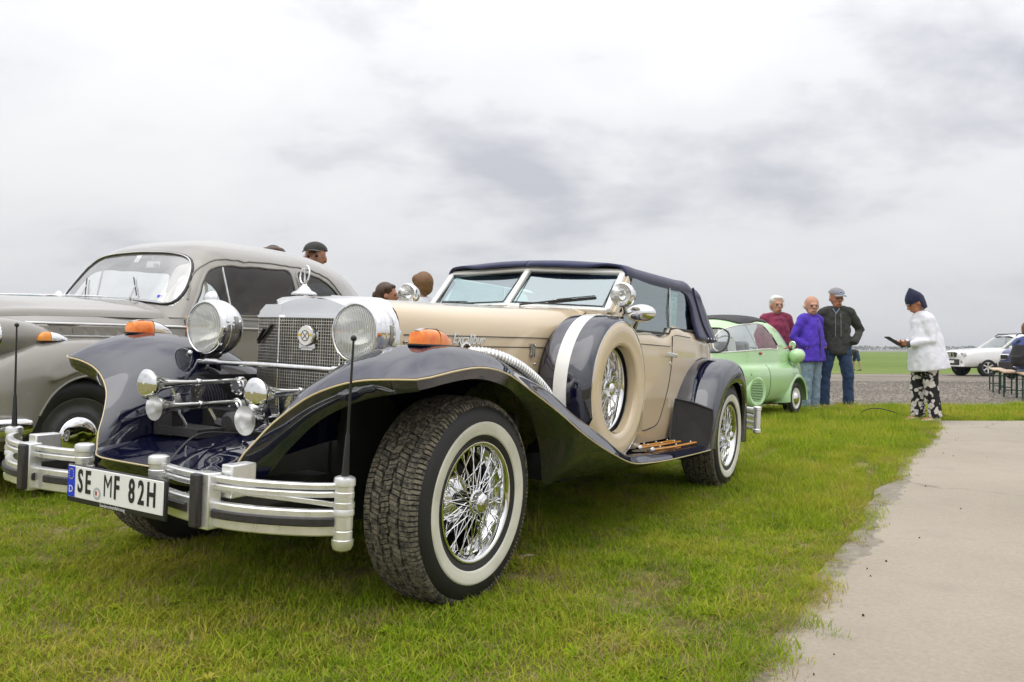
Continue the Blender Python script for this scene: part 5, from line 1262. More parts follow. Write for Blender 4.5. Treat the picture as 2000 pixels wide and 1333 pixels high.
# body side below the bonnet crease, doors, tail
def side_row(y, xt, zt, x2, xm, zb): return [(xt, y, zt), (x2, y, zt - .05), (xm - .006, y, zt - .13), (xm, y, .80), (xm - .004, y, .6), (xm - .02, y, .42), (xm - .06, y, zb)]
S_R = [side_row(-.50, .30, .99, .40, .42, .45), side_row(-.40, .40, 1.04, .50, .53, .40), side_row(-.2, .475, 1.064, .56, .59, .36), side_row(.2, .548, 1.077, .61, .635, .33), side_row(.60, .612, 1.079, .665, .695, .30), side_row(.80, .738, 1.09, .742, .745, .28), side_row(1.2, .738, 1.092, .746, .752, .27), side_row(1.8, .738, 1.092, .745, .752, .27), side_row(2.15, .725, 1.09, .738, .75, .28), side_row(2.5, .66, 1.09, .69, .72, .32), side_row(2.85, .44, 1.07, .49, .53, .40), side_row(3.08, .05, .98, .06, .07, .45)]
sd_rows = surf(S_R, 40, 90); sd_ = MB()
for s_ in (1, -1): sd_.grid([[(s_ * p[0], p[1], p[2]) for p in r] for r in sd_rows])
side = sd_.build('body_side', 'olympia_grey', OLY, angle=60)
def side_x(y, z):
    A = np.array(sd_rows).reshape(-1, 3); return A[(np.abs(A[:, 1] - y) + np.abs(A[:, 2] - z)).argmin()][0]
# front wings
def wing_row(y, xi, xo, zc, zb): return [(xi, y, zc - .03), (xi + (xo - xi) * .35, y, zc), (xi + (xo - xi) * .68, y, zc - .022), (xi + (xo - xi) * .92, y, zc - .10), (xo, y, zc - .20 if zc - .2 > zb + .02 else zb + .04), (xo - .004, y, (zc + zb) / 2 - .06 if (zc + zb) / 2 - .06 > zb else zb + .01), (xo - .02, y, zb)]
OW = [wing_row(-.44, .40, .52, .78, .50), wing_row(-.40, .42, .64, .84, .46), wing_row(-.30, .46, .72, .885, .44), wing_row(-.195, .50, .755, .918, .47), wing_row(-.14, .52, .765, .932, .585), wing_row(-.09, .53, .770, .940, .665), wing_row(.0, .55, .775, .950, .735), wing_row(.12, .57, .778, .957, .762), wing_row(.28, .60, .778, .955, .745), wing_row(.42, .62, .775, .945, .68), wing_row(.52, .64, .770, .93, .56), wing_row(.57, .645, .768, .92, .40), wing_row(.62, .65, .765, .905, .32), wing_row(.85, .68, .758, .84, .30), wing_row(1.15, .71, .752, .76, .30)]
OW_S = surf(OW, 34, 80); wg = None
for s_ in (1, -1):
    b = MB(); b.grid([[(s_ * p[0], p[1], p[2]) for p in r] for r in OW_S]); b.poly([(s_ * p[0], p[1], p[2]) for p in OW_S[0]])
    wg = b.build('front_wing', 'olympia_grey', OLY, angle=60)
    b = MB(); b.tube([(s_ * p[-1][0], p[-1][1], p[-1][2]) for p in OW_S[18:62]], .007, 6); b.build('arch_lip', 'olympia_grey', wg)
    # chrome louvre panel on the body side
    lp = empty('louvre_panel', parent=OLY)
    for nm, z, y0_, y1_, r_ in (('moulding', 1.034, -.20, .80, .008), ('moulding', .969, -.165, .72, .005)):
        b = MB(); b.tube([(s_ * (side_x(y, z) + .006), y, z) for y in np.linspace(y0_, y1_, 24)], r_, 8, flat=(1, .7)); b.build(nm, 'chrome', lp)
    b = MB(); b.tube([(s_ * (side_x(y, 1.034) + .006), y, 1.034) for y in np.linspace(.82, 2.2, 24)], .008, 8, flat=(1, .7)); b.build('moulding', 'chrome', lp)
    b = MB()
    for k in range(6):
        z = 1.022 - k * .008; b.tube([(s_ * (side_x(y, z) + .005), y, z) for y in np.linspace(-.19 + k * .006, -.035, 6)], .0035, 6)
    b.build('louvre_plate', 'chrome_worn', lp)
    for k in range(11):
        y0_ = -.03 + k * .062
        b = MB(); b.add([(s_ * (side_x(y0_, 1.0) + .002), y0_, .975), (s_ * (side_x(y0_, 1.0) + .002), y0_, 1.022), (s_ * (side_x(y0_ + .05, 1.0) + .014), y0_ + .052, 1.022), (s_ * (side_x(y0_ + .05, 1.0) + .014), y0_ + .052, .975), (s_ * (side_x(y0_ + .05, 1.0) - .01), y0_ + .056, 1.022), (s_ * (side_x(y0_ + .05, 1.0) - .01), y0_ + .056, .975)], [(0, 1, 2, 3), (3, 2, 4, 5)])
        b.build('louvre', 'olympia_grey', lp, smooth=False)
    dirv = Vector((s_ * (side_x(-.06, .985) - side_x(-.18, .985)), .12, 0)).normalized(); up_ = Vector((0, 0, 1))
    if s_ > 0:
        Mt = Matrix((dirv, up_, dirv.cross(up_))).transposed().to_4x4(); Mt.translation = Vector((side_x(-.11, .982) + .014, -.108, .982)); text_mesh('lettering', 'OLYMPIA', .020, 'black_trim', lp, Mt, sx=1.15, extrude=.001, spacing=1.15)
    # door seam and handle
    b = MB(); b.tube([(s_ * (side_x(y, z) + .001), y, z) for y, z in resample([(.735, 1.08), (.735, .35)], 20)], .003, 5); b.build('door_seam', 'ink_black', side)
    # wing lamp
    il = empty('wing_lamp', parent=OLY); zc_ = .944
    def bl(rows, nm, mt):
        q = MB(); q.grid([[(s_ * .66 + w_ * math.cos(a), y, zc_ + h_ * math.sin(a)) for a in np.linspace(0, math.pi, 14)] for y, w_, h_ in rows]); q.build(nm, mt, il)
    bl([(-.125, .006, .004), (-.115, .022, .03), (-.095, .027, .045), (-.062, .027, .047)], 'lamp_glass', 'amber_dark'); bl([(-.061, .0275, .048), (-.02, .024, .040), (.03, .012, .02), (.05, .002, .002)], 'lamp_tail', 'chrome')
    # headlamp
    hl = empty('headlamp', parent=OLY); M = Mat((s_ * .575, -.335, .957), (0, -1, .03))
    b = MB(); b.lathe(cr([(.082, .008), (.092, .014), (.100, .004), (.102, -.012), (.100, -.03)], 14), 36, M); b.build('lamp_rim', 'chrome', hl)
    b = MB(); b.lathe(cr([(.001, -.06), (.05, -.04), (.082, .004)], 8), 30, M); b.build('reflector', 'chrome_worn', hl)
    b = MB(); b.lathe(cr([(.001, .026), (.05, .020), (.082, .008)], 8), 30, M); b.build('lamp_lens', 'fluted_lens', hl)
    # pod behind the headlamp
    b = MB(); b.lathe(cr([(.100, -.02), (.102, -.08), (.092, -.18), (.06, -.30), (.02, -.40)], 14), 30, M); b.build('lamp_pod', 'olympia_grey', hl)
    # mirror
    mr_ = empty('door_mirror', parent=OLY); c = (s_ * .80, .85, 1.212)
    b = MB(); b.lathe(cr([(.001, .035), (.025, .031), (.045, .016), (.051, 0), (.045, -.006), (.001, -.006)], 14), 24, Mat(c, (.15 * s_, -1, .1))); b.build('mirror_head', 'chrome', mr_)
    b = MB(); b.tube(cr([(s_ * .80, .855, 1.19), (s_ * .80, .84, 1.155), (s_ * .785, .81, 1.13), (s_ * .755, .79, 1.115)], 12), .005, 8); b.ball((s_ * .752, .785, 1.112), .015, 10, 8); b.build('mirror_stem', 'black_trim', mr_)
    # wheels
    for yw in (.085, 2.48):
        wl = empty('wheel', (s_ * .70, yw, .425), parent=OLY); wl.rotation_euler = (0, math.pi / 2 * s_, 0)
        b = MB(); b.lathe(cr([(.20, -.02), (.215, .01), (.25, .022), (.285, .018), (.31, .0), (.32, -.03), (.32, -.09), (.30, -.125), (.25, -.14), (.20, -.12)], 30, True), 48, closed_prof=True); b.build('tyre', 'rubber', wl, angle=60)
        b = MB(); b.lathe(cr([(.001, .034), (.04, .034), (.08, .028), (.105, .016), (.117, .002), (.116, -.01)], 24), 48); b.build('hub_cap', 'chrome', wl, angle=60)
        b = MB(); b.lathe(cr([(.114, -.004), (.125, .004), (.14, .006), (.15, -.004), (.17, -.01), (.195, .0), (.212, .008), (.21, -.02)], 24), 48); b.build('wheel_disc', 'tyre_grey', wl, angle=60)
# bumper
bmp = MB(); path = cr([(-.76, -.20, .512), (-.755, -.34, .512), (-.70, -.50, .512), (-.4, -.60, .512), (0, -.63, .512), (.4, -.60, .512), (.70, -.50, .512), (.755, -.34, .512), (.76, -.20, .512)], 60)
bmp.tube(path, [.030] + [.040] * 58 + [.030], 14, flat=(1.1, .45)); bmp.build('bumper', 'chrome', OLY)
# radiator grille and nose
og = empty('grille', parent=OLY)
b = MB(); b.grid([[(x, -.555 + .10 * (x / .36) ** 2, z) for x in np.linspace(-.36 + .05 * (z > .85), .36 - .05 * (z > .85), 15)] for z in (.40, .6, .8, .98)]); b.build('grille_backing', 'dark_void', og)
for k_ in range(9):
    z = .50 + k_ * .05; wd = .34 - .012 * k_; b = MB(); b.tube([(x, -.572 + .10 * (x / .36) ** 2, z) for x in np.linspace(-wd, wd, 15)], .012, 8, flat=(.7, 1)); b.build('grille_bar', 'chrome', og)
for s_ in (1, -1): b = MB(); b.grid([[(s_ * x, -.47 + .03 * t + .03 * (x > .4), z) for x, t in ((.30, 0), (.40, .3), (.56, 1.4))] for z in (.42, .6, .8, .95, 1.02)]); b.build('nose_panel', 'olympia_grey', og)
# dark inside of the wheel arches, floor
b = MB(); b.box((0, 1.4, .36), (1.3, 3.2, .16)); b.box((0, -.1, .7), (.9, .7, .5)); b.box((0, .2, .55), (1.0, 1.0, .5)); b.box((0, 2.6, .6), (1.3, .9, .5)); b.box((.57, .62, .5), (.3, .03, .5)); b.box((-.57, .62, .5), (.3, .03, .5)); b.build('underbody', 'underbody', OLY, smooth=False)
# inside
b = MB(); b.box((0, 1.55, .80), (1.25, .5, .18)); b.box((.33, 1.82, 1.0), (.55, .14, .46), (D(-10), 0, 0)); b.box((-.33, 1.82, 1.0), (.55, .14, .46), (D(-10), 0, 0)); b.box((0, 2.5, .98), (1.25, .16, .5), (D(-12), 0, 0)); b.build('seat', 'brown_trim', OLY, bevel=.05, bseg=3)
b = MB(); b.box((0, .80, 1.07), (1.2, .22, .10)); b.build('dashboard', 'olympia_grey', OLY, bevel=.03)
for s_ in (1, -1): b = MB(); b.box((s_ * .69, 1.5, .95), (.03, 1.5, .30)); b.build('door_card', 'tan_leather', OLY, bevel=.01)
b = MB(); b.tube([(.34 + .19 * math.cos(a), 1.02 + .07 * math.sin(a), 1.20 + .175 * math.sin(a)) for a in np.linspace(0, 2 * math.pi, 32, endpoint=False)], .010, 8, closed=True)
for a in (D(200), D(340), D(90)): b.tube([(.34, 1.0, 1.19), (.34 + .185 * math.cos(a), 1.02 + .07 * math.sin(a), 1.20 + .17 * math.sin(a))], .007, 6)
b.build('steering_wheel', 'cream', OLY)
b = MB(); b.box((.06, .985, 1.445), (.12, .012, .05), (D(-15), 0, D(8))); b.tube([(.06, .98, 1.47), (.06, .97, 1.505)], .006, 6); b.build('rear_view_mirror', 'chrome_worn', OLY, bevel=.004)
b = MB(); b.box(tuple(on_front(.02, 1.478, -.006)), (.05, .003, .055), (D(-32), 0, 0)); b.build('sticker', 'white_print', OLY, smooth=False)
b = MB(); b.box(tuple(on_front(.47, 1.215, -.008)), (.06, .003, .05), (D(-32), 0, D(22))); stc = b.build('sticker', 'white_print', OLY, smooth=False)
b = MB(); b.box(tuple(on_front(.47, 1.215, -.001)), (.036, .002, .018), (D(-32), 0, D(22))); b.build('sticker_print', 'plate_blue', stc, smooth=False)
for x0, x1 in ((.28, .18), (-.24, -.36)):
    a = on_front(x0, 1.185, .02); c = on_front((x0 + x1) / 2, 1.29, .02); d = on_front((x0 + x1) / 2 + .06, 1.225, .014); e_ = on_front((x0 + x1) / 2 - .07, 1.345, .014)
    b = MB(); b.tube([a, a + [0, -.01, .02], c], [.006, .005, .003], 6); wp = b.build('wiper', 'steel_dull', OLY); b = MB(); b.tube([d, e_], .004, 6); b.build('wiper_blade', 'black_plastic', wp)

# ------------------------------------------------------------------ green bubble car facing away
ISE = thing('bubble_car', 'small pale green bubble car with black fabric roof, seen from behind', 'car', (3.40, 11.61, 0), D(-40))
def egg(z, xs, yf, yr):
    k = min(1, (yf - yr) / 2.2); mid = (yf + yr) / 2
    pts = [(0, yf), (.45 * xs, yf - .035 * k), (.80 * xs, yf - .15 * k), (.95 * xs, yf - .33 * k), (xs, yf - .60 * k), (xs, mid + .12 * k), (.965 * xs, mid - .22 * k), (.87 * xs, yr + .47 * k), (.64 * xs, yr + .18 * k), (.32 * xs, yr + .035 * k), (0, yr)]
    return [(x, y, z) for x, y in pts]
I_R = [egg(.20, .54, .26, -1.66), egg(.25, .62, .36, -1.74), egg(.34, .668, .42, -1.81), egg(.47, .690, .45, -1.87), egg(.60, .688, .45, -1.90), egg(.665, .668, .42, -1.90), egg(.705, .632, .39, -1.89), egg(.78, .620, .33, -1.875), egg(.88, .610, .25, -1.85), egg(1.0, .588, .11, -1.79), egg(1.12, .552, -.05, -1.70), egg(1.21, .505, -.22, -1.59), egg(1.275, .44, -.38, -1.45), egg(1.315, .35, -.52, -1.28), egg(1.34, .21, -.66, -1.12), egg(1.35, .02, -.8, -.95)]
I_S = np.array(surf(I_R, 200, 120))
IW_SIDE = cr([(-1.76, .885), (-1.74, .98), (-1.66, 1.09), (-1.52, 1.165), (-1.34, 1.208), (-1.10, 1.228), (-.86, 1.230), (-.80, 1.215), (-.68, 1.08), (-.56, .955), (-.55, .930), (-.8, .912), (-1.2, .893), (-1.6, .872), (-1.74, .868)], 80, True)
IW_REAR = cr([(.40, 1.05), (.385, 1.115), (.33, 1.15), (.15, 1.165), (-.15, 1.165), (-.33, 1.15), (-.385, 1.115), (-.40, 1.05), (-.40, .93), (-.375, .88), (-.2, .865), (.2, .865), (.375, .88), (.40, .93)], 70, True)
IW_FRONT = cr([(.50, .90), (.46, 1.08), (.38, 1.2), (0, 1.235), (-.38, 1.2), (-.46, 1.08), (-.50, .90), (0, .87)], 60, True)
I_ROOF = cr([(.43, -.50), (.455, -.9), (.44, -1.27), (.40, -1.34), (0, -1.40), (-.40, -1.34), (-.44, -1.27), (-.455, -.9), (-.43, -.50), (0, -.44)], 70, True)
nv, nu = I_S.shape[:2]; cen = ((I_S[:-1, :-1] + I_S[1:, :-1] + I_S[:-1, 1:] + I_S[1:, 1:]) / 4).reshape(-1, 3)
sel = np.zeros(len(cen), int)
sel[pin(IW_SIDE, cen[:, 1:3]) & (cen[:, 0] > .25)] = 1; sel[pin(IW_REAR, cen[:, [0, 2]]) & (cen[:, 1] < -1.35)] = 2; sel[pin(IW_FRONT, cen[:, [0, 2]]) & (cen[:, 1] > -.42)] = 3; sel[pin(I_ROOF, cen[:, :2]) & (cen[:, 2] > 1.2)] = 4
sel[((cen[:, 1] + .045) ** 2 + (cen[:, 2] - .24) ** 2 < .285 ** 2) & (cen[:, 0] > .35) & (cen[:, 2] < .58)] = 5
idx = np.arange(nv * nu).reshape(nv, nu); quads = np.stack([idx[:-1, :-1], idx[:-1, 1:], idx[1:, 1:], idx[1:, :-1]], -1).reshape(-1, 4); PV = I_S.reshape(-1, 3)
def isub(k, sides, scale=None):
    b = MB(); q = quads[sel == k]; used, inv = np.unique(q, return_inverse=True)
    for s_ in sides: b.add([(s_ * p[0], p[1], p[2]) for p in PV[used]], [tuple(f) for f in inv.reshape(-1, 4)])
    return b
ibody = isub(0, (1, -1)).build('body', 'isetta_green', ISE, angle=180, merge=.0003)
def i_at(y, z, d=0.0, front=None):
    m = np.abs(PV[:, 1] - y) + np.abs(PV[:, 2] - z); m = m + (PV[:, 0] < .2) * 9; p = PV[m.argmin()].copy(); p[0] += d; return p
def i_xz(x, z, rear=True, d=0.0):
    m = np.abs(PV[:, 0] - abs(x)) + np.abs(PV[:, 2] - z) + ((PV[:, 1] > -1.2) if rear else (PV[:, 1] < -.5)) * 9; p = PV[m.argmin()].copy(); p[0] = math.copysign(p[0], x); p[1] += -d if rear else d; return p
for s_ in (1, -1):
    pn = isub(1, (s_,)).build('side_window', 'glass_clear', ISE, angle=180)
    pts = smooth_closed([i_at(y, z, .003) for y, z in IW_SIDE]) * [s_, 1, 1]
    b = MB(); b.tube(pts, .008, 6, closed=True); b.build('window_trim', 'white_enamel', pn)
    a, c = i_at(-1.12, .90, .0) * [s_, 1, 1], i_at(-1.22, 1.215, .0) * [s_, 1, 1]; b = MB(); b.tube([a, (a + c) / 2 + [s_ * .006, 0, 0], c], .006, 6); b.build('window_divider', 'chrome_worn', pn)
    b = MB(); b.tube([i_at(-.55, .935, .004) * [s_, 1, 1], i_at(-.68, 1.085, .004) * [s_, 1, 1], i_at(-.81, 1.225, .004) * [s_, 1, 1]], .010, 6); b.build('pillar_rubber', 'black_trim', pn)
rw_ = isub(2, (1, -1)).build('rear_window', 'glass_clear', ISE, angle=180, merge=.0003); pts = smooth_closed([i_xz(x, z, True, .003) for x, z in IW_REAR])
b = MB(); b.tube(pts, .012, 8, closed=True); b.build('window_rubber', 'black_trim', rw_)
isub(3, (1, -1)).build('windscreen', 'glass_clear', ISE, angle=180, merge=.0003)
fr_ = isub(4, (1, -1)); fr_.v = [(p[0], p[1], p[2] + .014) for p in fr_.v]; fr_.build('fabric_roof', 'fabric_black', ISE, angle=180, merge=.0003, solid=.02, soff=-1)
# front wing bulges round the wheels
for s_ in (1, -1):
    rows = []
    for a in np.linspace(D(-8), D(188), 40):
        rr = .285; cy, cz_ = -.045, .24
        t = math.sin(max(0, min(math.pi, a)))
        rows.append([(s_ * x, cy + (rr + dr) * math.cos(a) * (1.06 if math.cos(a) > 0 else 1.12), cz_ + (rr + dr) * math.sin(a)) for x, dr in ((.45, .10), (.58, .085 + .03 * t), (.66, .055 + .02 * t), (.70, .02), (.708, -.004), (.695, -.012))])
    b = MB(); b.grid([cr(r, 16) for r in rows]); b.build('front_wing', 'isetta_green', ISE, angle=80)
    b = MB(); b.box((s_ * .60, -.36, .28), (.12, .03, .24)); b.build('mud_flap', 'black_trim', ISE)
    # wheels
    wl = empty('wheel', (s_ * .655, -.045, .232), (0, math.pi / 2 * s_, 0), ISE)
    b = MB(); b.lathe(cr([(.13, -.01), (.15, .008), (.18, .014), (.21, .006), (.228, -.015), (.232, -.05), (.228, -.09), (.20, -.115), (.15, -.11), (.13, -.09)], 26, True), 40, closed_prof=True); b.build('tyre', 'rubber', wl, angle=60)
    b = MB(); b.lathe(cr([(.08, .004), (.10, .0), (.125, .006), (.142, .009), (.145, .0), (.14, -.02)], 16), 36); b.build('wheel_rim', 'white_enamel', wl)
    b = MB(); b.lathe(cr([(.001, .035), (.04, .032), (.07, .020), (.085, .004)], 12), 36); b.build('hub_cap', 'chrome', wl)
    # headlamp pod, mirror, side marker, vent
    hp = empty('headlamp', parent=ISE); M = Mat((s_ * .70, -.10, .815), (0, 1, .05))
    b = MB(); b.lathe(cr([(.001, -.15), (.04, -.145), (.08, -.11), (.098, -.05), (.098, .0), (.09, .03)], 18), 30, M); b.build('lamp_pod', 'isetta_green', hp)
    b = MB(); b.lathe([(.092, .025), (.094, .036), (.08, .042), (.001, .055)], 30, M); b.build('lamp_lens', 'chrome', hp)
    b = MB(); b.tube([(s_ * .70, -.13, .73), (s_ * .64, -.16, .70)], .03, 8); b.build('lamp_stalk', 'isetta_green', hp)
    mr_ = empty('mirror', parent=ISE); b = MB(); b.lathe(cr([(.001, .02), (.03, .018), (.05, .004), (.052, -.004), (.001, -.004)], 10), 22, Mat((s_ * .68, -.22, .962), (.15 * s_, 1, .1))); b.build('mirror_head', 'chrome', mr_)
    b = MB(); b.tube([(s_ * .58, -.34, .90), (s_ * .63, -.27, .925), (s_ * .68, -.21, .95)], .008, 6); b.build('mirror_stem', 'red_lens', mr_)
    b = MB(); c = i_at(-1.06, .858, .006) * [s_, 1, 1]; b.ball(c, .03, 14, 8, (.5, 1.35, .65)); b.build('side_marker', 'marker_orange', ISE)
    b = MB(); c = i_at(-1.4, .58, .004) * [s_, 1, 1]; b.ball(c, .008, 8, 6); b.build('body_button', 'black_trim', ISE)
    vt = empty('side_vent', parent=ISE); vc = i_at(-1.27, .37); tg = i_at(-1.10, .37) - i_at(-1.45, .37); n_ = Vector((s_ * tg[1], -tg[0], 0)).normalized()
    M = Mat((vc[0] * s_ + n_.x * .012, vc[1] + n_.y * .012, .37), n_) @ Matrix.Diagonal((1.0, 1.0, 1, 1))
    b = MB(); b.lathe(cr([(.215, -.05), (.195, .0), (.172, .018), (.150, .014), (.135, .008), (.001, .008)], 16), 36, M @ Matrix.Diagonal((.95, 1, 1, 1))); b.build('vent_panel', 'isetta_green', vt)
    for k in range(12):
        z = -.11 + k * .02; wd = .13 * math.sqrt(max(.1, 1 - (z / .135) ** 2)); b = MB(); p0, p1 = M @ Vector((-wd * .9, z, .010)), M @ Vector((wd * .9, z, .010)); b.tube([p0, p1], .006, 6); b.build('vent_slat', 'isetta_green', vt)
        b = MB(); b.tube([M @ Vector((-wd * .9, z + .009, .0075)), M @ Vector((wd * .9, z + .009, .0075))], .0035, 5); b.build('vent_slot', 'ink_black', vt)
    b = MB(); b.tube([i_at(y, z, .0012) * [s_, 1, 1] for y, z in resample([(-.95, .70), (-.93, .5), (-.93, .28)], 14)], .003, 5); b.build('panel_seam', 'black_trim', ibody)
b = MB(); b.box((0, -.75, .24), (1.0, 1.6, .12)); b.box((0, -1.45, .28), (.6, .5, .3)); b.box((0, 0, .3), (.8, .4, .3)); b.build('underbody', 'underbody', ISE, smooth=False)
for x in (.26, -.26):
    wl = empty('wheel', (x, -1.5, .232), (0, math.pi / 2 * (1 if x > 0 else -1), 0), ISE); b = MB(); b.lathe(cr([(.05, 0), (.14, .01), (.2, .008), (.228, -.02), (.232, -.05), (.22, -.1), (.1, -.11)], 20), 30); b.build('tyre', 'rubber', wl)
b = MB(); b.box((0, -1.0, .62), (1.05, .45, .14)); b.box((0, -1.28, .83), (1.05, .12, .34), (D(10), 0, 0)); b.build('seat', 'cloth_grey', ISE, bevel=.04, bseg=3)
b = MB(); b.tube([(-.22 + .17 * math.cos(a), -.42 + .06 * math.sin(a), .93 + .16 * math.sin(a)) for a in np.linspace(0, 6.283, 26, endpoint=False)], .009, 6, closed=True); b.tube([(-.39, -.42, .93), (-.05, -.42, .93)], .006, 6); b.build('steering_wheel', 'cream', ISE)
b = MB(); b.lathe([(.001, 0), (.045, 0)], 20, Mat(i_xz(.20, .945, True, -.02), (0, -1, .2))); b.build('sticker', 'yellow_print', ISE)
b = MB(); b.box((.36, -1.42, .95), (.10, .01, .17), (0, D(-8), D(20))); b.build('paper_sheet', 'white_print', ISE, smooth=False)

# ------------------------------------------------------------------ people
def cloth(name, c0, c1, scale=5, rough=.85): noise_mat(name, [(.3, c0), (.7, c1)], scale=scale, rough=rough, bump=.5, bscale=9, bdist=.02, sheen=.1)
cloth('cloth_magenta', (.19, .018, .055), (.27, .030, .080)); cloth('cloth_purple', (.050, .018, .34), (.085, .035, .50)); cloth('cloth_wax', (.022, .023, .020), (.042, .042, .036)); cloth('cloth_white', (.66, .67, .74), (.80, .80, .86), rough=.6)
cloth('cloth_navy', (.006, .009, .035), (.012, .016, .055)); cloth('denim_light', (.14, .21, .29), (.27, .35, .43), 9); cloth('denim_dark', (.012, .030, .085), (.025, .055, .13), 9); cloth('cloth_black', (.010, .010, .012), (.02, .02, .022)); cloth('cloth_blue', (.05, .08, .24), (.09, .13, .33)); cloth('cloth_cap', (.20, .20, .22), (.28, .28, .30)); cloth('denim_pale', (.24, .33, .48), (.34, .43, .58)); cloth('cloth_teal', (.03, .05, .06), (.05, .07, .08))
noise_mat('skin', [(.3, (.45, .22, .14)), (.7, (.56, .30, .20))], scale=14, rough=.55, sss=.0)
noise_mat('skin_tan', [(.3, (.36, .15, .08)), (.7, (.47, .22, .13))], scale=14, rough=.55)
noise_mat('hair_white', [(.3, (.62, .60, .55)), (.7, (.78, .76, .70))], scale=40, rough=.7); noise_mat('hair_brown', [(.3, (.035, .017, .008)), (.7, (.09, .045, .02))], scale=50, rough=.5); noise_mat('hair_ginger', [(.3, (.13, .06, .02)), (.7, (.22, .11, .04))], scale=50, rough=.55)
mat('shoe_white', (.70, .70, .68), rough=.5); mat('shoe_black', (.012, .012, .013), rough=.35); mat('shoe_cream', (.60, .55, .45), rough=.6); mat('lens_dark', (.02, .02, .025), rough=.1)
# floral trouser cloth: pale flowers on black
m, t, p = _new('cloth_floral'); N, K = t.nodes.new, t.links.new
c = N('ShaderNodeTexCoord'); nz = N('ShaderNodeTexNoise'); nz.inputs['Scale'].default_value = 14; K(c.outputs['Object'], nz.inputs['Vector']); mxv = N('ShaderNodeMix'); mxv.data_type = 'RGBA'; mxv.inputs[0].default_value = .10; K(c.outputs['Object'], mxv.inputs[6]); K(nz.outputs['Color'], mxv.inputs[7])
v = N('ShaderNodeTexVoronoi'); v.inputs['Scale'].default_value = 15; K(mxv.outputs[2], v.inputs['Vector']); r = N('ShaderNodeValToRGB'); r.color_ramp.interpolation = 'EASE'; e = r.color_ramp.elements; e[0].position = .44; e[0].color = (.62, .58, .55, 1); e[1].position = .52; e[1].color = (.012, .011, .012, 1); K(v.outputs['Distance'], r.inputs[0]); K(r.outputs[0], p.inputs['Base Color']); p.inputs['Roughness'].default_value = .85

FOLDS = []
for nm, sz in (('jacket_folds', .085), ('trouser_folds', .07)):
    tx = bpy.data.textures.new(nm, 'CLOUDS'); tx.noise_scale = sz; tx.noise_depth = 2; tx.noise_type = 'SOFT_NOISE'; FOLDS.append(tx)
def blob(name, parts, material, parent, voxel=.014, smooth=6):
    """closed tapered limbs fused into one continuous skin"""
    b = MB()
    for q in parts:
        if q[0] == 'ball': b.ball(q[1], q[2], 14, 10, q[3] if len(q) > 3 else (1, 1, 1))
        else: b.tube(q[1], q[2], 14, flat=q[3] if len(q) > 3 else None)
    o = link(name, b.mesh(name, fix=True), material, parent)
    md = o.modifiers.new('fuse', 'REMESH'); md.mode = 'VOXEL'; md.voxel_size = voxel; md.use_smooth_shade = True
    if smooth: s = o.modifiers.new('soft', 'SMOOTH'); s.factor = .5; s.iterations = smooth
    if name in ('jacket', 'trousers'):
        dm = o.modifiers.new('folds', 'DISPLACE'); dm.texture = FOLDS[0 if name == 'jacket' else 1]; dm.strength = (.016 if material == 'cloth_white' else .036) if name == 'jacket' else .034; dm.mid_level = .5; dm.texture_coords = 'LOCAL'
    return o
def V3(*a): return Vector(a)
def hand(parts, wrist, direc, palm_n, sc=1.0, curl=.5):
    """palm, four fingers and a thumb as thin limbs rooted in the palm"""
    d = Vector(direc).normalized(); n = Vector(palm_n); n = (n - d * n.dot(d)).normalized(); s = d.cross(n)
    w0 = Vector(wrist); pe = w0 + d * .085 * sc
    parts.append(('tube', [w0, w0 + d * .045 * sc, pe], [.026 * sc, .036 * sc, .036 * sc], (1, .62)))
    for i, (off, ln_) in enumerate(((-.030, .066), (-.010, .076), (.010, .072), (.029, .056))):
        a = pe + s * off * sc; b_ = a + (d * math.cos(curl * .6) + n * math.sin(curl * .6)) * ln_ * .5 * sc; c_ = b_ + (d * math.cos(curl * 1.6) + n * math.sin(curl * 1.6)) * ln_ * .5 * sc
        parts.append(('tube', [a - d * .02 * sc, a, b_, c_], [.0095 * sc, .0095 * sc, .009 * sc, .0075 * sc]))
    a = w0 + d * .03 * sc - s * .03 * sc; parts.append(('tube', [a, a + (d * .6 - s * .6 + n * .3) * .035 * sc, a + (d * .9 - s * .5 + n * .5) * .065 * sc], [.012 * sc, .011 * sc, .009 * sc]))
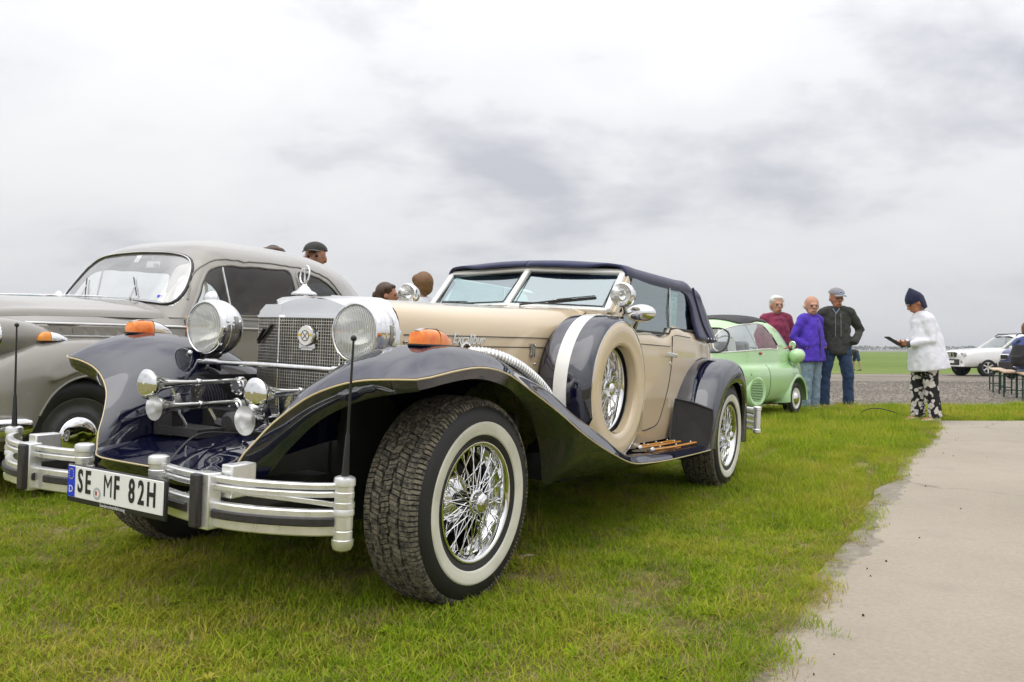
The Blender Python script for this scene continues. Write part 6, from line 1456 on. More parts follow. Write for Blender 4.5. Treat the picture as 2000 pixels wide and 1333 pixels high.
def person(label, loc, rotz, H=1.75, skin='skin', top=None, legs=None, shoes=None, head=None, arms=None, hair=None, pose=None, coat_len=.80, belly=0.0, group=None, collar=True, voxel=.014, glasses=False, stance=.10, wide=1.0, flare=0.0):
    """figure facing local -Y; arms: list of (elbow, wrist) for its right (-X) and left (+X)"""
    P_ = thing('person', label, 'person', loc, rotz, group)
    k = H / 1.75
    S = lambda x, y, z: Vector((x, y, z)) * k
    hip, sh = .93, 1.43
    pz = pose or {}
    leg_pts = pz.get('legs') or [((-.09, .0, .92), (-stance * 1.0, -.01, .50), (-stance * 1.05, .02, .085)), ((.09, 0, .92), (stance, -.01, .50), (stance * 1.05, .02, .085))]
    tors = pz.get('torso') or [(0, .0, .90), (0, .0, 1.0), (0, -.005, 1.15), (0, .0, 1.30), (0, .005, 1.41), (0, .01, 1.46)]
    hc = Vector(pz.get('head') or (0, -.02, 1.618)); look = pz.get('look', (0, -1, -.05))
    ar = arms or [((-.27, .03, 1.14), (-.27, -.05, .90)), ((.27, .03, 1.14), (.27, -.05, .90))]
    shs = pz.get('shoulders') or [(-.185, .01, 1.40), (.185, .01, 1.40)]
    ld = Vector(look).normalized(); up = V3(0, 0, 1); side = ld.cross(up).normalized(); u2 = side.cross(ld)
    hp = lambda a, b_, c_: (hc + (side * a + ld * b_ + u2 * c_) * 1.22) * k
    hk = k * 1.22
    body = []
    body.append(('tube', [S(*q) for q in tors], [r * k for r in (.15, .155, .15, .165, .14, .075)], (1.0, .62)))
    body.append(('tube', [S(*tors[-1]) - V3(0, 0, .03) * k, hp(0, -.015, -.09)], [.060 * k, .060 * k]))
    # head: skull, jaw, nose, brow, ears
    for q in ((hp(0, -.012, .035), .098), (hp(0, .0, .0), .088)): body.append(('ball', q[0], q[1] * hk, (.80, 1.0, 1.05)))
    body.append(('ball', hp(0, .030, -.062), .056 * hk, (.95, 1, .9))); body.append(('tube', [hp(0, .085, .022), hp(0, .108, -.018), hp(0, .092, -.026)], [.010 * hk, .016 * hk, .012 * hk])); body.append(('tube', [hp(-.04, .078, .030), hp(0, .088, .032), hp(.04, .078, .030)], .012 * hk))
    for s_ in (-1, 1): body.append(('ball', hp(s_ * .080, -.005, -.005), .028 * hk, (.4, .8, 1)))
    body.append(('tube', [hp(-.022, .083, -.052), hp(.022, .083, -.052)], .010 * hk))
    for (h_, kn, an) in leg_pts: body.append(('tube', [S(*h_), S(*kn), S(*an)], [.085 * k, .055 * k, .038 * k])); body.append(('tube', [S(*an), S(*an) + V3(0, -.05, -.045) * k, S(*an) + V3(0, -.17, -.055) * k], [.036 * k, .036 * k, .028 * k]))
    hand_dirs = pz.get('hands') or [((0, -.15, -1), (1, 0, 0)), ((0, -.15, -1), (-1, 0, 0))]
    for s0, (el_, wr), hd_ in zip(shs, ar, hand_dirs):
        body.append(('tube', [S(*s0), S(*el_), S(*wr)], [.052 * k, .042 * k, .028 * k]))
        if hd_: hand(body, S(*wr), hd_[0], hd_[1], k, hd_[2] if len(hd_) > 2 else .5)
    bd = blob('body', body, skin, P_, voxel=.010 if voxel < .02 else voxel, smooth=3)
    # eyes and mouth
    for s_ in (-1, 1):
        b = MB(); b.ball(hp(s_ * .033, .080, .012), .0095 * hk, 8, 6); b.build('eye', 'lens_dark', P_)
    b = MB(); b.tube([hp(-.022, .093, -.055), hp(.022, .093, -.055)], .004 * k, 6); b.build('mouth', 'lip', P_)
    if glasses:
        b = MB()
        for s_ in (-1, 1): b.tube([hp(s_ * .036 + .026 * math.cos(a), .100, .008 + .020 * math.sin(a)) for a in np.linspace(0, 6.283, 14, endpoint=False)], 0.0019 * k, 5, closed=True); b.tube([hp(s_ * .062, .098, .012), hp(s_ * .082, .0, .012)], 0.0019 * k, 5)
        b.tube([hp(-.010, .104, .012), hp(.010, .104, .012)], 0.0019 * k, 5); b.build('glasses', 'steel_dull', P_)
    # trousers
    lg = []
    for (h_, kn, an) in leg_pts:
        a, c_, e_ = S(*h_), S(*kn), S(*an); lg.append(('tube', [a + V3(0, 0, .02), a.lerp(c_, .5), a.lerp(c_, .9)], [.105 * k, .10 * k, .098 * k]) if pz.get('shorts') else ('tube', [a + V3(0, 0, .02), a.lerp(c_, .5), c_, c_.lerp(e_, .5), e_ + V3(0, 0, -.025) * k], [.105 * k * wide, .094 * k * wide, .078 * k * wide, .073 * k * wide, .076 * k * wide], (1, 1.05)))
    lg.append(('tube', [S(*tors[0]) + V3(0, 0, -.10) * k, S(*tors[0]), S(*tors[1])], [.13 * k * wide, .165 * k * wide, .16 * k * wide], (1.0, .68)))
    blob('trousers', lg, legs, P_, voxel)
    for (h_, kn, an) in leg_pts:
        e_ = S(*an); b = MB(); rr = [(-.05, .034), (-.02, .042), (.05, .040), (.13, .044), (.17, .034), (.195, .012)]
        dr = V3(*(pz.get('foot', (0, -1, 0)))); sd2 = dr.cross(up)
        rows = []
        for f_, w_ in rr:
            hgt = np.interp(f_, [-.05, 0, .06, .195], [.075, .085, .065, .03]) * k; cpos = V3(e_.x, e_.y, 0) + dr * f_ * k
            rows.append([cpos + sd2 * w_ * k * math.cos(a) * 1.05 + V3(0, 0, max(0, e_.z - .085 * k) + hgt * (.5 + .5 * math.sin(a) if math.sin(a) > -.6 else .06)) for a in np.linspace(0, 6.283, 14, endpoint=False)])
        b.grid(rows, closed_u=True); b.poly(rows[0]); b.poly(rows[-1]); b.build('shoe', shoes, P_, angle=70)
    # jacket
    jk = []; T_ = [S(*q) for q in tors]; cl = coat_len
    base = S(*tors[0]); low = base + (V3(*(pz.get('hem', (0, 0, cl - .90)))) * k)
    jk.append(('tube', [low, low.lerp(T_[1], .55)] + T_[1:], [r * k * wide for r in (.205 + belly + flare, .200 + belly + flare * .4, .190 + belly, .188 + belly * .7, .196, .165, .075)], (1.0, .70 + belly)))
    for s0, (el_, wr) in zip(shs, ar):
        a, c_, e_ = S(*s0), S(*el_), S(*wr); mid_ = a.lerp(c_, .5); jk.append(('tube', [a, mid_, c_, c_.lerp(e_, .55), e_], [.082 * k, .076 * k, .064 * k, .060 * k, .046 * k]))
    for s0 in shs:
        n0 = S(*tors[-1]) + V3(0, 0, .0); a = S(*s0); jk.append(('tube', [n0 + V3(0, 0, -.02) * k, n0.lerp(a, .5) + V3(0, 0, .012) * k, a + V3(math.copysign(.015, s0[0]), 0, .012) * k], [.075 * k, .080 * k, .075 * k])); jk.append(('ball', a, .088 * k))
    if collar: jk.append(('tube', [S(*tors[-1]) + V3(0, 0, -.05) * k, S(*tors[-1]) + V3(0, -.008, .045) * k], [.098 * k, .074 * k]))
    jo = blob('jacket', jk, top, P_, voxel)
    if hair: hair(P_, hp, hk)
    return P_, hp, k, S
mat('lip', (.30, .08, .06), rough=.5)
def hair_short(material, thick=1.0, bald=False):
    def f(P_, hp, k):
        q = [('ball', hp(0, -.030, .045), .100 * k * thick, (.86, 1.02, 1.0)), ('ball', hp(0, -.06, .0), .080 * k, (.95, .8, 1.0))]
        if not bald: q += [('ball', hp(0, .03, .100), .055 * k, (1.2, .9, .5)), ('ball', hp(.05, .0, .075), .05 * k), ('ball', hp(-.05, .0, .075), .05 * k)]
        else: q = [('ball', hp(s_ * .058, -.045, .012), .044 * k, (.62, 1.2, 1.0)) for s_ in (-1, 1)] + [('ball', hp(0, -.072, .01), .078 * k, (1.0, .55, 1.0))]
        blob('hair', q, material, P_, .010, 3)
    return f
def cap(material, peak_mat=None, badge=False, brim=True):
    def f(P_, hp, k):
        b = MB(); rows = []
        for t in np.linspace(0, 1, 9):
            a = t * math.pi / 2; rows.append([hp(.091 * math.cos(a) * math.cos(q), -.012 + .107 * math.cos(a) * math.sin(q), .064 + .070 * math.sin(a) + .0) for q in np.linspace(0, 6.283, 24, endpoint=False)])
        b.grid(rows, closed_u=True); co = b.build('cap', material, P_, angle=80)
        if brim:
            b = MB(); b.grid([[hp(.078 * math.sin(a) * sc_, .055 + (.035 + .075 * ex_) * math.cos(a * .8), .064 - .016 * ex_ - .012 * abs(math.sin(a))) for a in np.linspace(-1.1, 1.1, 14)] for ex_, sc_ in ((0, 1.0), (.5, 1.0), (1, .96))]); b.build('cap_peak', peak_mat or material, co, solid=.006)
        if badge:
            b = MB(); b.lathe([(.001, 0), (.014 * k, 0)], 16, Mat(hp(0, .104, .085), (hp(0, 1, .3) - hp(0, 0, 0)))); bo = b.build('cap_badge', 'plate_blue', co); b = MB(); b.lathe([(.013 * k, .001), (.018 * k, .001)], 16, Mat(hp(0, .104, .085), (hp(0, 1, .3) - hp(0, 0, 0)))); b.build('badge_ring', 'white_print', co)
    return f
# man in the magenta jacket, behind the bubble car
person('white-haired man in glasses and magenta jacket standing behind the green bubble car', (4.12, 12.75, 0), D(6), 1.71, top='cloth_magenta', legs='denim_dark', shoes='shoe_black', hair=hair_short('hair_white'), glasses=True, arms=[((-.29, .02, 1.15), (-.27, -.06, .92)), ((.29, .02, 1.15), (.27, -.06, .92))], belly=.02, wide=1.08)
# man in the purple jacket
pp, hp, k, S = person('bald man in glasses with bright purple jacket and pale jeans, hands in pockets', (4.44, 12.15, 0), D(32), 1.66, top='cloth_purple', legs='denim_light', shoes='shoe_white', hair=hair_short('hair_white', bald=True), glasses=True, pose={'look': (-.55, -.85, -.05), 'hands': [None, None]}, arms=[((-.30, .10, 1.14), (-.20, -.10, .98)), ((.29, .08, 1.14), (.20, -.12, .98))], belly=.035, coat_len=.76, wide=1.08)
b = MB(); b.tube([S(-.005, -.175, .80), S(-.005, -.185, 1.1), S(-.005, -.13, 1.40)], .006, 6); b.build('zip', 'cloth_navy', pp)
# tall man in the dark waxed jacket
pp, hp, k, S = person('tall man in dark waxed jacket, dark jeans and grey peaked cap, hands in pockets', (4.90, 12.35, 0), D(-14), 1.80, skin='skin_tan', top='cloth_wax', legs='denim_dark', shoes='shoe_black', hair=cap('cloth_cap', badge=True), pose={'look': (.30, -.95, -.16), 'hands': [None, None]}, arms=[((-.31, .06, 1.14), (-.20, -.12, .96)), ((.34, .08, 1.16), (.22, -.10, .96))], coat_len=.80, stance=.16, wide=1.05)
for x in (-.03, .045): b = MB(); b.tube([S(x, -.125, 1.40), S(x, -.145, 1.25), S(x, -.150, 1.06)], .004, 6); b.build('drawstring', 'cloth_cap', pp)
b = MB(); b.tube([S(-.06, -.10, 1.47), S(-.02, -.125, 1.40), S(.03, -.10, 1.47)], .012, 8); b.build('shirt_collar', 'denim_light', pp)
# woman in the white jacket reading a tablet
def hood(P_, hp, k):
    b = MB(); rows = []
    for z, sx_, f0, r0 in ((-.02, .080, .070, -.105), (.02, .086, .092, -.110), (.05, .088, .096, -.108), (.085, .084, .086, -.098), (.12, .066, .060, -.075), (.15, .042, .026, -.055), (.175, .020, -.008, -.038), (.185, .004, -.018, -.026)):
        rows.append([hp(sx_ * math.cos(a), (f0 + r0) / 2 + (f0 - r0) / 2 * math.sin(a), z) for a in np.linspace(0, 6.283, 24, endpoint=False)])
    b.grid(rows[1:], closed_u=True); h_ = b.build('hood_cap', 'cloth_navy', P_, angle=80)
    b = MB(); b.grid([[hp(.090 * math.cos(a) * sc_, -.01 + .092 * math.sin(a) * sc_, z) for a in np.linspace(math.pi * 1.0, math.pi * 2.0, 16)] for z, sc_ in ((.04, 1.05), (-.03, .95), (-.09, .8))]); b.build('neck_flap', 'cloth_navy', h_, solid=.01)
    b = MB(); b.tube([hp(.03, .099, .035), hp(0, .105, .035), hp(-.03, .099, .035)], .005, 6); b.build('cap_print', 'grey_print', h_)
wp_, hp, k, S = person('woman in white rain jacket, navy pointed hood and floral trousers reading a tablet', (5.03, 9.98, .02), D(-92), 1.56, skin='skin_tan', top='cloth_white', legs='cloth_floral', shoes='shoe_cream', hair=hood,
    pose={'head': (0, -.11, 1.62), 'look': (0, -.86, -.50), 'torso': [(0, .02, .90), (0, .03, 1.0), (0, .02, 1.15), (0, .0, 1.30), (0, -.03, 1.41), (0, -.055, 1.47)], 'shoulders': [(-.185, -.02, 1.38), (.185, -.02, 1.38)], 'hem': (0, .05, -.19), 'hands': [((.25, -1, .15), (.6, 0, 1), .9), ((-.25, -1, .15), (-.6, 0, 1), .9)],
          'legs': [((-.09, .02, .92), (-.11, -.04, .50), (-.11, -.03, .085)), ((.09, .02, .92), (.10, .05, .50), (.10, .11, .085))]},
    arms=[((-.25, .0, 1.10), (-.10, -.24, 1.06)), ((.25, .0, 1.10), (.10, -.24, 1.06))], belly=.07, wide=1.12, flare=.02)
tb_ = thing('tablet', 'dark tablet held up by the woman in the white jacket', 'tablet', (5.03 - .405 * .89, 9.98, .02 + 1.045 * .89), D(-92))
b = MB(); b.box((0, -.02, .055), (.12, .012, .19), (D(58), 0, 0)); b.build('tablet_case', 'cloth_black', tb_, bevel=.005)
b = MB(); b.box((0, -.010, .062), (.10, .002, .16), (D(58), 0, 0)); b.build('screen', 'lens_dark', tb_, smooth=False)
# the same for the strap of the hood: cuffs
for x in (-.10, .10): b = MB(); b.tube([S(x * 1.02, -.22, 1.062), S(x, -.265, 1.055)], .046 * k, 12); b.build('cuff', 'cloth_teal', wp_)
# someone bending over in the meadow
person('person in dark top and blue shorts bending down in the far meadow', (18.45, 44.0, float(gz(18.4, 44)) + .01), D(-80), 1.72, top='cloth_black', legs='denim_dark', shoes='shoe_black', hair=hair_short('hair_brown'), voxel=.02,
    pose={'torso': [(0, .10, .90), (0, .02, .96), (0, -.16, 1.0), (0, -.30, .96), (0, -.40, .88), (0, -.44, .84)], 'head': (0, -.56, .76), 'look': (0, -.5, -.85), 'shoulders': [(-.18, -.40, .86), (.18, -.40, .86)], 'legs': [((-.09, .10, .90), (-.14, .02, .48), (-.15, .04, .085)), ((.09, .10, .90), (.15, .16, .48), (.16, .22, .085))], 'hem': (0, .02, 0), 'shorts': True}, arms=[((-.18, -.42, .60), (-.12, -.46, .34)), ((.18, -.42, .60), (.12, -.46, .34))], collar=False)
# figures half hidden behind the cars
person('man in dark cap and glasses looking over the roof of the grey saloon', (-2.0, 8.30, .06), D(14), 1.90, skin='skin_tan', top='cloth_black', legs='denim_dark', shoes='shoe_black', hair=cap('cloth_wax'), glasses=True, pose={'look': (-.25, -.95, .0)})
person('person of whom only dark hair shows above the grey saloon roof', (-2.44, 8.35, .05), D(10), 1.87, top='cloth_wax', legs='denim_dark', shoes='shoe_black', hair=hair_short('hair_brown', 1.02))
def pony(P_, hp, k):
    hair_short('hair_brown', 1.04)(P_, hp, k); b = MB(); b.ball(hp(0, -.135, .0), .036 * k, 12, 8, (.8, .8, 1.25)); b.build('ponytail', 'hair_brown', P_); b = MB(); b.tube([hp(.018 * math.cos(a), -.112, .01 + .022 * math.sin(a)) for a in np.linspace(0, 6.283, 12, endpoint=False)], .006 * k, 6, closed=True); b.build('hair_band', 'white_print', P_)
person('woman with brown ponytail in profile behind the beige bonnet', (-1.50, 9.75, 0), D(88), 1.66, skin='skin_tan', top='cloth_navy', legs='denim_dark', shoes='shoe_black', hair=pony)
person('ginger-haired person in white jacket turned away behind the far spotlight', (-.98, 9.0, 0), D(215), 1.71, top='cloth_white', legs='denim_dark', shoes='shoe_black', hair=hair_short('hair_ginger', 1.05), arms=[((-.30, .0, 1.15), (-.22, -.2, 1.05)), ((.30, .0, 1.15), (.22, -.2, 1.05))], wide=1.1)
# visitor sitting at the frame edge with a backpack
sp_, hp, k, S = person('seated visitor in blue jacket with black backpack on the nearest bench', (9.36, 14.85, 0), D(118), 1.70, top='cloth_blue', legs='denim_pale', shoes='shoe_black', hair=hair_short('hair_ginger'), pose={'torso': [(0, 0, .58), (0, .0, .68), (0, -.01, .82), (0, -.02, .96), (0, -.03, 1.06), (0, -.03, 1.11)], 'head': (0, -.06, 1.28), 'shoulders': [(-.19, -.02, 1.05), (.19, -.02, 1.05)], 'legs': [((-.10, -.02, .55), (-.12, -.42, .52), (-.12, -.40, .085)), ((.10, -.02, .55), (.12, -.42, .52), (.12, -.40, .085))], 'hem': (0, 0, -.02)}, arms=[((-.28, -.08, .80), (-.14, -.32, .68)), ((.28, -.08, .80), (.14, -.32, .68))])
bp = thing('backpack', 'black backpack worn by the seated visitor in blue', 'backpack', (9.36, 14.85, 0), D(118))
blob('pack', [('tube', [S(0, .21, .62), S(0, .24, .80), S(0, .20, 1.0)], [.15, .18, .13], (1.0, .7)), ('tube', [S(0, .33, .66), S(0, .34, .80)], [.09, .09], (1.2, .6))], 'cloth_black', bp)
for s_ in (-1, 1): b = MB(); b.tube([S(s_ * .12, .12, 1.06), S(s_ * .13, -.02, 1.13), S(s_ * .13, -.14, 1.02), S(s_ * .16, -.10, .85)], .016, 8); b.build('strap', 'cloth_black', bp)

# ------------------------------------------------------------------ beer benches on the gravel
noise_mat('bench_wood', [(.3, (.42, .27, .15)), (.7, (.58, .41, .26))], scale=5, rough=.55, stretch=(8, .6, 1), coat=.2); mat('bench_steel', (.012, .045, .035), rough=.4)
for (x, y), lab in (((10.07, 16.9), 'wooden bench with green folding legs, farthest of the row'), ((9.27, 15.2), 'wooden bench with green folding legs, middle of the row'), ((8.78, 13.85), 'wooden bench with green folding legs, nearest of the row')):
    bt = thing('bench', lab, 'bench', (x, y, float(gz(x, y)) + .006), D(-27.6), 'beer benches on the gravel')
    b = MB(); b.box((0, .62, .475), (.25, 2.0, .028)); b.build('seat', 'bench_wood', bt, bevel=.006)
    for yy in (0.0, 1.3):
        for s_ in (-1, 1): b = MB(); b.box((s_ * .105, yy, .23), (.028, .028, .46)); b.build('leg', 'bench_steel', bt, bevel=.003)
        b = MB(); b.box((0, yy, .44), (.21, .03, .03)); b.box((0, yy, .14), (.21, .016, .02)); b.build('leg_brace', 'bench_steel', bt, bevel=.003)
        b = MB(); b.bar((-.03, yy, .40), (-.03, yy + (.38 if yy < .5 else -.38), .455), .02, .012); b.build('stay', 'bench_steel', bt)

# ------------------------------------------------------------------ white pickup and blue car
def side_body(prof_rows): return surf(prof_rows, 30, 60)
def car_shell(parent, rows, material, nu=26, nv=50):
    S_ = surf(rows, nu, nv); b = MB(); b.grid([[(-p[0], p[1], p[2]) for p in r[::-1]][:-1] + [tuple(p) for p in r] for r in S_]); b.poly([(-p[0], p[1], p[2]) for p in S_[0][::-1]][:-1] + [tuple(p) for p in S_[0]]); return b.build('body', material, parent, angle=60)
PU = thing('pickup_truck', 'white pickup truck with black roof rails at the far side of the gravel', 'pickup', (19.95, 35.3, float(gz(20, 35.3)) + .01), D(-86))
def prow(y, w_, zb, zw, zt): return [(w_ * .92, y, zb), (w_, y, zb + .12), (w_, y, zw - .12), (w_ * .97, y, zw - .03), (w_ * .86, y, zt), (w_ * .5, y, zt + .015), (0, y, zt + .02)]
car_shell(PU, [prow(-.98, .72, .46, .72, .86), prow(-.92, .84, .42, .90, 1.0), prow(-.75, .91, .40, 1.0, 1.06), prow(-.3, .925, .40, 1.06, 1.12), prow(.3, .925, .40, 1.10, 1.16), prow(.75, .925, .40, 1.13, 1.19), prow(1.0, .925, .40, 1.14, 1.2), prow(2.6, .925, .42, 1.14, 1.19), prow(4.1, .92, .5, 1.12, 1.15)], 'white_paint')
cab = [[(.86, y0_, 1.13), (.82, y0_ + (y1_ - y0_) * .3, 1.35), (.74, y1_, 1.62)] for y0_, y1_ in ((.62, 1.35),)]
b = MB()   # cab roof and pillars
rf = surf([[(.66, 1.40, 1.62), (.5, 1.36, 1.68), (0, 1.33, 1.70)], [(.70, 1.7, 1.68), (.52, 1.7, 1.75), (0, 1.7, 1.77)], [(.70, 2.5, 1.69), (.52, 2.5, 1.76), (0, 2.5, 1.78)], [(.68, 3.0, 1.64), (.5, 3.02, 1.70), (0, 3.04, 1.72)]], 12, 16)
b.grid([[(-p[0], p[1], p[2]) for p in r[::-1]][:-1] + [tuple(p) for p in r] for r in rf]); b.build('roof', 'white_paint', PU, angle=60)
for s_ in (1, -1):
    for a, c_, w_ in (((.84, .68, 1.15), (.67, 1.40, 1.63), .07), ((.86, 1.95, 1.15), (.71, 1.98, 1.68), .09), ((.86, 3.1, 1.15), (.69, 2.98, 1.65), .10)):
        b = MB(); b.bar((s_ * a[0], a[1], a[2]), (s_ * c_[0], c_[1], c_[2]), w_, .05, up=(1, 0, 0)); b.build('pillar', 'white_paint', PU)
    b = MB(); b.grid([[(s_ * .85, .72, 1.16), (s_ * .85, 1.93, 1.16)], [(s_ * .69, 1.40, 1.62), (s_ * .71, 1.95, 1.66)]]); b.build('door_window', 'glass_dark', PU); b = MB(); b.grid([[(s_ * .85, 1.98, 1.16), (s_ * .85, 3.05, 1.16)], [(s_ * .71, 1.99, 1.66), (s_ * .69, 2.95, 1.63)]]); b.build('door_window', 'glass_dark', PU)
    b = MB(); b.tube([(s_ * .66, 1.42, 1.70), (s_ * .66, 1.55, 1.80), (s_ * .66, 2.6, 1.82), (s_ * .66, 2.85, 1.73)], .025, 8); b.build('roof_rail', 'black_trim', PU)
    b = MB(); b.box((s_ * .99, .98, 1.20), (.16, .10, .16)); b.build('door_mirror', 'white_paint', PU, bevel=.04, bseg=3)
    b = MB(); b.box((s_ * .72, -.93, .95), (.30, .14, .16), (D(20), 0, D(-14 * s_))); b.build('headlamp', 'lens_white', PU, bevel=.03)
    b = MB(); b.lathe([(.001, .01), (.05, .01), (.06, 0)], 14, Mat((s_ * .66, -.985, .62), (0, -1, 0))); b.build('fog_lamp', 'steel_dull', PU)
    for yw in (0.0, 3.2):
        wl = empty('wheel', (s_ * .86, yw, .37), (0, math.pi / 2 * s_, 0), PU); b = MB(); b.lathe(cr([(.22, .02), (.24, .10), (.33, .11), (.37, .06), (.37, -.10), (.3, -.13), (.2, -.1)], 20), 32); b.build('tyre', 'rubber', wl)
        b = MB(); b.lathe([(.24, .09), (.23, .06), (.20, .02), (.001, .02)], 24); b.build('rim_well', 'black_plastic', wl)
        b = MB()
        for k_ in range(6): a = k_ * math.pi / 3; b.bar((.03 * math.cos(a), .03 * math.sin(a), .075), (.23 * math.cos(a), .23 * math.sin(a), .085), .055, .03, up=(0, 0, 1))
        b.lathe([(.225, .085), (.245, .09), (.245, .07)], 28); b.build('spoke_rim', 'aluminium', wl, smooth=False)
        b = MB(); b.lathe([(.42, .045), (.001, .045)], 24, Matrix.Translation((s_ * .895, yw, .38)) @ Matrix.Rotation(math.pi / 2 * s_, 4, 'Y')); b.build('arch_well', 'dark_void', PU)
b = MB(); b.grid([[(-.82, .70, 1.17), (0, .60, 1.18), (.82, .70, 1.17)], [(-.66, 1.40, 1.64), (0, 1.33, 1.69), (.66, 1.40, 1.64)]]); b.build('windscreen', 'glass_clear', PU)
b = MB(); b.box((0, -1.0, .92), (.62, .10, .18)); gr_ = b.build('grille', 'black_trim', PU, bevel=.02); b = MB(); b.box((0, -1.06, .92), (.06, .02, .22)); b.box((.19, -1.05, .92), (.05, .02, .2), (0, D(-20), 0)); b.box((-.19, -1.05, .92), (.05, .02, .2), (0, D(20), 0)); b.box((0, -1.055, 1.02), (.7, .02, .025)); b.build('grille_bar', 'chrome_worn', gr_)
b = MB(); b.lathe([(.07, 0), (.085, .01), (.085, .02), (.07, .02)], 20, Mat((0, -1.07, .92), (0, -1, 0))); b.box((0, -1.08, .92), (.2, .015, .035)); b.build('emblem', 'chrome_worn', gr_)
b = MB(); b.box((0, -1.0, .60), (1.0, .08, .24)); bl_ = b.build('lower_grille', 'black_trim', PU, bevel=.02); b = MB(); b.box((0, -1.05, .61), (.5, .012, .11)); b.build('number_plate', 'plate_white', bl_); b = MB(); b.box((0, -.96, .43), (1.6, .16, .06)); b.build('skid_bar', 'aluminium', bl_, bevel=.02)
b = MB(); b.box((0, -.55, 1.085), (1.1, .22, .02), (D(6), 0, 0)); b.build('bonnet_deflector', 'black_trim', PU, bevel=.01)
b = MB(); b.box((0, 1.6, .45), (1.5, 4.6, .2)); b.box((0, 2.3, 1.0), (1.5, 1.6, .5)); b.build('underbody', 'underbody', PU, smooth=False)
b = MB(); b.tube([(-.1, 2.2, 1.76), (-.1, 2.6, 2.25)], .01, 6); b.build('aerial', 'black_plastic', PU)

BC = thing('parked_car', 'dark blue car with white-framed grille partly hidden by the seated visitor', 'car', (18.75, 29.4, float(gz(18.5, 29)) + .01), D(-55))
car_shell(BC, [prow(-.85, .66, .40, .70, .80), prow(-.78, .78, .32, .86, .95), prow(-.6, .83, .30, .98, 1.04), prow(.0, .84, .30, 1.05, 1.11), prow(.6, .84, .30, 1.08, 1.15), prow(2.6, .84, .32, 1.08, 1.14), prow(3.2, .80, .4, 1.0, 1.08)], 'blue_paint')
b = MB(); rf = surf([[(.78, .55, 1.10), (.62, .55, 1.13), (0, .52, 1.15)], [(.72, 1.0, 1.35), (.55, .98, 1.40), (0, .95, 1.42)], [(.66, 1.4, 1.48), (.5, 1.38, 1.54), (0, 1.36, 1.56)], [(.66, 2.4, 1.48), (.5, 2.4, 1.54), (0, 2.4, 1.56)], [(.70, 3.0, 1.12), (.55, 3.05, 1.14), (0, 3.08, 1.15)]], 10, 24); b.grid([[(-p[0], p[1], p[2]) for p in r[::-1]][:-1] + [tuple(p) for p in r] for r in rf]); b.build('cabin', 'glass_shell', BC, angle=60)
b = MB(); b.box((0, -.86, .50), (1.55, .14, .30)); b.build('bumper', 'black_trim', BC, bevel=.05, bseg=3)
for s_ in (1, -1):
    b = MB(); b.box((s_ * .60, -.80, .80), (.30, .12, .22), (0, 0, D(-10 * s_))); hl = b.build('headlamp', 'white_enamel', BC, bevel=.03); b = MB(); b.box((s_ * .60, -.868, .80), (.22, .012, .15), (0, 0, D(-10 * s_))); b.build('lamp_glass', 'lens_dark', hl)
    for yw in (0.0, 2.4):
        wl = empty('wheel', (s_ * .74, yw, .30), (0, math.pi / 2 * s_, 0), BC); b = MB(); b.lathe(cr([(.18, .02), (.2, .10), (.27, .11), (.30, .06), (.30, -.08), (.2, -.1)], 16), 28); b.build('tyre', 'rubber', wl); b = MB(); b.lathe([(.19, .09), (.1, .06), (.001, .07)], 20); b.build('hub_cap', 'aluminium', wl)
b = MB(); b.box((0, -.84, .80), (.7, .08, .12)); b.build('grille', 'black_trim', BC, bevel=.02); b = MB(); b.box((0, -.945, .5), (.52, .012, .11)); b.build('number_plate', 'plate_white', BC)

# ------------------------------------------------------------------ horizon: trees and wind turbines
noise_mat('far_leaf', [(.3, (.045, .065, .03)), (.7, (.07, .09, .045))], scale=.3, rough=.95); mat('far_bark', (.06, .05, .04), rough=.9)
rt = np.random.default_rng(21)
spots = [(x, 1500 + rt.uniform(-120, 150)) for x in (575, 606, 632, 655, 668, 690, 712, 980, 1010, 1035, 1062, 1088, 1118, 1150, 1175, 880, 905)]
for i, (x, y) in enumerate(spots):
    tr = tag(empty('tree', (x, y, -.2)), 'far tree of the clump on the horizon %s' % ('beside the bending person' if x < 800 else 'right of the white jacket'), 'tree', 'trees on the horizon')
    R0 = rt.uniform(5, 9); Hh = rt.uniform(5.5, 10)
    b = MB(); b.tube([(0, 0, 0), (0.2, 0, Hh * .5)], [.5, .25], 6); b.build('trunk', 'far_bark', tr)
    b = MB()
    for _ in range(150):
        a, e_, q = rt.uniform(0, 6.28), math.asin(rt.uniform(-.4, 1)), rt.uniform(.5, 1.0) * R0 * (1 + .25 * math.sin(3 * i + 2)); c = Vector((q * math.cos(a) * math.cos(e_) * 1.6, q * math.sin(a) * math.cos(e_), Hh * .45 + q * math.sin(e_) * .62)); s_ = rt.uniform(.7, 1.6)
        n_ = Vector(rt.normal(0, 1, 3)).normalized(); u_ = n_.orthogonal().normalized() * s_; v_ = n_.cross(u_); b.add([c - u_, c - v_ * .7, c + u_, c + v_ * .7], [(0, 1, 2, 3)])
    b.build('crown', 'far_leaf', tr, smooth=False, fix=False)
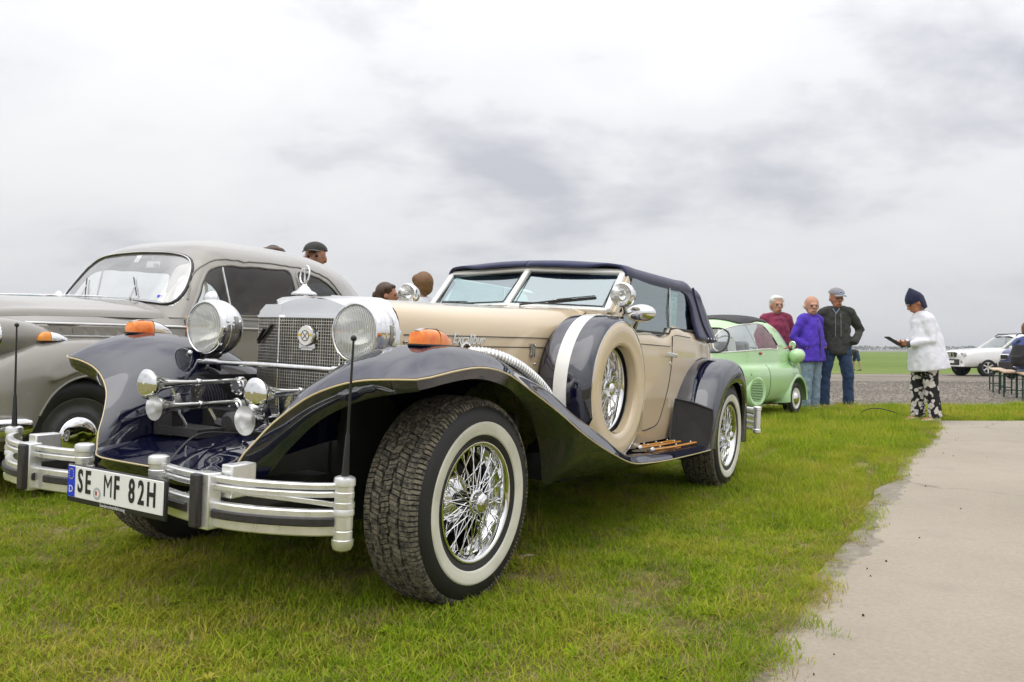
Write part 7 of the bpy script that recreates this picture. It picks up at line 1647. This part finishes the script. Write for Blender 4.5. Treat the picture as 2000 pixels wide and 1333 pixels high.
# low far-off wood that reads as one strip
b = MB()
for _ in range(12000):
    x = rt.uniform(-2600, 2600); y = 1900 + rt.uniform(-60, 60); h_ = 4.5 + 3.5 * float(vn(x * .012 + 40, .5)) + 2 * float(vn(x * .07 + 9, 3.1)); c = Vector((x, y, rt.uniform(0, h_))); s_ = rt.uniform(1.2, 3.0); n_ = Vector(rt.normal(0, 1, 3)).normalized(); u_ = n_.orthogonal().normalized() * s_; v_ = n_.cross(u_); b.add([c - u_, c - v_, c + u_, c + v_], [(0, 1, 2, 3)])
o = b.build('treeline', 'far_leaf', None, smooth=False, fix=False); tag(o, 'dark strip of far-off woodland along the whole horizon', 'trees', kind='stuff')
for x, y, h_, lab in ((1980, 4380, 62, 'leftmost of the faint wind turbines on the horizon'), (2080, 4520, 66, 'second of the faint wind turbines on the horizon'), (2140, 4600, 58, 'third of the faint wind turbines on the horizon'), (2900, 5300, 66, 'faint wind turbine on the horizon beside the white jacket')):
    wt = thing('wind_turbine', lab, 'wind turbine', (x, y, -.2), 0, 'wind turbines on the horizon')
    b = MB(); b.tube([(0, 0, 0), (0, 0, h_)], [2.2, 1.2], 8); b.build('tower', 'white_enamel', wt); b = MB(); b.box((0, -1, h_ + 1), (3, 8, 3)); b.build('nacelle', 'white_enamel', wt)
    for k_ in range(3): a = k_ * 2.094 + x * .01; b = MB(); b.tube([(0, -5, h_ + 1), (30 * math.sin(a), -5, h_ + 1 + 30 * math.cos(a))], [1.3, .4], 6, flat=(.4, 1)); b.build('blade', 'white_enamel', wt)
# ------------------------------------------------------------------ small things on the grass
cb_ = MB(); cb_.tube(cr([(4.55, 10.75, .01), (4.62, 10.72, .10), (4.75, 10.68, .13), (4.92, 10.62, .10), (5.05, 10.58, .05), (5.2, 10.5, .04), (5.38, 10.45, .15), (5.52, 10.42, .06), (5.68, 10.40, .03), (5.85, 10.45, .05), (6.0, 10.4, .02)], 60), .006, 6)
tag(cb_.build('electric_cable', 'black_plastic', None), 'thin black cable looping through the grass behind the white-jacketed woman', 'cable')
b = MB(); b.tube([(.025, 3.42, .022), (.045, 3.43, .032), (.075, 3.455, .030), (.092, 3.468, .026)], [.006, .012, .011, .004], 8, flat=(.6, 1.2)); tag(b.build('bark_chip', 'bark_grey', None), 'small grey chip of bark on the grass beside the front wheel', 'bark')

# ------------------------------------------------------------------ damp air
hz_m = bpy.data.materials.new('damp_air'); hz_m.use_nodes = True; t = hz_m.node_tree; t.nodes.clear()
o_ = t.nodes.new('ShaderNodeOutputMaterial'); v_ = t.nodes.new('ShaderNodeVolumePrincipled'); v_.inputs['Color'].default_value = (.92, .94, .97, 1); v_.inputs['Density'].default_value = .00028; v_.inputs['Anisotropy'].default_value = .2
t.links.new(v_.outputs[0], o_.inputs['Volume'])
b = MB(); b.box((0, 4500, 36), (14000, 9800, 76)); hb_ = b.build('haze', None, None, smooth=False); hb_.data.materials.append(hz_m); hb_['kind'] = 'stuff'
